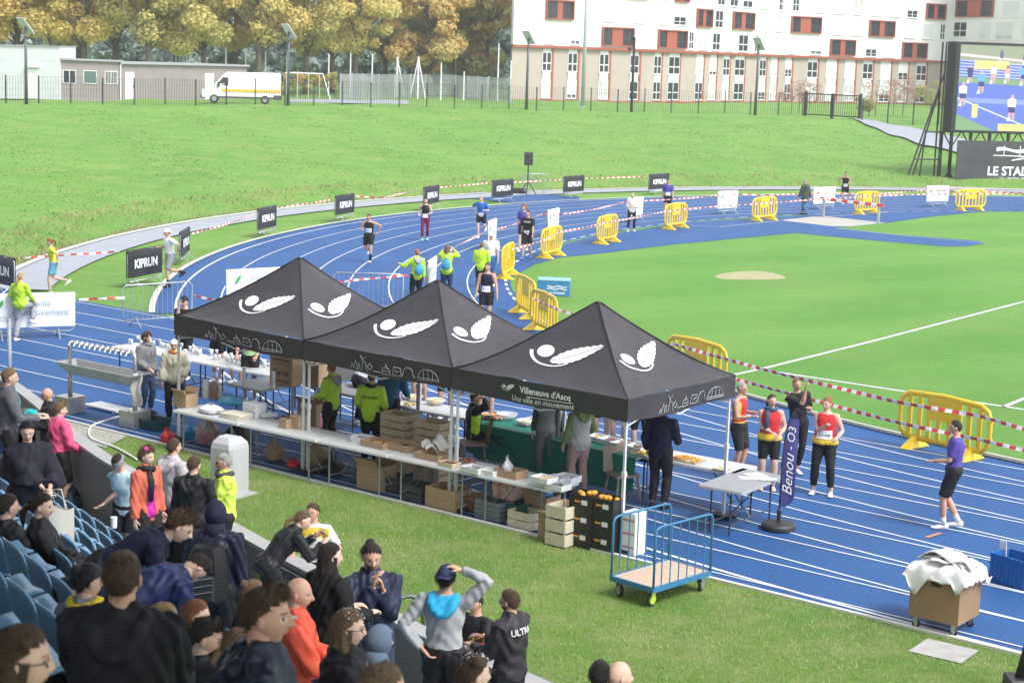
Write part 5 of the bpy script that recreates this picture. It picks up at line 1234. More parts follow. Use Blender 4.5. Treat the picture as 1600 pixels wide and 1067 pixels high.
# front tables: items
carton('open brown carton at the very end of the first front table', tp(290, 634), .34, .28, .24)
bag('towel_pile', 'rumpled white towel pile on the first front table', tp(329, 645), .12, (2.1, 1.3, .75), mat('towel_white', (.66, .67, .70), .9, .06, 5., bump=.4, bscale=14), 12)
for k in range(3): o = MB().bbox((-.24, -.17, 0), (.24, .17, .03), .012).build('serving_tray', mat('tray_beige', (.62, .58, .48), .5), None); o.location = tp(368, 653)+Vector((.01*k, 0, .032*k)); o.rotation_euler = (0, 0, TH+.05*k); tag(o, 'beige serving tray in the stack on the first front table', 'tray', 'stacked beige trays')
for k in range(5): o = MB().bbox((-.17, -.13, 0), (.17, .13, .045), .01).build('lunch_box', M_tray, None); o.location = tp(397, 650)+Vector((0, .03, .047*k)); o.rotation_euler = (0, 0, TH+.03*(k % 2)); tag(o, 'white lunch box stacked at the joint of the front tables', 'box', 'stacked white lunch boxes')
for px, py, h, c in ((322, 622, .34, (.62, .62, .6)), (334, 624, .36, (.25, .14, .1)), (341, 622, .3, (.5, .5, .5))):
    t = thing('thermos_jug', {.34: 'pale', .36: 'brown', .3: 'grey'}[h]+' thermos jug on the first front table', 'jug', tp(px, py)); MB().lathe([(.06, 0), (.065, .02), (.065, h*.8), (.04, h*.92), (.0, h*.92)], 12).build('body', mat('jug%d' % int(h*100), c, .4), t, 'auto'); MB().lathe([(.042, h*.925), (.045, h), (0, h)], 10).build('lid', M_shut, t, 'auto'); MB().tube([(.06, 0, h*.7), (.11, 0, h*.65), (.11, 0, h*.35), (.06, 0, h*.3)], .012, 5).build('handle', M_shut, t, True)
carton('small open brown carton at the end of the second front table', tp(447, 668), .17, .17, .16, flaps=False); carton('closed brown carton at the end of the second front table', tp(467, 668), .24, .24, .21, open_=False)
t = thing('bottle', 'pink squeezed bottle standing beside the twin tent legs', 'bottle', tp(501, 668)); MB().lathe([(.03, 0), (.035, .05), (.032, .14), (.014, .19), (.014, .22), (0, .22)], 10).build('body', mat('bottle_pink', (.6, .22, .28), .3), t, 'auto'); MB().lathe([(.016, .2205), (.016, .24), (0, .24)], 8).build('cap', M_shut, t)
def punnet(label, px, py, w_, d, h, mt, fruit, rz=TH, n=26, group='fruit trays on the front tables', z=TZ+.002, r=.022):
    tray('fruit_tray', label, 'tray', gnd(px, py, z), w_, d, h, mt, rz, .95, group)
    if fruit: heap('fruit', 'small fruit filling the tray: '+label, 'fruit', gnd(px, py, z)+Vector((0, 0, .014)), w_*.84, d*.8, n, r, fruit, rz, int(px))
punnet('white tray of dark berries beside the lime-backed volunteer', 567, 690, .32, .28, .10, M_tray, M_berry)
punnet('shallow cardboard box of bananas on the berry table', 592, 697, .5, .36, .10, M_card, M_pulp, n=18)
punnet('shallow cardboard box of dark fruit and film next to bananas', 632, 702, .44, .36, .11, M_card, M_berry)
punnet('paper-lined cardboard box on the fourth front table', 677, 716, .5, .36, .10, M_card, None)
punnet('small cream tray of figs near the middle tent legs', 702, 728, .30, .22, .07, mat('tray_cream', (.62, .54, .38), .7), M_berry)
heap('figs', 'loose pile of dark red figs on the fourth table', 'fruit', tp(733, 722), .26, .2, 26, .024, M_apple, seed=8)
heap('figs', 'pile of mottled figs behind the paper-lined box', 'fruit', tp(705, 706), .28, .24, 30, .026, M_berry, seed=9)
for i, (a, b, c_) in enumerate(((672, 706, .5), (690, 700, -.3))):
    o = MB().grid(lambda s, q: Vector(((s-.5)*.30, (q-.5)*.22, .10+.07*math.sin(s*5+i)+.06*q+.03*math.sin(q*7))), 10, 8).build('paper_sheet', mat('paper', (.72, .70, .66), .8, .05), None, True); o.location = tp(a, b+6); o.rotation_euler = (.2*i, .2, c_); tag(o, ('curled' if i else 'folded')+' sheet of wrapping paper in the lined fruit box', 'paper')
punnet('white slatted tray with grey lid next to the patterned bag', 742, 737, .36, .28, .09, M_tray, mat('fruit_grey', (.25, .22, .22), .6, .3)); punnet('white empty tray right of the slatted tray', 768, 741, .26, .26, .08, M_tray, None)
punnet('cardboard box holding a patterned white bag', 798, 744, .44, .30, .12, M_card, None)
bag('patterned_bag', 'white bag with grey dots standing in the cardboard box', tp(792, 742)+Vector((0, 0, .02)), .15, (1.15, .55, .95), mat('bag_dotted', (.70, .70, .70), .7, .2, 30., c2=(.45, .45, .48)), 14)
punnet('white tray heaped with pale crisps on top of another tray', 850, 752, .33, .28, .08, M_tray, M_pulp, z=TZ+.092); punnet('white tray under the crisps tray', 850, 757, .33, .28, .08, M_tray, None)
punnet('white tray of plums beside the crisps', 870, 752, .3, .26, .08, M_tray, M_berry); punnet('white tray of raisins at the table corner', 872, 764, .33, .26, .09, M_tray, mat('fruit_black', (.05, .04, .045), .5, .4)); punnet('white tray of pink fruit at the back corner of the table', 887, 752, .34, .27, .10, M_tray, mat('fruit_pink', (.45, .26, .22), .6, .3))
# crates stacked behind the front tables
for (px, py, nm) in ((622, 738, 'left of the pair of crate stacks'), (676, 752, 'right of the pair of crate stacks')):
    g = gnd(px, py, .012)+Vector((.0, .15, 0))
    for k in range(4): crate('wooden fruit crate, %s of the stack %s' % (('lowest', 'second', 'third', 'topmost')[k], nm), g+Vector((0, 0, .255*k)), .55, .38, .25, M_wood, TH+.03*(k % 2), group='wooden crates stacked behind the tables')
    heap('fruit', 'brown fruit in the topmost crate '+nm, 'fruit', g+Vector((0, 0, .79)), .42, .26, 40, .035, M_berry, seed=int(px))
# below the front tables
carton('tall open carton with raised flap under the berry table', gnd(588, 762, .012), .5, .42, .40); 
for px, py, w_, l in ((617, 765, .42, 'dark grey crate beside the tall open carton'), (655, 780, .40, 'dark grey crate with torn paper near the middle legs')):
    crate(l, gnd(px, py, .012), w_, .34, .26, mat('crate_dark', (.06, .06, .065), .6), nslat=2, name='plastic_crate')
for k in range(2): carton('wide cardboard fruit box, %s of two beside the middle tent legs' % ('lower' if k == 0 else 'upper'), gnd(700, 796, .012)+Vector((.0, .14, .17*k)), .62, .42, .165, rz=TH, flaps=False, group='wide fruit boxes')
t = thing('wicker_basket', 'round brown wicker basket behind the middle tent legs', 'basket', gnd(740, 800, .012)+Vector((.05, .12, 0)))
for k in range(7): MB().lathe([(.13+.014*k, .035*k), (.155+.014*k, .035*k+.01), (.155+.014*k, .035*k+.03), (.13+.014*k, .035*k+.033)], 16).build('woven_ring', mat('wicker', (.26, .15, .07), .8, .3, 25., bump=.5, bscale=50), t, True)
MB().tube([(-.22, 0, .24), (-.2, 0, .4), (0, 0, .5), (.2, 0, .4), (.22, 0, .24)], .014, 6).build('handle', mat('wicker'), t, True); MB().lathe([(.0, .004), (.13, .004), (.13, .012), (0, .012)], 14).build('base', mat('wicker'), t)
for px, py, c, l in ((772, 812, (.17, .19, .21), 'slate grey folding crate under the end table'), (806, 815, (.015, .09, .07), 'dark green folding crate next to the pale wooden crate')):
    crate(l, gnd(px, py, .012)+Vector((0, .12, 0)), .5, .36, .30, mat('crate_%d' % px, c, .55), nslat=4, name='plastic_crate')
carton('red and white printed carton on the slate grey crate', gnd(797, 812, .012)+Vector((-.03, .2, .31)), .40, .34, .26, mat('carton_red', (.55, .07, .06), .6, .3, 5., c2=(.7, .6, .55)))
crate('pale wooden crate under the corner of the end table', gnd(822, 826, .012)+Vector((0, .12, 0)), .46, .34, .27, M_woodp, nslat=2)
carton('open carton with blue sack behind the pale crate', gnd(842, 822, .012)+Vector((.05, .32, 0)), .42, .36, .42); bag('plastic_bag', 'blue sack bulging from the carton under the end table', gnd(842, 822, .012)+Vector((.05, .32, .36)), .13, (1.2, 1, .8), M_bb, 16)
carton('leaning open carton between wooden crates', gnd(858, 842, .012)+Vector((.05, .1, 0)), .34, .28, .34); 
g = gnd(881, 853, .012)+Vector((0, .16, 0))
for k in range(3): crate('pale wooden crate, %s of the stack beside the black boxes' % ('lowest', 'middle', 'topmost')[k], g+Vector((0, 0, .205*k)), .36, .44, .20, M_woodp, nslat=1, group='pale crate stack')
for j, (px, py) in enumerate(((915, 856), (948, 863))):
    g = gnd(px, py, .012)+Vector((0, .17, 0))
    for k in range(3):
        c = carton('black fruit box, %s of the stack %s' % (('lowest', 'middle', 'topmost')[k], ('touching the pale crates', 'against the tent leg')[j]), g+Vector((0, 0, .262*k)), .40, .34, .26, M_blk, rz=TH+.02*k, flaps=False, group='black fruit boxes')
        MB().box((.02, -.175, .12), (.12, -.171, .19)).build('label', M_tray, c); MB().box((-.10, -.175, .15), (.0, -.171, .175)).build('logo', M_orange, c)
    for q in range(7):
        rd = random.Random(q+10*j); o = MB().ball((0, 0, 0), .042, 10, 8).build('orange', M_orange, None, True); o.location = g+Vector((rd.uniform(-.13, .13), rd.uniform(-.1, .1), .77)); tag(o, 'round orange in the topmost black fruit box '+('touching the pale crates' if j == 0 else 'against the tent leg'), 'orange', 'oranges in box %s' % 'ab'[j])
t = thing('white_cooler', 'narrow white printed box behind the lettered tent leg', 'box', gnd(985, 866, .012)+Vector((.05, .1, 0)), TH); MB().bbox((-.12, -.15, 0), (.12, .15, .62), .01).build('shell', M_tray, t); [MB().box((-.1, -.154, .1+.2*k), (.1, -.151, .13+.2*k)).build('stripe', mat('stripe_red', (.5, .2, .2), .6), t) for k in range(3)]
# stools and chairs
M_chair = mat('chair_taupe', (.25, .205, .165), .5, .06)
def chair(label, loc, rz, back=True):
    t = thing('plastic_chair' if back else 'plastic_stool', label, 'chair' if back else 'stool', loc, rz)
    MB().bbox((-.23, -.22, .41), (.23, .22, .45), .03).build('seat', M_chair, t, 'auto')
    for x in (-1, 1):
        for y in (-1, 1): MB().tube([(x*.22, y*.22, .0), (x*.17, y*.17, .42)], [.018, .026], 6).build('leg', M_chair, t)
    if back: MB().grid(lambda s, q: Vector(((s-.5)*(.46-.05*q), .21+.08*q-.05*math.cos((s-.5)*2.6)+.05, .43+.42*q)), 10, 8).build('backrest', M_chair, t, True)
    return t
chair('taupe plastic chair pushed to the green cloth beside the tent leg', gnd(972, 783, .012)+Vector((0, .1, 0)), R(25)); chair('taupe plastic stool under the fourth front table', gnd(676, 772, .012)+Vector((0, .25, 0)), TH, False)
pc_ = gnd(741, 611, .012+1.337); chair('taupe plastic chair under the seated helper with the lime trim', Vector((pc_.x, pc_.y, .012)), R(-82))
# far tables: cups, bowls, trays
cupm = MB().lathe([(.026, 0), (.034, .1), (.034, .104), (.03, .104), (.024, .01), (0, .01)], 9).mesh('paper_cup'); cupm.materials.append(mat('cup_white', (.78, .78, .77), .5, .03)); cupm.polygons.foreach_set('use_smooth', [True]*len(cupm.polygons))
rd = random.Random(2)
c0, c1 = tp(182, 536), tp(430, 582); cu = (c1-c0).normalized(); cn = Vector((-cu.y, cu.x, 0)); CL = (c1-c0).length
for i in range(64):
    s = rd.random(); d = rd.uniform(.12, .62); p = c0+cu*CL*s+cn*d
    st = 1 if rd.random() < .7 else rd.randint(2, 3)
    o = link('paper_cup', cupm); o.location = p; o.rotation_euler = (0, 0, rd.random()*6); tag(o, 'white paper cup standing among many on the cup table', 'cup', 'paper cups on the far tables')
for px, py in ((381, 600), (427, 607)):
    t = thing('cup_tower', 'tall stack of nested white cups on the '+('crosswise' if px < 400 else 'lettered carton')+' table', 'cups', tp(px, py))
    for k in range(11): MB().lathe([(.03, .03*k), (.037, .03*k+.029), (.031, .03*k+.0295)], 9).build('cup', mat('cup_white'), t)
M_bowl = mat('glass_bowl', (.70, .74, .76), .1, .05, 4., alpha=.55)
def bowl(label, px, py, r, fruit=None, z=TZ+.002):
    t = thing('glass_bowl', label, 'bowl', gnd(px, py, z)); MB().lathe([(r*.5, 0), (r*.8, r*.25), (r, r*.55), (r*.96, r*.55), (r*.76, r*.27), (r*.45, .012), (0, .012)], 18).build('shell', M_bowl, t, True)
    if fruit: heap('fruit', 'cut fruit filling the '+label, 'fruit', gnd(px, py, z)+Vector((0, 0, .02)), r*1.3, r*1.3, 50, r*.14, fruit, seed=int(px))
bowl('glass bowl of pineapple next to the blue-jacketed server', 645, 627, .2, M_pulp); bowl('glass bowl of banana slices at the far tent poles', 681, 632, .19, M_pulp); bowl('glass bowl of apple pieces beside the grey-vested woman', 823, 665, .19, mat('fruit_pale', (.62, .55, .38), .5, .2)); bowl('empty glass bowl on the green cloth', 792, 655, .2)
punnet('tray of cut fruit before the pineapple bowl', 635, 634, .4, .3, .03, M_tray, M_pulp, group='trays on the far tables'); punnet('tray of orange quarters at the end of the green cloth', 768, 652, .42, .32, .03, M_wood, mat('fruit_orange', (.72, .36, .06), .5, .2), group='trays on the far tables')
for i, (px, py) in enumerate(((933, 688), (952, 693), (972, 699), (995, 704))): punnet('white tray of dried fruit, %s from the tent leg on the green cloth' % ('fourth', 'third', 'second', 'first')[i], px, py, .34, .3, .09, M_tray, (M_pulp, M_berry, M_apple, M_berry)[i], group='trays on the green cloth', z=TZ+.012)
punnet('wooden board of orange quarters behind the navy-jacketed man', 1075, 719, .5, .36, .02, M_wood, mat('fruit_orange'), n=60, group='orange boards'); punnet('wooden board of crackers left of the navy-jacketed man', 1003, 709, .34, .3, .02, M_wood, M_pulp, n=30, group='orange boards'); punnet('small wooden board at the end of the far table', 1128, 734, .26, .18, .02, M_wood, None, group='orange boards')
for i, (px, py, r_) in enumerate(((1170, 746, .1), (1186, 744, .3), (1198, 748, -.2), (1178, 741, .5))):
    o = MB().box((-.15, -.105, 0), (.15, .105, .0015)).build('paper_sheet', mat('paper', (.72, .70, .66), .8, .05), None); o.location = tp(px, py, TZ+.003+.003*i); o.rotation_euler = (0, 0, r_); tag(o, 'white paper sheet lying on the small grey table', 'paper', 'papers on the small table')
# ---- feather flag
b = gnd(1216, 826, .012); t = thing('feather_flag', 'purple feather flag with white script on a black weighted base', 'flag', b, R(-14))
MB().lathe([(.25, 0), (.27, .02), (.27, .07), (.24, .10), (.12, .115), (0, .115)], 20).build('base', mat('base_black', (.03, .03, .032), .5), t, 'auto'); MB().lathe([(.03, .11), (.035, .3), (.02, .32), (0, .32)], 10).build('socket', M_dark, t)
M_flag = mat('flag_purple', (.06, .055, .21), .65, .08, 3., bump=.15, bscale=6); M_flagd = mat('flag_dark', (.012, .015, .04), .6)
pts = [(0, 0, .3), (.0, 0, .9), (.02, 0, 1.4), (.06, 0, 1.7), (.13, 0, 1.87), (.2, 0, 1.9)]
MB().tube(pts, [.013, .012, .010, .008, .007, .006], 6).build('pole', M_dark, t, True)
def flagf(s, q):
    z = .36+1.5*q; xl = .0 if q < .5 else .0+.13*((q-.5)/.5)**2.2
    xr = .21+.02*q if q > .1 else .21-.12*(1-q/.1)**2
    if q > .88: xr = .23-.03*((q-.88)/.12)**2
    return Vector((xl+(xr-xl)*s, .02*math.sin(q*6+s*3)*s, z+.05*(1-s)*0))
fl = MB().grid(flagf, 6, 24).build('cloth', M_flag, t, True); fl.data.materials.append(M_flagd)
for p_ in fl.data.polygons:
    if p_.center.z > 1.72: p_.material_index = 1
vs, fs = text_mesh('Benou', .24, shear=.4)
def onflag(x, y): q = (y-.36)/1.5; v_ = flagf(.5, q); return Vector((v_.x+x, v_.y-.012, v_.z))
MB().add([onflag(-.0-y_*.9, .86+x_*1.05) for x_, y_, z_ in vs], fs).build('lettering', mat('print_white'), fl)
vs, fs = text_mesh('- O3', .21, shear=.3); MB().add([onflag(-y_*.8, 1.43+x_*.9) for x_, y_, z_ in vs], fs).build('lettering', mat('print_white'), fl)
# ---- blue platform trolley
M_tb = mat('trolley_blue', (.035, .17, .33), .4, .1, 6.); M_ply = mat('trolley_deck', (.55, .42, .32), .6, .06, 5.); M_lime = mat('castor_lime', (.45, .62, .06), .5)
zd = .27; q0, q1, q2, q3 = gnd(951, 901, zd), gnd(1042, 875.5, zd), gnd(1115, 892, zd), gnd(1022, 921, zd)
ux = (q1-q0+q2-q3)/2; LX_ = ux.length; uy = (q3-q0+q2-q1)/2; LY_ = uy.length; ang = math.atan2(ux.y, ux.x); cc = (q0+q1+q2+q3)/4
t = thing('platform_trolley', 'blue tubular platform trolley with plywood deck standing on the lawn', 'trolley', (cc.x, cc.y, 0), ang)
X_, Y_ = LX_/2, LY_/2
MB().box((-X_+.02, -Y_+.02, zd-.005), (X_-.02, Y_-.02, zd+.012)).build('deck', M_ply, t)
for a, b in (((-X_, -Y_, zd-.05), (X_, -Y_+.03, zd+.02)), ((-X_, Y_-.03, zd-.05), (X_, Y_, zd+.02)), ((-X_, -Y_+.03, zd-.05), (-X_+.03, Y_-.03, zd+.02)), ((X_-.03, -Y_+.03, zd-.05), (X_, Y_-.03, zd+.02))): MB().box(a, b).build('frame_rail', M_tb, t)
for y in (-Y_+.015, Y_-.015):
    hh = .82; MB().tube([(-X_+.02, y, zd), (-X_+.02, y, zd+hh-.08), (-X_+.05, y, zd+hh-.02), (-X_+.12, y, zd+hh), (X_-.12, y, zd+hh), (X_-.05, y, zd+hh-.02), (X_-.02, y, zd+hh-.08), (X_-.02, y, zd)], .017, 8).build('end_hoop', M_tb, t, True)
    for k in range(6): x = -X_+2*X_*(k+1)/7; MB().tube([(x, y, zd), (x, y, zd+hh)], .009, 6).build('hoop_bar', M_tb, t)
for i, (x, y) in enumerate(((-X_+.1, -Y_+.1), (X_-.1, -Y_+.1), (X_-.1, Y_-.1), (-X_+.1, Y_-.1))):
    lime = i == 0; Mx = Matrix.Translation((x, y, .095)) @ Matrix.Rotation(R(90), 4, 'X') @ Matrix.Rotation(.4*i, 4, 'Y')
    w_ = MB().lathe([(.0, -.02), (.075, -.022), (.095, -.015), (.095, .015), (.075, .022), (0, .02)], 16, Mx).build('wheel', M_black, t, 'auto'); MB().lathe([(.0, -.026), (.06, -.026), (.06, .026), (0, .026)], 12, Mx).build('hub', M_lime if lime else M_steel, w_)
    MB().box((x-.04, y-.035, .10), (x+.04, y-.029, .215)).box((x-.04, y+.029, .10), (x+.04, y+.035, .215)).box((x-.05, y-.05, .205), (x+.05, y+.05, .217)).build('fork', M_lime if lime else M_steel, t)
# ---- plywood cart with white cloths
zb0 = .16; b0, b1, b2 = gnd(1419, 962, zb0), gnd(1496, 980, zb0), gnd(1530, 961, zb0)
ux = b1-b0; Lx = ux.length; Ly = (b2-b1).length; ang = math.atan2(ux.y, ux.x)
t = thing('plywood_cart', 'plywood box cart on castors piled with white cloths', 'cart', (b0.x, b0.y, .012), ang)
M_plyb = mat('plywood_brown', (.27, .17, .09), .6, .12, 2.5, bump=.08, bscale=14, dirt=.25); zc1 = zb0+.62
th = .018
for a, b in (((0, 0, zb0), (Lx, th, zc1)), ((0, Ly-th, zb0), (Lx, Ly, zc1)), ((0, th, zb0), (th, Ly-th, zc1)), ((Lx-th, th, zb0), (Lx, Ly-th, zc1)), ((th, th, zb0), (Lx-th, Ly-th, zb0+th))): MB().box(a, b).build('panel', M_plyb, t)
MB().box((Lx*.42, -.004, zc1-.17), (Lx*.62, -.001, zc1-.11)).build('handle_slot', M_dark, t)
for x in (.08, Lx-.08):
    for y in (.08, Ly-.08):
        Mx = Matrix.Translation((x, y, .05)) @ Matrix.Rotation(R(90), 4, 'X'); w_ = MB().lathe([(0, -.016), (.05, -.016), (.05, .016), (0, .016)], 14, Mx).build('castor', M_black, t, 'auto'); MB().lathe([(0, -.02), (.025, -.02), (.025, .02), (0, .02)], 8, Mx).build('hub', M_steel, w_)
        MB().box((x-.03, y-.03, .06), (x+.03, y-.022, zb0)).box((x-.03, y+.022, .06), (x+.03, y+.03, zb0)).build('fork', M_steel, t)
M_cl = mat('cloth_white', (.60, .60, .59), .9, .04, 4., bump=.2, bscale=9)
ctr = t.matrix_world
def clothpile(s, q):
    x = (s-.5)*1.5*Lx; y = (q-.5)*1.42*Ly; rr = max(abs(s-.5), abs(q-.5))*2
    z = .12*max(0, 1-(rr/.80)**2)+.022*fbm((x*5, y*5, 1), 3.2)+.014*math.sin(x*26+y*9+3*math.sin(y*13))
    if rr > .76: k = (rr-.76)/.24; z -= (.10+.24*max(0, fbm((x*3+5, y*3, 2), 2)))*k; x *= 1-.13*k; y *= 1-.13*k
    return Vector((x, y, z))
o = MB().grid(clothpile, 40, 40).build('cloth_heap', M_cl, None, True); o.modifiers.new('th', 'SOLIDIFY').thickness = .008
o.location = Vector((b0.x, b0.y, zc1+.03))+ux.normalized()*Lx/2+Vector((-ux.normalized().y, ux.normalized().x, 0))*Ly/2; o.rotation_euler = (0, 0, ang); tag(o, 'heap of rumpled white cloths spilling over the plywood cart', 'cloths')
for k in range(5):
    rd = random.Random(k); a0 = rd.uniform(-.4, .4)
    o = MB().grid(lambda s, q: Vector(((s-.5)*.55, (q-.5)*.34, .03*math.sin(s*8+k)+.02*math.sin(q*9)-.10*max(0, abs(s-.5)-.3)*3)), 14, 10).build('folded_cloth', M_cl, None, True); o.modifiers.new('th', 'SOLIDIFY').thickness = .012
    o.location = Vector((b0.x, b0.y, zc1+.115+.022*k))+ux.normalized()*(Lx/2+rd.uniform(-.1, .1))+Vector((-ux.normalized().y, ux.normalized().x, 0))*(Ly/2+rd.uniform(-.08, .08)); o.rotation_euler = (rd.uniform(-.1, .1), rd.uniform(-.12, .12), ang+a0); tag(o, 'loosely folded white cloth on top of the cart heap', 'cloth', 'folded cloths on the cart')
# ---- blue folding crate
b0 = gnd(1545, 905, .012); b1 = gnd(1599, 922, .012); ang = math.atan2((b1-b0).y, (b1-b0).x)
M_cb = mat('crate_blue', (.012, .12, .40), .4, .08); t = thing('blue_crate', 'blue ribbed plastic transport crate on the track behind the cart', 'crate', b0, ang); w_, d_, h_ = .62, .42, .40
for a, b in (((0, 0, 0), (w_, .012, h_)), ((0, d_-.012, 0), (w_, d_, h_)), ((0, .012, 0), (.012, d_-.012, h_)), ((w_-.012, .012, 0), (w_, d_-.012, h_)), ((.012, .012, 0), (w_-.012, d_-.012, .012))): MB().box(a, b).build('panel', M_cb, t)
for k in range(9): x = w_*(k+.5)/9; MB().box((x-.01, -.012, .01), (x+.01, -.001, h_)).build('rib', M_cb, t); 
for k in range(6): y = d_*(k+.5)/6; MB().box((-.012, y-.01, .01), (-.001, y+.01, h_)).build('rib', M_cb, t)
for z in (.12, .26, h_-.02): MB().box((-.016, -.016, z-.008), (w_, -.013, z+.008)).build('rib', M_cb, t)
o = MB().box((-.06, -.004, 0), (.06, .004, .5)).build('white_card', M_tray, None); o.location = b0+Vector((.25, .2, .02)); o.rotation_euler = (.1, 0, ang); tag(o, 'white strip standing upright in the blue crate', 'card')
# black post at the lawn edge
p0 = gnd(1592, 1085); t = thing('black_post', 'black post with square foot at the lawn edge', 'post', p0); MB().bbox((-.16, -.16, 0), (.16, .16, .22), .02).build('foot', M_dark, t); MB().tube([(0, 0, .2), (.06, 0, .55), (.16, 0, 1.3)], [.07, .06, .05], 8).build('shaft', M_dark, t, True)
# grey post by the trough
p0 = gnd(16, 640); t = thing('grey_post', 'plain grey steel post behind the parapet near the trough', 'post', p0); MB().tube([(0, 0, 0), (0, 0, 1.75)], .04, 10).build('shaft', mat('post_paint', (.28, .32, .36), .5), t, True); MB().ball((0, 0, 1.75), .042, 8, 6).build('cap', mat('post_paint'), t, True)
# ================================================================== grandstand
WT = 1.12
wpx = [(-60, 545), (20, 592), (75, 632), (120, 672), (175, 712), (240, 747), (300, 778), (430, 850), (520, 897), (640, 965), (740, 1012), (850, 1060), (960, 1108)]
wp = [gnd(a, b, WT) for a, b in wpx]
M_wallc = mat('parapet_concrete', (.23, .225, .215), .8, .10, 1.5, bump=.15, bscale=25, dirt=.3); M_cap = mat('coping', (.34, .34, .34), .7, .08, 3., dirt=.2)
so_ = gnd(430, 850, WT); SO = Vector((so_.x, so_.y, 0)); SA = Vector((.562, -.827, 0)); SM = Vector((-.827, -.562, 0))
def stp(a, d, z=0.): return SO+SA*a+SM*d+Vector((0, 0, z))
par = thing('parapet_wall', 'grey concrete parapet wall between the stand and the lawn', 'wall', Vector((wp[7].x, wp[7].y, 0)))
O_ = Vector((wp[7].x, wp[7].y, 0))
sw = smooth([Vector((p.x, p.y, 0)) for p in wp], 4)
def wallseg(a, b, w0, w1, z0, z1):
    d = (b-a).normalized(); n_ = Vector((d.y, -d.x, 0)) if Vector((d.y, -d.x, 0)).dot(SM) > 0 else Vector((-d.y, d.x, 0))
    return [[p+n_*w0-O_+Vector((0, 0, z0)), p+n_*w1-O_+Vector((0, 0, z0)), p+n_*w1-O_+Vector((0, 0, z1)), p+n_*w0-O_+Vector((0, 0, z1))] for p in (a, b)]
def wallrun(w0, w1, z0, z1):
    rings = []
    for i, p in enumerate(sw):
        d = (sw[min(i+1, len(sw)-1)]-sw[max(i-1, 0)]).normalized(); n_ = Vector((d.y, -d.x, 0))
        if n_.dot(SM) < 0: n_ = -n_
        rings.append([p+n_*w-O_+Vector((0, 0, z)) for w, z in ((w0, z0), (w1, z0), (w1, z1), (w0, z1))])
    return rings
MB().loft(wallrun(.02, .20, -.3, WT-.05)).build('wall_body', M_wallc, par, recalc=True)
MB().loft(wallrun(.0, .22, WT-.05, WT)).build('coping', M_cap, par, recalc=True)
M_step = mat('stand_concrete', (.16, .16, .165), .85, .14, 1.5, bump=.2, bscale=25, dirt=.35)
RUN, RISE, D0, NR = .75, .45, 1.0, 15
st = MB(); st.add([stp(-26, .3), stp(14, .3), stp(14, D0), stp(-26, D0)], [(0, 1, 2, 3)]); o = st.build('stand_walkway', M_step); o.location.z = .006; struct(o, 'dark concrete walkway behind the parapet')
if o.data.polygons[0].normal.z < 0: o.data.flip_normals()
def aL(k): return -25
for k in range(NR):
    d0, z = D0+RUN*k, RISE*(k+1); dz = d0+RUN
    m = MB(); m.loft([[stp(-26, d0, -.2), stp(-26, dz-.002, -.2), stp(-26, dz-.002, z), stp(-26, d0, z)], [stp(14, d0, -.2), stp(14, dz-.002, -.2), stp(14, dz-.002, z), stp(14, d0, z)]])
    struct(m.build('stand_step', M_step, recalc=True), 'concrete stand step carrying blue seats')
M_seat = mat('seat_blue', (.14, .28, .43), .4, .08, 2., dirt=.12); M_seatl = mat('seat_blue')
def make_seat():
    t = thing('stand_seat', 'x', 'seat', (0, 0, 0), 0, 'blue plastic seats of the stand')
    # local: +Y faces the field, origin on step at seat centre
    MB().grid(lambda s, q: Vector(((s-.5)*.43, .20-.40*q, .42+.03*abs(s-.5)*2+.035*(1-q)*0+.02*math.cos(q*6))), 8, 8).build('pan', M_seat, t, True).modifiers.new('t', 'SOLIDIFY').thickness = .015
    def bk(s, q):
        w_ = .43*(1-.25*max(0, q-.6)**1.5*2); return Vector(((s-.5)*w_, -.20-.09*q+.045*(1-math.cos((s-.5)*2.6))*2, .43+.40*q-.07*(abs(s-.5)*2)**3*max(0, q-.5)*2))
    MB().grid(bk, 10, 10).build('backrest', M_seat, t, True).modifiers.new('t', 'SOLIDIFY').thickness = .014
    MB().box((-.04, -.22, 0), (.04, .1, .41)).build('bracket', M_dark, t)
    return t
seatp = make_seat(); srz = math.atan2(-SM.y, -SM.x)-math.pi/2; first = True
row_names = ['first', 'second', 'third', 'fourth', 'fifth', 'sixth', 'seventh', 'eighth', 'ninth', 'tenth', 'eleventh', 'twelfth']
def seat_row(k): return D0+RUN*k+.42
for k in range(10):
    for i in range(-40, 22):
        p = stp(i*.5+.1*(k % 2), seat_row(k), RISE*(k+1))
        if not in_view(p.x, p.y, p.z+.5, 30): continue
        if math.hypot(p.x, p.y) < 3: continue
        o = seatp if first else copy_tree(seatp); first = False
        o.location = p; o.rotation_euler = (0, 0, srz); o['label'] = 'blue plastic seat in the %s row up from the parapet' % row_names[k]
# information panel on the inside of the parapet
a, b = wp[7].copy(), wp[8].copy(); a.z = b.z = 0
d = (b-a).normalized(); n_ = Vector((d.y, -d.x, 0)); n_ = n_ if n_.dot(SM) > 0 else -n_
t = thing('info_panel', 'dark grey access panel with pale lettering on the parapet', 'panel', a+d*.15+n_*.262+Vector((0, 0, .25)), math.atan2(d.y, d.x))
MB().box((0, -.02, 0), (1.15, 0, .80)).build('board', mat('panel_grey', (.11, .115, .12), .6, .08), t); MB().box((-.06, -.022, .3), (.05, -.0205, .8)).build('green_band', mat('panel_green', (.12, .40, .05), .6), t); MB().box((0, -.0225, 0), (1.15, -.0205, .16)).build('blue_band', mat('panel_blue', (.02, .05, .12), .6), t)
m = MB()
for s_, x, z, sz in (('ACCÈS AU', .46, .64, .16), ('STADE', .62, .46, .13)):
    vs, fs = text_mesh(s_, sz); m.add(vs, fs, Matrix.Translation((x, -.0235, z)) @ Matrix.Rotation(R(90), 4, 'X'))
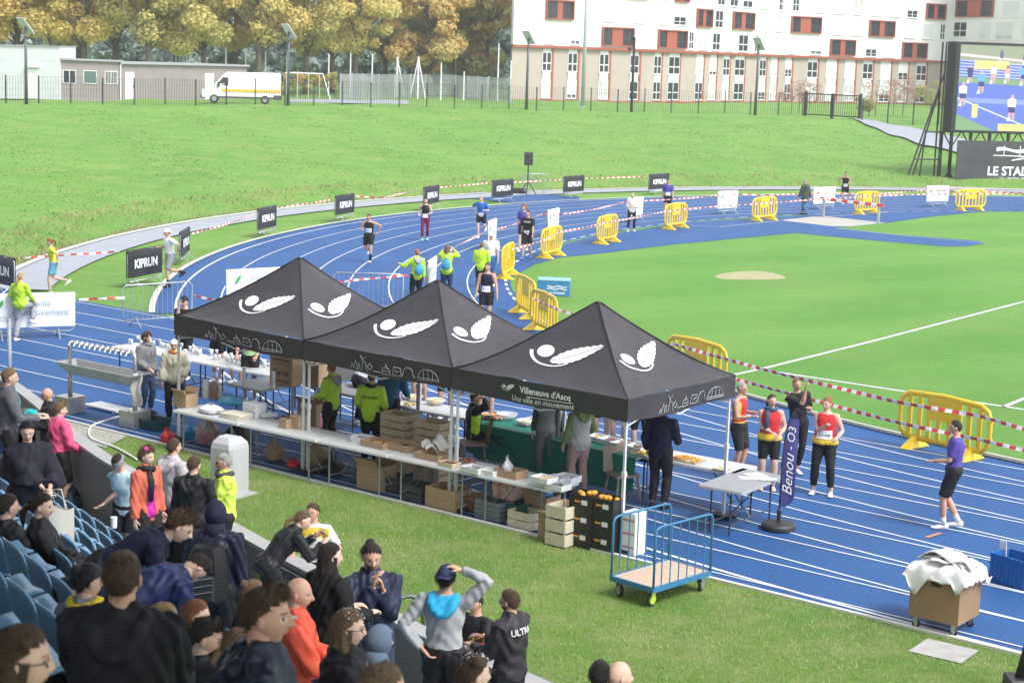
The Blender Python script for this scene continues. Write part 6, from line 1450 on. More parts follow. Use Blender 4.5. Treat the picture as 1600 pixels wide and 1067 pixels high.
m.build('lettering', mat('panel_text', (.45, .46, .47), .7), t)
# handrails on the lawn side
def rail(label, pts):
    P3 = [gnd(x, y, z) for x, y, z in pts]; o = MB().tube([p-P3[0] for p in smooth(P3, 4)], .024, 8).build('handrail', mat('rail_grey', (.10, .11, .12), .4, .1, metal=.4), None, True); o.location = P3[0]; tag(o, label, 'handrail')
rail('bent grey handrail rising beside the eating man', [(612, 962, .6), (616, 940, .95), (640, 931, 1.0), (652, 937, .95), (658, 950, .8), (662, 985, 0)]); rail('grey handrail sloping along the lawn behind the capped man', [(735, 975, .0), (737, 964, .85), (745, 962, .9), (780, 983, .75), (805, 1000, .3), (806, 1012, 0)])
# odds and ends in the stand
bag('rucksack', 'grey and black rucksack heaped against the parapet', gnd(128, 795, .01), .28, (1.0, .8, .9), mat('ruck_dark', (.03, .03, .034), .6, .3, 8., bump=.4), 31); bag('jacket_heap', 'grey jacket thrown on the rucksacks by the parapet', gnd(134, 772, .3), .2, (1, .8, .7), mat('ruck_grey', (.2, .19, .21), .8, .3, 6., bump=.5), 32); bag('rucksack', 'black rucksack with blue trim beside the pink-jacketed man', gnd(112, 806, .01), .22, (1, .8, 1), mat('ruck_blue', (.02, .05, .09), .6, .4, 8., bump=.4), 33)
for px, py, k in ((178, 818, 3), (192, 815, 3)):
    pass
t = thing('drink_can', 'white cup standing on a blue seat near the bending man', 'cup', gnd(178, 824, RISE*4+.44)); MB().lathe([(.03, 0), (.035, .11), (0, .11)], 12).build('body', M_tray, t, 'auto')

# the stand's roof, on posts behind the last row
rf = thing('stand_roof', 'flat roof on rear posts sheltering the seats of the stand', 'roof', stp(0, 13, 0))
ro = rf.location.copy(); MB().loft([[stp(a, d, z)-ro for d, z in ((2.6, 10.8), (14.5, 11.6), (14.5, 11.9), (2.6, 11.0))] for a in (-32, 26)]).build('roof_slab', M_step, rf, recalc=True)
for a in (-24, -12, 8, 20): MB().tube([stp(a, 13.6, 0)-ro, stp(a, 13.6, 11.6)-ro], .18, 10).build('post', M_grey, rf, True)
# ================================================================== people
SK = {'a': (.52, .30, .215), 'b': (.60, .38, .29), 'c': (.42, .24, .165), 'd': (.63, .42, .33)}
def skinm(k): return mat('skin_'+k, SK[k], .55, .10, 14., spec=.35, bump=.05, bscale=60)
HC = {'brown': (.055, .032, .018), 'dark': (.016, .011, .009), 'black': (.008, .007, .008), 'blond': (.30, .20, .10), 'auburn': (.16, .06, .025), 'grey': (.27, .26, .25), 'white': (.5, .5, .5), 'lbrown': (.13, .08, .045), 'red': (.25, .09, .04)}
def hairm(k): return mat('hair_'+k, HC[k], .5, .45, 110., spec=.4, bump=.9, bscale=130, c2=tuple(v*2.1+.004 for v in HC[k]))
def clothm(c, rough=.8):
    n = 'cloth_%d_%d_%d' % tuple(int(v*255) for v in c); return mat(n, c, rough, .07, 5., bump=.22, bscale=11, spec=.25)
TODO = []
def rot2(p, a): return Vector((p[0]*math.cos(a)-p[1]*math.sin(a), p[0]*math.sin(a)+p[1]*math.cos(a), p[2]))
def ik(a, t, l1, l2, pole):
    d = t-a; L = d.length
    if L > (l1+l2)*.998: d = d*((l1+l2)*.998/L); t = a+d; L = d.length
    L = max(L, abs(l1-l2)+.02); x = (l1*l1-l2*l2+L*L)/(2*L); h = math.sqrt(max(0, l1*l1-x*x)); n = d.normalized()
    pv = pole-n*pole.dot(n); pv = pv.normalized() if pv.length > 1e-5 else n.orthogonal().normalized()
    return a+n*x+pv*h, t
def head_fn(near, female):
    nu, nv = (64, 50) if near else (32, 26)
    i, j = np.meshgrid(np.arange(nu), np.arange(nv+1), indexing='xy')
    u = i/nu; ph = 2*np.pi*(u-.5); ph = ph-.55*np.sin(ph)          # dense at the front (ph = 0)
    th = np.pi*j/nv
    return nu, nv, ph, th
def head_pts(ph, th, female, infl=0.):
    x = np.sin(th)*np.sin(ph); y = np.sin(th)*np.cos(ph); z = np.cos(th)
    X = x*.0745; Y = y*.096; Z = z*.118
    low = np.clip(-z, 0, 1); fr = np.clip(y, 0, 1); bk = np.clip(-y, 0, 1)
    X = X*(1-.30*low**1.3); Y = np.where(y < 0, Y*(1-.42*low), Y*(1-.03*low)); Y = Y+.010*low*fr
    up = np.clip(z, 0, 1); Y = np.where(y < 0, Y*(1+.05*up), Y)
    g = lambda x0, z0, sx, sz: np.exp(-((X-x0)/sx)**2-((Z-z0)/sz)**2)*(y > 0)
    nose = .7 if female else 1.
    Y = Y+nose*.026*g(0, -.022, .012, .016)+nose*.014*g(0, .002, .009, .022)
    Y = Y-.010*(g(.032, .008, .016, .012)+g(-.032, .008, .016, .012))+.005*(g(.032, .028, .02, .008)+g(-.032, .028, .02, .008))
    Y = Y+.006*g(0, -.058, .020, .010)-.005*g(0, -.075, .02, .007)+.009*g(0, -.098, .018, .015)
    if infl is not 0.:
        n = np.stack([x/.0765, y/.098, z/.118], -1); n /= np.linalg.norm(n, axis=-1)[..., None]
        X = X+n[..., 0]*infl; Y = Y+n[..., 1]*infl; Z = Z+n[..., 2]*infl
    return np.stack([X, Y, Z], -1)
def hairline(ph, style):
    c = np.cos(ph); f = np.clip(c, 0, 1); b = np.clip(-c, 0, 1)
    if style == 'recede': return .055+.03*f-.02*b-.075*b+0*c-.035*(1-f)*(1-b)
    return np.where(c > 0, .016+.064*f**.6, .016-.092*b**.8)+.006*np.sin(ph*13)+.004*np.sin(ph*29+1)
def add_np(dst, V, F, mi):
    dst[0].append(V); dst[1].append((F, sum(len(v) for v in dst[0][:-1]))); dst[2].append(mi)
def hand_geo(mb, w, d, pn, s, curl=.5, side=1):
    d = d.normalized(); pn = (pn-d*pn.dot(d)).normalized(); ac = d.cross(pn)*side
    mb.tube([w-d*.02*s, w+d*.03*s, w+d*.07*s, w+d*.092*s], [x*s for x in (.022, .033, .038, .034)], 8, ry=[x*s for x in (.018, .016, .016, .012)], ref=ac)
    for k, L in enumerate((.062, .072, .068, .052)):
        b = w+d*.086*s+ac*(.027-.018*k)*s; a1 = curl*.9; a2 = curl*2.0
        e1 = b+(d*math.cos(a1)+pn*math.sin(a1))*L*.5*s; e2 = e1+(d*math.cos(a2)+pn*math.sin(a2))*L*.5*s
        mb.tube([b-d*.012*s, b, e1, e2], [.0088*s, .009*s, .008*s, .006*s], 6)
    b = w+d*.02*s+ac*.028*s; e1 = b+(d*.6+ac*.75+pn*.25).normalized()*.036*s; e2 = e1+(d*.9+ac*.2+pn*.4).normalized()*.03*s
    mb.tube([b-ac*.012*s, b, e1, e2], [.012*s, .011*s, .0095*s, .007*s], 6)
def person(label, where, face, H=1.75, lean=0, side=0, twist=0, head=(0, 5), la=None, ra=None, lf=None, rf=None, sit=False, top=('tee', (.5, .5, .5)), bot=('trousers', (.03, .03, .035)), hair=('short', 'brown'), skin='b', shoe=(.6, .6, .6), fem=False, bulk=1., bib=None, bag=None, extra=(), hipz=None, group=None, lpole=None, curl=.5, near=None, sock=None):
    s = H/1.75
    tops = 1.745 if not sit else 1.34
    kind = where[0]; hh = ((hipz or (.53 if sit else .93))+.645*math.cos(R(lean))+.117)*s
    if kind == 'f': loc = gnd(where[1], where[2], where[3] if len(where) > 3 else .012)
    elif kind == 'h': loc = gnd(where[1], where[2], where[3]+hh); loc.z = where[3]
    elif kind == 'w': loc = Vector(where[1:4])
    else:                                                        # in the stand: step found from the head and its distance
        best = None
        for f_ in np.linspace(.86, 1.14, 57):
            p = atd(where[1], where[2], where[3]*f_); dd = (p-SO).dot(SM); k = math.floor((dd-D0)/RUN)
            fl = .006 if k < 0 else RISE*(k+1); e_ = abs(p.z-hh-fl)+abs(f_-1)*.6+(3 if dd < .3 else 0)
            if best is None or e_ < best[0]: best = (e_, fl)
        loc = gnd(where[1], where[2], best[1]+hh); loc.z = best[1]
    if kind != 'f' and lean: loc -= Vector((math.cos(R(face)), math.sin(R(face)), 0))*.645*s*math.sin(R(lean))
    rz = R(face-90)
    t = thing('person', label, 'person', loc, rz, group)
    dist = math.hypot(loc.x, loc.y); near = dist < 17 if near is None else near
    vox = max(.0125, min(.022, dist*.0006)); wm_ = .93 if fem else 1.
    # skeleton
    hz_ = hipz if hipz else (.53 if sit else .93)
    hip = Vector((0, 0, hz_))*s; ln, sd_ = R(lean), R(side)
    T = Vector((math.sin(sd_), math.sin(ln)*math.cos(sd_), math.cos(ln)*math.cos(sd_))).normalized()
    Xr = rot2(Vector((1, 0, 0)), R(twist)); Xr = (Xr-T*Xr.dot(T)).normalized(); F = T.cross(Xr)   # forward of chest
    def tor(u, x=0., y=0.): return hip+T*u*s+Xr*x*s+F*y*s
    shw = .178*wm_
    shL, shR = tor(.445, -shw), tor(.445, shw)
    P_ = lambda v: Vector(v)*s
    la = la if la is not None else ((-.25, .05, .80) if not sit else (-.12, .35, .62)); ra = ra if ra is not None else ((.25, .05, .80) if not sit else (.12, .35, .62))
    if sit: lf = lf or (-.12, .48, .08); rf = rf or (.12, .48, .08)
    lf = lf or (-.10, .02, .08); rf = rf or (.10, -.02, .08)
    lp, rp = (lpole or ((-.45, -.5, -.8), (.45, -.5, -.8)))
    elL, haL = ik(shL, P_(la), .29*s, .255*s, Vector(lp)); elR, haR = ik(shR, P_(ra), .29*s, .255*s, Vector(rp))
    hpL, hpR = hip+Vector((-.088, 0, -.02))*s, hip+Vector((.088, 0, -.02))*s
    knL, anL = ik(hpL, P_(lf), .425*s, .425*s, Vector((-.12, 1, .1))); knR, anR = ik(hpR, P_(rf), .425*s, .425*s, Vector((.12, 1, .1)))
    hy, hp_ = R(head[0]), R(head[1])
    b = bulk
    prof = [(-.10, .10, .08), (-.07, .145, .105), (.0, .160, .115), (.10, .142, .102), (.20, .145, .106), (.32, .165, .118), (.40, .168, .108), (.455, .150, .085), (.485, .105, .070), (.51, .070, .060), (.53, .060, .058)]
    if fem: prof = [(-.10, .11, .085), (-.07, .155, .112), (.0, .168, .120), (.10, .132, .096), (.20, .130, .098), (.31, .148, .122), (.39, .152, .105), (.455, .138, .08), (.485, .092, .064), (.51, .060, .054), (.53, .053, .053)]
    def prof_at(u):
        for (u0, a0, c0), (u1, a1, c1) in zip(prof, prof[1:]):
            if u <= u1: f = max(0, (u-u0)/(u1-u0)); return a0+(a1-a0)*f, c0+(c1-c0)*f
        return prof[-1][1:]
    def torso(mb, u0, u1, off, sc=1., flare=0.):
        us = [u0]+[p[0] for p in prof if u0 < p[0] < u1]+[u1]
        bw = lambda u: 1+(b-1)*(1 if u < .3 else .6)
        rr = [((prof_at(u)[0]*bw(u)*sc+off)*s, (prof_at(u)[1]*bw(u)*sc+off)*s) for u in us]
        if flare: rr = [(x*(1+flare*max(0, 1-(u-u0)/.15)), y*(1+flare*max(0, 1-(u-u0)/.15))) for u, (x, y) in zip(us, rr)]
        mb.tube([tor(u) for u in us], [r[0] for r in rr], 16, ry=[r[1] for r in rr], ref=Xr)
    def limb(mb, pts, rs, frac=1., off=0., sc=1., n=10):
        """pts joints polyline, cut at fraction of its length"""
        out, ro = [pts[0]], [rs[0]*sc*s+off*s]; tot = sum((q-p).length for p, q in zip(pts, pts[1:])); acc = 0
        for (p, q), (r0, r1) in zip(zip(pts, pts[1:]), zip(rs, rs[1:])):
            L = (q-p).length
            if acc+L >= tot*frac: f = (tot*frac-acc)/L; out.append(p.lerp(q, f)); ro.append((r0+(r1-r0)*f)*sc*s+off*s); break
            out.append(q); ro.append(r1*sc*s+off*s); acc += L
        mb.tube(out, ro, n)
    armL = [tor(.44, -shw*.6), shL, shL.lerp(elL, .5), elL, elL.lerp(haL, .35), haL]; armR = [tor(.44, shw*.6), shR, shR.lerp(elR, .5), elR, elR.lerp(haR, .35), haR]
    ab = 1+(b-1)*.7; ar = [r*ab*(.86 if fem else 1) for r in (.05, .058, .049, .039, .041, .026)]
    legL = [hpL+Vector((.01, 0, .06))*s, hpL, hpL.lerp(knL, .5), knL, knL.lerp(anL, .35), anL]; legR = [hpR+Vector((-.01, 0, .06))*s, hpR, hpR.lerp(knR, .5), knR, knR.lerp(anR, .35), anR]
    lr = [r*ab for r in (.085, .092, .076, .055, .057, .036)]
    # ---- body
    bm_ = MB(); torso(bm_, -.10, .53, -.006); limb(bm_, armL, ar); limb(bm_, armR, ar); limb(bm_, legL, lr); limb(bm_, legR, lr)
    nk = tor(.53); hc = tor(.53)+(T*.75+Vector((0, 0, .25))).normalized()*.110*s+F*.020*s
    bm_.tube([tor(.46, 0, -.005), nk, hc-T*.03*s-F*.012*s], [.062*s*wm_, .056*s*wm_, .055*s*wm_], 12)
    extra_mb = MB()
    for (el, ha, sd2) in ((elL, haL, -1), (elR, haR, 1)):
        d = (ha-el).normalized(); pn = Vector((-sd2, .2, -.1)) if abs(d.z) > .6 else Vector((0, 0, -1)); hand_geo(extra_mb, ha, d, pn, s, curl, side=1 if sd2 > 0 else -1)
    Rh = Matrix((Xr, F, T)).transposed().to_3x3()
    if lean > 35: Rh = Matrix.Rotation(R(-min(35, lean-15)), 3, Xr)*1 @ Rh if False else Rh
    Hm = Rh @ Matrix.Rotation(hy, 3, 'Z') @ Matrix.Rotation(-hp_, 3, 'X')
    nu, nv, ph, th = head_fn(near, fem); HP = head_pts(ph, th, fem)*s
    vid = lambda i, j: j*nu+(i % nu)
    HF = [(vid(i, j), vid(i+1, j), vid(i+1, j+1), vid(i, j+1)) for j in range(nv) for i in range(nu)]
    cen = HP/s; ctr = (cen[:-1]+cen[1:])/2; ctr = (ctr+np.roll(ctr, -1, axis=1))/2
    cx_, cy_, cz_ = ctr[..., 0], ctr[..., 1], ctr[..., 2]; fr_ = cy_ > .03
    hmi = np.zeros(ctr.shape[:2], int)
    hmi[(abs(abs(cx_)-.031) < .013) & (abs(cz_-.008) < .0065) & fr_] = 1
    hmi[(abs(abs(cx_)-.031) < .017) & (abs(cz_-.030) < (.0034 if near else .005)) & fr_] = 5
    hmi[(abs(cx_) < .023) & (abs(cz_+.059) < .0065) & fr_] = 3
    if near: hmi[(abs(abs(cx_)-.031) < .0065) & (abs(cz_-.008) < .0065) & fr_] = 4
    if 'beard' in extra: hmi[(cz_ < -.035) & (cy_ > -.01) & (hmi == 0) & ~((abs(cx_) < .03) & (cz_ > -.045))] = 2
    HPw = (HP.reshape(-1, 3)*.93 @ np.array(Hm).T)+np.array(hc)
    hearb = MB(); 
    for sx in (-1, 1): hearb.ball((sx*.076, -.004, -.006), .03, 8, 6, sc=(.33, .62, 1.0))
    EV = (np.array([tuple(v) for v in hearb.v])*s*.93 @ np.array(Hm).T)+np.array(hc)
    hk = hair[1]; hs_ = hair[0]
    skm = skinm(skin); lipm = mat('lip_'+skin, tuple(c*k for c, k in zip(SK[skin], (.85, .55, .55))), .5)
    # ---- hair
    ty = hs_
    def on_head(v): return Hm @ (Vector(v)*s*.93)+hc
    hmesh = None
    if ty not in ('bald', 'hood'):
        hl = hairline(ph, 'recede' if ty == 'thin' else '')
        tk = {'short': .008, 'buzz': .004, 'thin': .004, 'curly': .032, 'quiff': .010}.get(ty, .010)
        z0 = np.cos(th)*.118; infl = tk*np.clip((z0-hl)/.03, 0, 1)**.7+.002
        seed = sum(map(ord, label)) % 97; rgh = np.random.RandomState(seed)
        nz = np.sin(ph*9+seed)*np.sin(th*7+seed*.3)*.35+np.sin(ph*23+th*5)*.3+rgh.uniform(-.3, .3, ph.shape)
        nz[:, -1] = nz[:, 0]; infl = infl*(1+(.22 if ty != 'curly' else .35)*nz)
        if ty == 'quiff': infl = infl+.018*np.clip(np.cos(ph), 0, 1)*np.clip((z0-.05)/.05, 0, 1)
        HV = head_pts(ph, th, fem, infl)*s
        lim = ((z0[:-1]+z0[1:])/2 > (hl[:-1]+hl[1:])/2)
        if ty in ('cap', 'visor'): lim &= ((z0[:-1]+z0[1:])/2 < .05)
        hf = [HF[j*nu+i] for j in range(nv) for i in range(nu) if lim[j, i]]
        hv = [tuple(on_head(p/s)) for p in HV.reshape(-1, 3)]
        hm_ = MB(); hm_.add(hv, hf)
        strands = (ty not in ('cap',)) and near
        def strand(p, d, L, w_, grav=.6):
            p = Vector(p); d = Vector(d).normalized(); a = d.orthogonal().normalized(); a.rotate(Matrix.Rotation(random.random()*6.28, 3, d)); q = [p]
            for k in range(3): d = (d+Vector((0, 0, -grav*.33))).normalized(); q.append(q[-1]+d*L/3)
            vs = []
            for k, r_ in enumerate(q): ww = w_*(1-k/3.3); vs += [on_head(r_+a*ww), on_head(r_-a*ww)]
            hm_.add(vs, [(0, 1, 3, 2), (2, 3, 5, 4), (4, 5, 7, 6)])
        if near:
            nst = {'short': 1100, 'quiff': 1300, 'curly': 1400, 'buzz': 500, 'thin': 150}.get(ty, 1200)
            jj, ii = np.where(lim)
            for q in rgh.choice(len(jj), nst):
                j, i = jj[q], ii[q]; p = Vector(HV[j, i]/s); n_ = Vector((p.x/.0765, p.y/.098, p.z/.118)).normalized()
                comb = Vector((n_.x*.6, -.9+(1.7 if ty == 'quiff' and p.y > .03 else 0), -.5 if p.y < .03 else .1)) if ty != 'curly' else Vector(rgh.normal(size=3))*1.2
                strand(p*.985, n_*(.24 if ty != 'curly' else .4)+comb*.8, {'short': .026, 'quiff': .034, 'curly': .04, 'buzz': .008, 'thin': .015}.get(ty, .045), .0017 if ty != 'curly' else .0035, .5)
        elif ty == 'curly':
            for q in range(60): p = HV[random.randrange(nv), random.randrange(nu)]/s; 
            for q in range(70):
                a, z_ = rgh.uniform(0, 6.28), rgh.uniform(-.06, .12)
                if math.cos(a) > .55 and z_ < .06: continue
                rr_ = math.sqrt(max(0, 1-(z_/.15)**2)); hm_.ball(on_head((math.sin(a)*.09*rr_, math.cos(a)*.105*rr_, z_)), .026*s, 6, 4)
        if ty in ('long', 'bob'):
            L = .34 if ty == 'long' else .12; nseg = 16
            def cur(sx, q):
                a = R(70)+R(220)*sx; fl = 1+.25*q*(1 if ty == 'long' else .6)
                wv = .006*math.sin(sx*40+q*5)
                return on_head((math.sin(a)*(.087+wv)*fl, math.cos(a)*(.105+wv)*(1-.05*q)-.012*q, .02-(L+.05)*q+.02*math.sin(sx*17)*q))
            hm_.grid(cur, 34, 8); hm_.grid(lambda a, c: cur(a, c)*.97+on_head((0, 0, -.05))*.03, 34, 8)
        if ty in ('pony', 'bun', 'lowpony', 'braid'):
            if ty == 'bun': hm_.ball(on_head((0, -.085, .085)), .038*s, 12, 8)
            else:
                b0 = Vector((0, -.10, .04 if ty == 'pony' else -.03)); sw_ = .05 if ty == 'pony' else 0
                hm_.tube([on_head(b0+Vector((0, .02, 0))), on_head(b0+Vector((0, -.04, .005))), on_head(b0+Vector((sw_*.5, -.07, -.06))), on_head(b0+Vector((sw_, -.06, -.14))), on_head(b0+Vector((sw_, -.05, -.2)))], [.018*s, .028*s, .03*s, .022*s, .005*s], 9)
        if ty == 'spacebuns':
            for sx in (-1, 1): hm_.ball(on_head((sx*.065, -.02, .105)), .034*s, 12, 8)
        o = hm_.build('hair', hairm(hk), t, True)
    # ---- headgear
    def shellcap(name, mt, thick, cond, parent=t):
        V = head_pts(ph, th, fem, np.full(ph.shape, thick))*s; z0 = np.cos(th)*.118
        zc = (z0[:-1]+z0[1:])/2; pc = (ph[:-1]+ph[1:])/2
        hf = [HF[j*nu+i] for j in range(nv) for i in range(nu) if cond(zc[j, i], pc[j, i])]
        return MB().add([tuple(on_head(p/s)) for p in V.reshape(-1, 3)], hf).build(name, mt, parent, True)
    gear = [e for e in extra if isinstance(e, tuple)]
    for g in gear:
        if g[0] in ('cap', 'capback'):
            c = shellcap('cap', clothm(g[1]), .016, lambda z, a: z > .035+.012*math.cos(a)); fwd = 1 if g[0] == 'cap' else -1
            MB().grid(lambda q, w_: on_head(((q-.5)*.15*(1-.25*w_), fwd*(.085+.075*w_*(1-.9*(q-.5)**2*2)), .045-.02*w_-.05*(q-.5)**2)), 8, 5).build('visor', clothm(g[1]), c, True)
        if g[0] == 'band': shellcap('headband', clothm(g[1]), .016, lambda z, a: .02+.02*math.cos(a) < z < .075+.015*math.cos(a))
        if g[0] == 'beanie': shellcap('beanie', clothm(g[1]), .02, lambda z, a: z > .02+.02*math.cos(a))
        if g[0] == 'hoodup':
            V = head_pts(ph, th, fem, np.full(ph.shape, .028))*s
            hf = [HF[j*nu+i] for j in range(nv) for i in range(nu) if not (abs(ph[j, i]) < .85 and -.9 < math.cos(th[j, i]) < .62)]
            m_ = MB().add([tuple(on_head(p/s)) for p in V.reshape(-1, 3)], hf); m_.tube([tor(.46), tor(.52, 0, -.01), on_head((0, -.02, -.07))], [.10*s, .095*s, .085*s], 14); m_.build('hood', clothm(g[1]), t, True).modifiers.new('th', 'SOLIDIFY').thickness = .012
        if g[0] == 'glasses':
            gm = MB()
            for sx in (-1, 1):
                rr = [on_head((sx*.032+.021*math.cos(a), .093-.004*abs(math.cos(a)), .008+.015*math.sin(a))) for a in np.linspace(0, 6.283, 13)]
                gm.tube(rr, .0022*s, 5); gm.tube([on_head((sx*.053, .089, .012)), on_head((sx*.078, .05, .012)), on_head((sx*.08, -.01, .008))], .002*s, 5)
                if g[1] == 'dark': gm.add([on_head((sx*.032, .095, .008))]+rr[:-1], [(0, 1+k, 1+(k+1) % 12) for k in range(12)])
            gm.tube([on_head((-.012, .098, .012)), on_head((.012, .098, .012))], .002*s, 4); gm.build('glasses', mat('glasses_dark', (.012, .01, .01), .2), t)
        if g[0] == 'scarf':
            MB().tube([tor(.50, .085*math.cos(a), .005+.085*math.sin(a))+T*.012*s*math.sin(2*a) for a in np.linspace(0, 6.283, 17)], .038*s, 8).build('scarf', clothm(g[1]), t, True)
            if len(g) > 2: MB().tube([tor(.49, .05, .10), tor(.36, .06, .15), tor(.12, .07, .15)], .04*s, 8, ry=.015*s, ref=Xr).build('scarf_end', clothm(g[1]), t, True)
        if g[0] == 'flower': MB().ball(on_head((.06, .02, .125)), .03*s, 8, 5).build('hair_flower', clothm(g[1]), t)
        if g[0] == 'glitter':
            m_ = MB(); 
            for q in range(60):
                a, zz = random.uniform(0, 6.28), random.uniform(.06, .122); rr_ = math.sqrt(max(0, 1-(zz/.13)**2)); p = Vector((math.sin(a)*.085*rr_, math.cos(a)*.105*rr_, zz+.014)); m_.box((-.003, -.003, -.001), (.003, .003, .001), Matrix.Translation(on_head(p)) @ Euler((random.random()*3, random.random()*3, 0)).to_matrix().to_4x4())
            go = m_.build('hair_glitter', mat('glitter', (.85, .87, .9), .15, .1, metal=.9), t); go['kind'] = 'stuff'
    # ---- garments
    parts = []
    def garment(name, build, mt, wr=.0045, nmat=None):
        g = MB(); build(g); parts.append((name, g, mt, wr))
    tt, tc = top[0], top[1]; sl_c = top[2] if len(top) > 2 else None
    spec = {'tee': (.011, .50, -.10), 'polo': (.013, .46, -.12), 'singlet': (.008, 0, -.05), 'long': (.012, .97, -.10), 'jacket': (.026, .98, -.14), 'hoodie': (.024, .97, -.12), 'coat': (.032, .98, -.34), 'puffer': (.042, .98, -.14), 'poncho': (.05, .9, -.40), 'vest': (.036, 0, -.16), 'dress': (.02, .3, -.3)}[tt]
    off, slv, hem = spec
    def b_top(g):
        if tt == 'singlet': torso(g, hem, .478, off); return
        torso(g, hem, .50 if tt in ('tee', 'singlet') else .525, off, flare=.08 if tt in ('coat', 'poncho') else .0)
        if hem < -.12: 
            for kn, hpj in ((knL, hpL), (knR, hpR)): g.tube([hpj+Vector((0, 0, .05)), hpj.lerp(kn, (-hem-.06)/.425)], [.105*s*b, .105*s*b], 12)
        if slv:
            fl = 1.12 if tt in ('tee', 'polo') else 1.04
            limb(g, armL, ar, slv, off*.95, fl); limb(g, armR, ar, slv, off*.95, fl)
        else:
            for sh in (shL, shR): g.ball(sh.lerp(tor(.44), .25), .062*s, 10, 8)
        if tt in ('jacket', 'hoodie', 'coat', 'puffer'): g.tube([tor(.49), tor(.555, 0, -.012)], [.075*s, .078*s], 12)
        if tt == 'poncho':
            for el, sh in ((elL, shL), (elR, shR)): g.tube([sh, el, el+Vector((0, 0, -.12))*s], [.08*s, .12*s, .15*s], 12)
    garment('top', b_top, clothm(tc, .5 if tt in ('jacket', 'puffer') else .8), .007 if tt in ('jacket', 'hoodie', 'coat', 'puffer', 'poncho') else .0045)
    if tt in ('jacket', 'coat', 'puffer'): MB().tube([tor(u, .004, (prof_at(u)[1]*b+off*.93)) for u in (-.10, .0, .1, .2, .3, .38, .44)], .006*s, 5).build('zip', mat('zip_metal', (.12, .12, .13), .35, metal=.5), t, True)
    if tt in ('hoodie',) or 'hood' in extra:
        def b_hood(g):
            g.tube([tor(.485, .10, .04), tor(.50, .105, -.02), tor(.455, .10, -.085-off), tor(.39, .055, -.115-off), tor(.365, 0, -.12-off), tor(.39, -.055, -.115-off), tor(.455, -.10, -.085-off), tor(.50, -.105, -.02), tor(.485, -.10, .04)], [x*s for x in (.02, .036, .042, .045, .046, .045, .042, .036, .02)], 10); g.tube([tor(.50, 0, -.05), tor(.43, 0, -.10-off), tor(.38, 0, -.105-off)], [.085*s, .095*s, .05*s], 12, ry=[.03*s, .03*s, .02*s], ref=Xr)
        hc2 = next((g[1] for g in gear if g[0] == 'hoodcol'), tc); garment('hood', b_hood, clothm(hc2), .006)
    if sl_c is not None and tt == 'vest':
        def b_sl(g): limb(g, armL, ar, .97, .018, 1.05); limb(g, armR, ar, .97, .018, 1.05); torso(g, -.08, .52, .02)
        garment('undershirt', b_sl, clothm(sl_c), .006)
    bt, bc = bot[0], bot[1]
    boff, bl = {'shorts': (.018, .42), 'tights': (.006, .92), 'halftights': (.006, .48), 'trousers': (.020, .97), 'longshorts': (.026, .52), 'jeans': (.014, .96), 'skirt': (.03, .33)}[bt]
    def b_bot(g):
        torso(g, -.10, .06, boff*.8); limb(g, legL, lr, bl, boff, 1.02 if boff < .01 else 1.04); limb(g, legR, lr, bl, boff, 1.02 if boff < .01 else 1.04)
    garment('trousers' if bl > .6 else 'shorts', b_bot, clothm(bc), .006 if boff > .012 else .002)
    # ---- shoes
    for nm, an, kn, toe in (('l', anL, knL, -1), ('r', anR, knR, 1)):
        sh_d = (an-kn).normalized(); fd = Vector((toe*.12, 1, 0)).normalized()
        fwd = (fd-sh_d*fd.dot(sh_d)*.8); 
        if an.z < .13*s: fwd = fd
        fwd.normalize(); dn = Vector((0, 0, -1)) if an.z < .13*s else (sh_d-fwd*sh_d.dot(fwd)).normalized()
        sdv = fwd.cross(dn).normalized(); g = MB(); rings = []
        for x, w_, h0, h1 in ((-.075, .022, .05, .02), (-.06, .034, .075, -.0), (-.01, .037, .078, 0), (.05, .04, .05, 0), (.11, .047, .03, 0), (.155, .042, .015, .002), (.185, .02, .0, .02)):
            c = an+fwd*x*s; zt_, zb = -.08+.01+h0, -.08+h1*1.0; zt_ = .0-.04+h0*.9-.02; zb = -.078+h1
            rings.append([c+sdv*w_*s-dn*zb*s*1., c+sdv*w_*.95*s-dn*(zb+(zt_-zb)*.6)*s, c+sdv*w_*.5*s-dn*zt_*s, c-sdv*w_*.5*s-dn*zt_*s, c-sdv*w_*.95*s-dn*(zb+(zt_-zb)*.6)*s, c-sdv*w_*s-dn*zb*s])
        g.loft(rings); g.build('shoe', clothm(shoe, .6), t, True, recalc=True)
        if sock is not None: MB().tube([an-sh_d*sock[1]*s, an-sh_d*sock[1]*.5*s, an+sh_d*.02*s], [(.036+.05*sock[1])*s, (.040+.03*sock[1])*s, .041*s], 10).build('sock', clothm(sock[0]), t, True)
    # ---- printed patches that follow the chest
    def patch(u0, u1, a0, a1, o_, nu_=10, nv_=6, xf=None):
        m_ = MB()
        def f(p, q):
            u = u0+(u1-u0)*q; a = R(a0+(a1-a0)*p); A, B = prof_at(u); bw = 1+(b-1)*(1 if u < .3 else .6)
            return tor(u, (A*bw+o_)*math.sin(a), (B*bw+o_)*math.cos(a))
        return m_.grid(f, nu_, nv_), f
    oo = off+.009
    if bib:
        bu, bc_ = bib[0], bib[1]; pm_, f = patch(bu, bu+.15, -42, 42, oo); bo = pm_.build('bib', mat('bib_white', (.78, .78, .78), .7, .03), t, True)
        vs, fs = text_mesh(bib[2] if len(bib) > 2 else '318', 1.); mx_ = max(abs(v[0]) for v in vs)
        _, f2 = patch(bu, bu+.15, -42, 42, oo+.006); MB().add([f2(.5-v[0]/mx_*.36, .42+v[1]*.42) for v in vs], fs).build('number', clothm(bc_), bo)
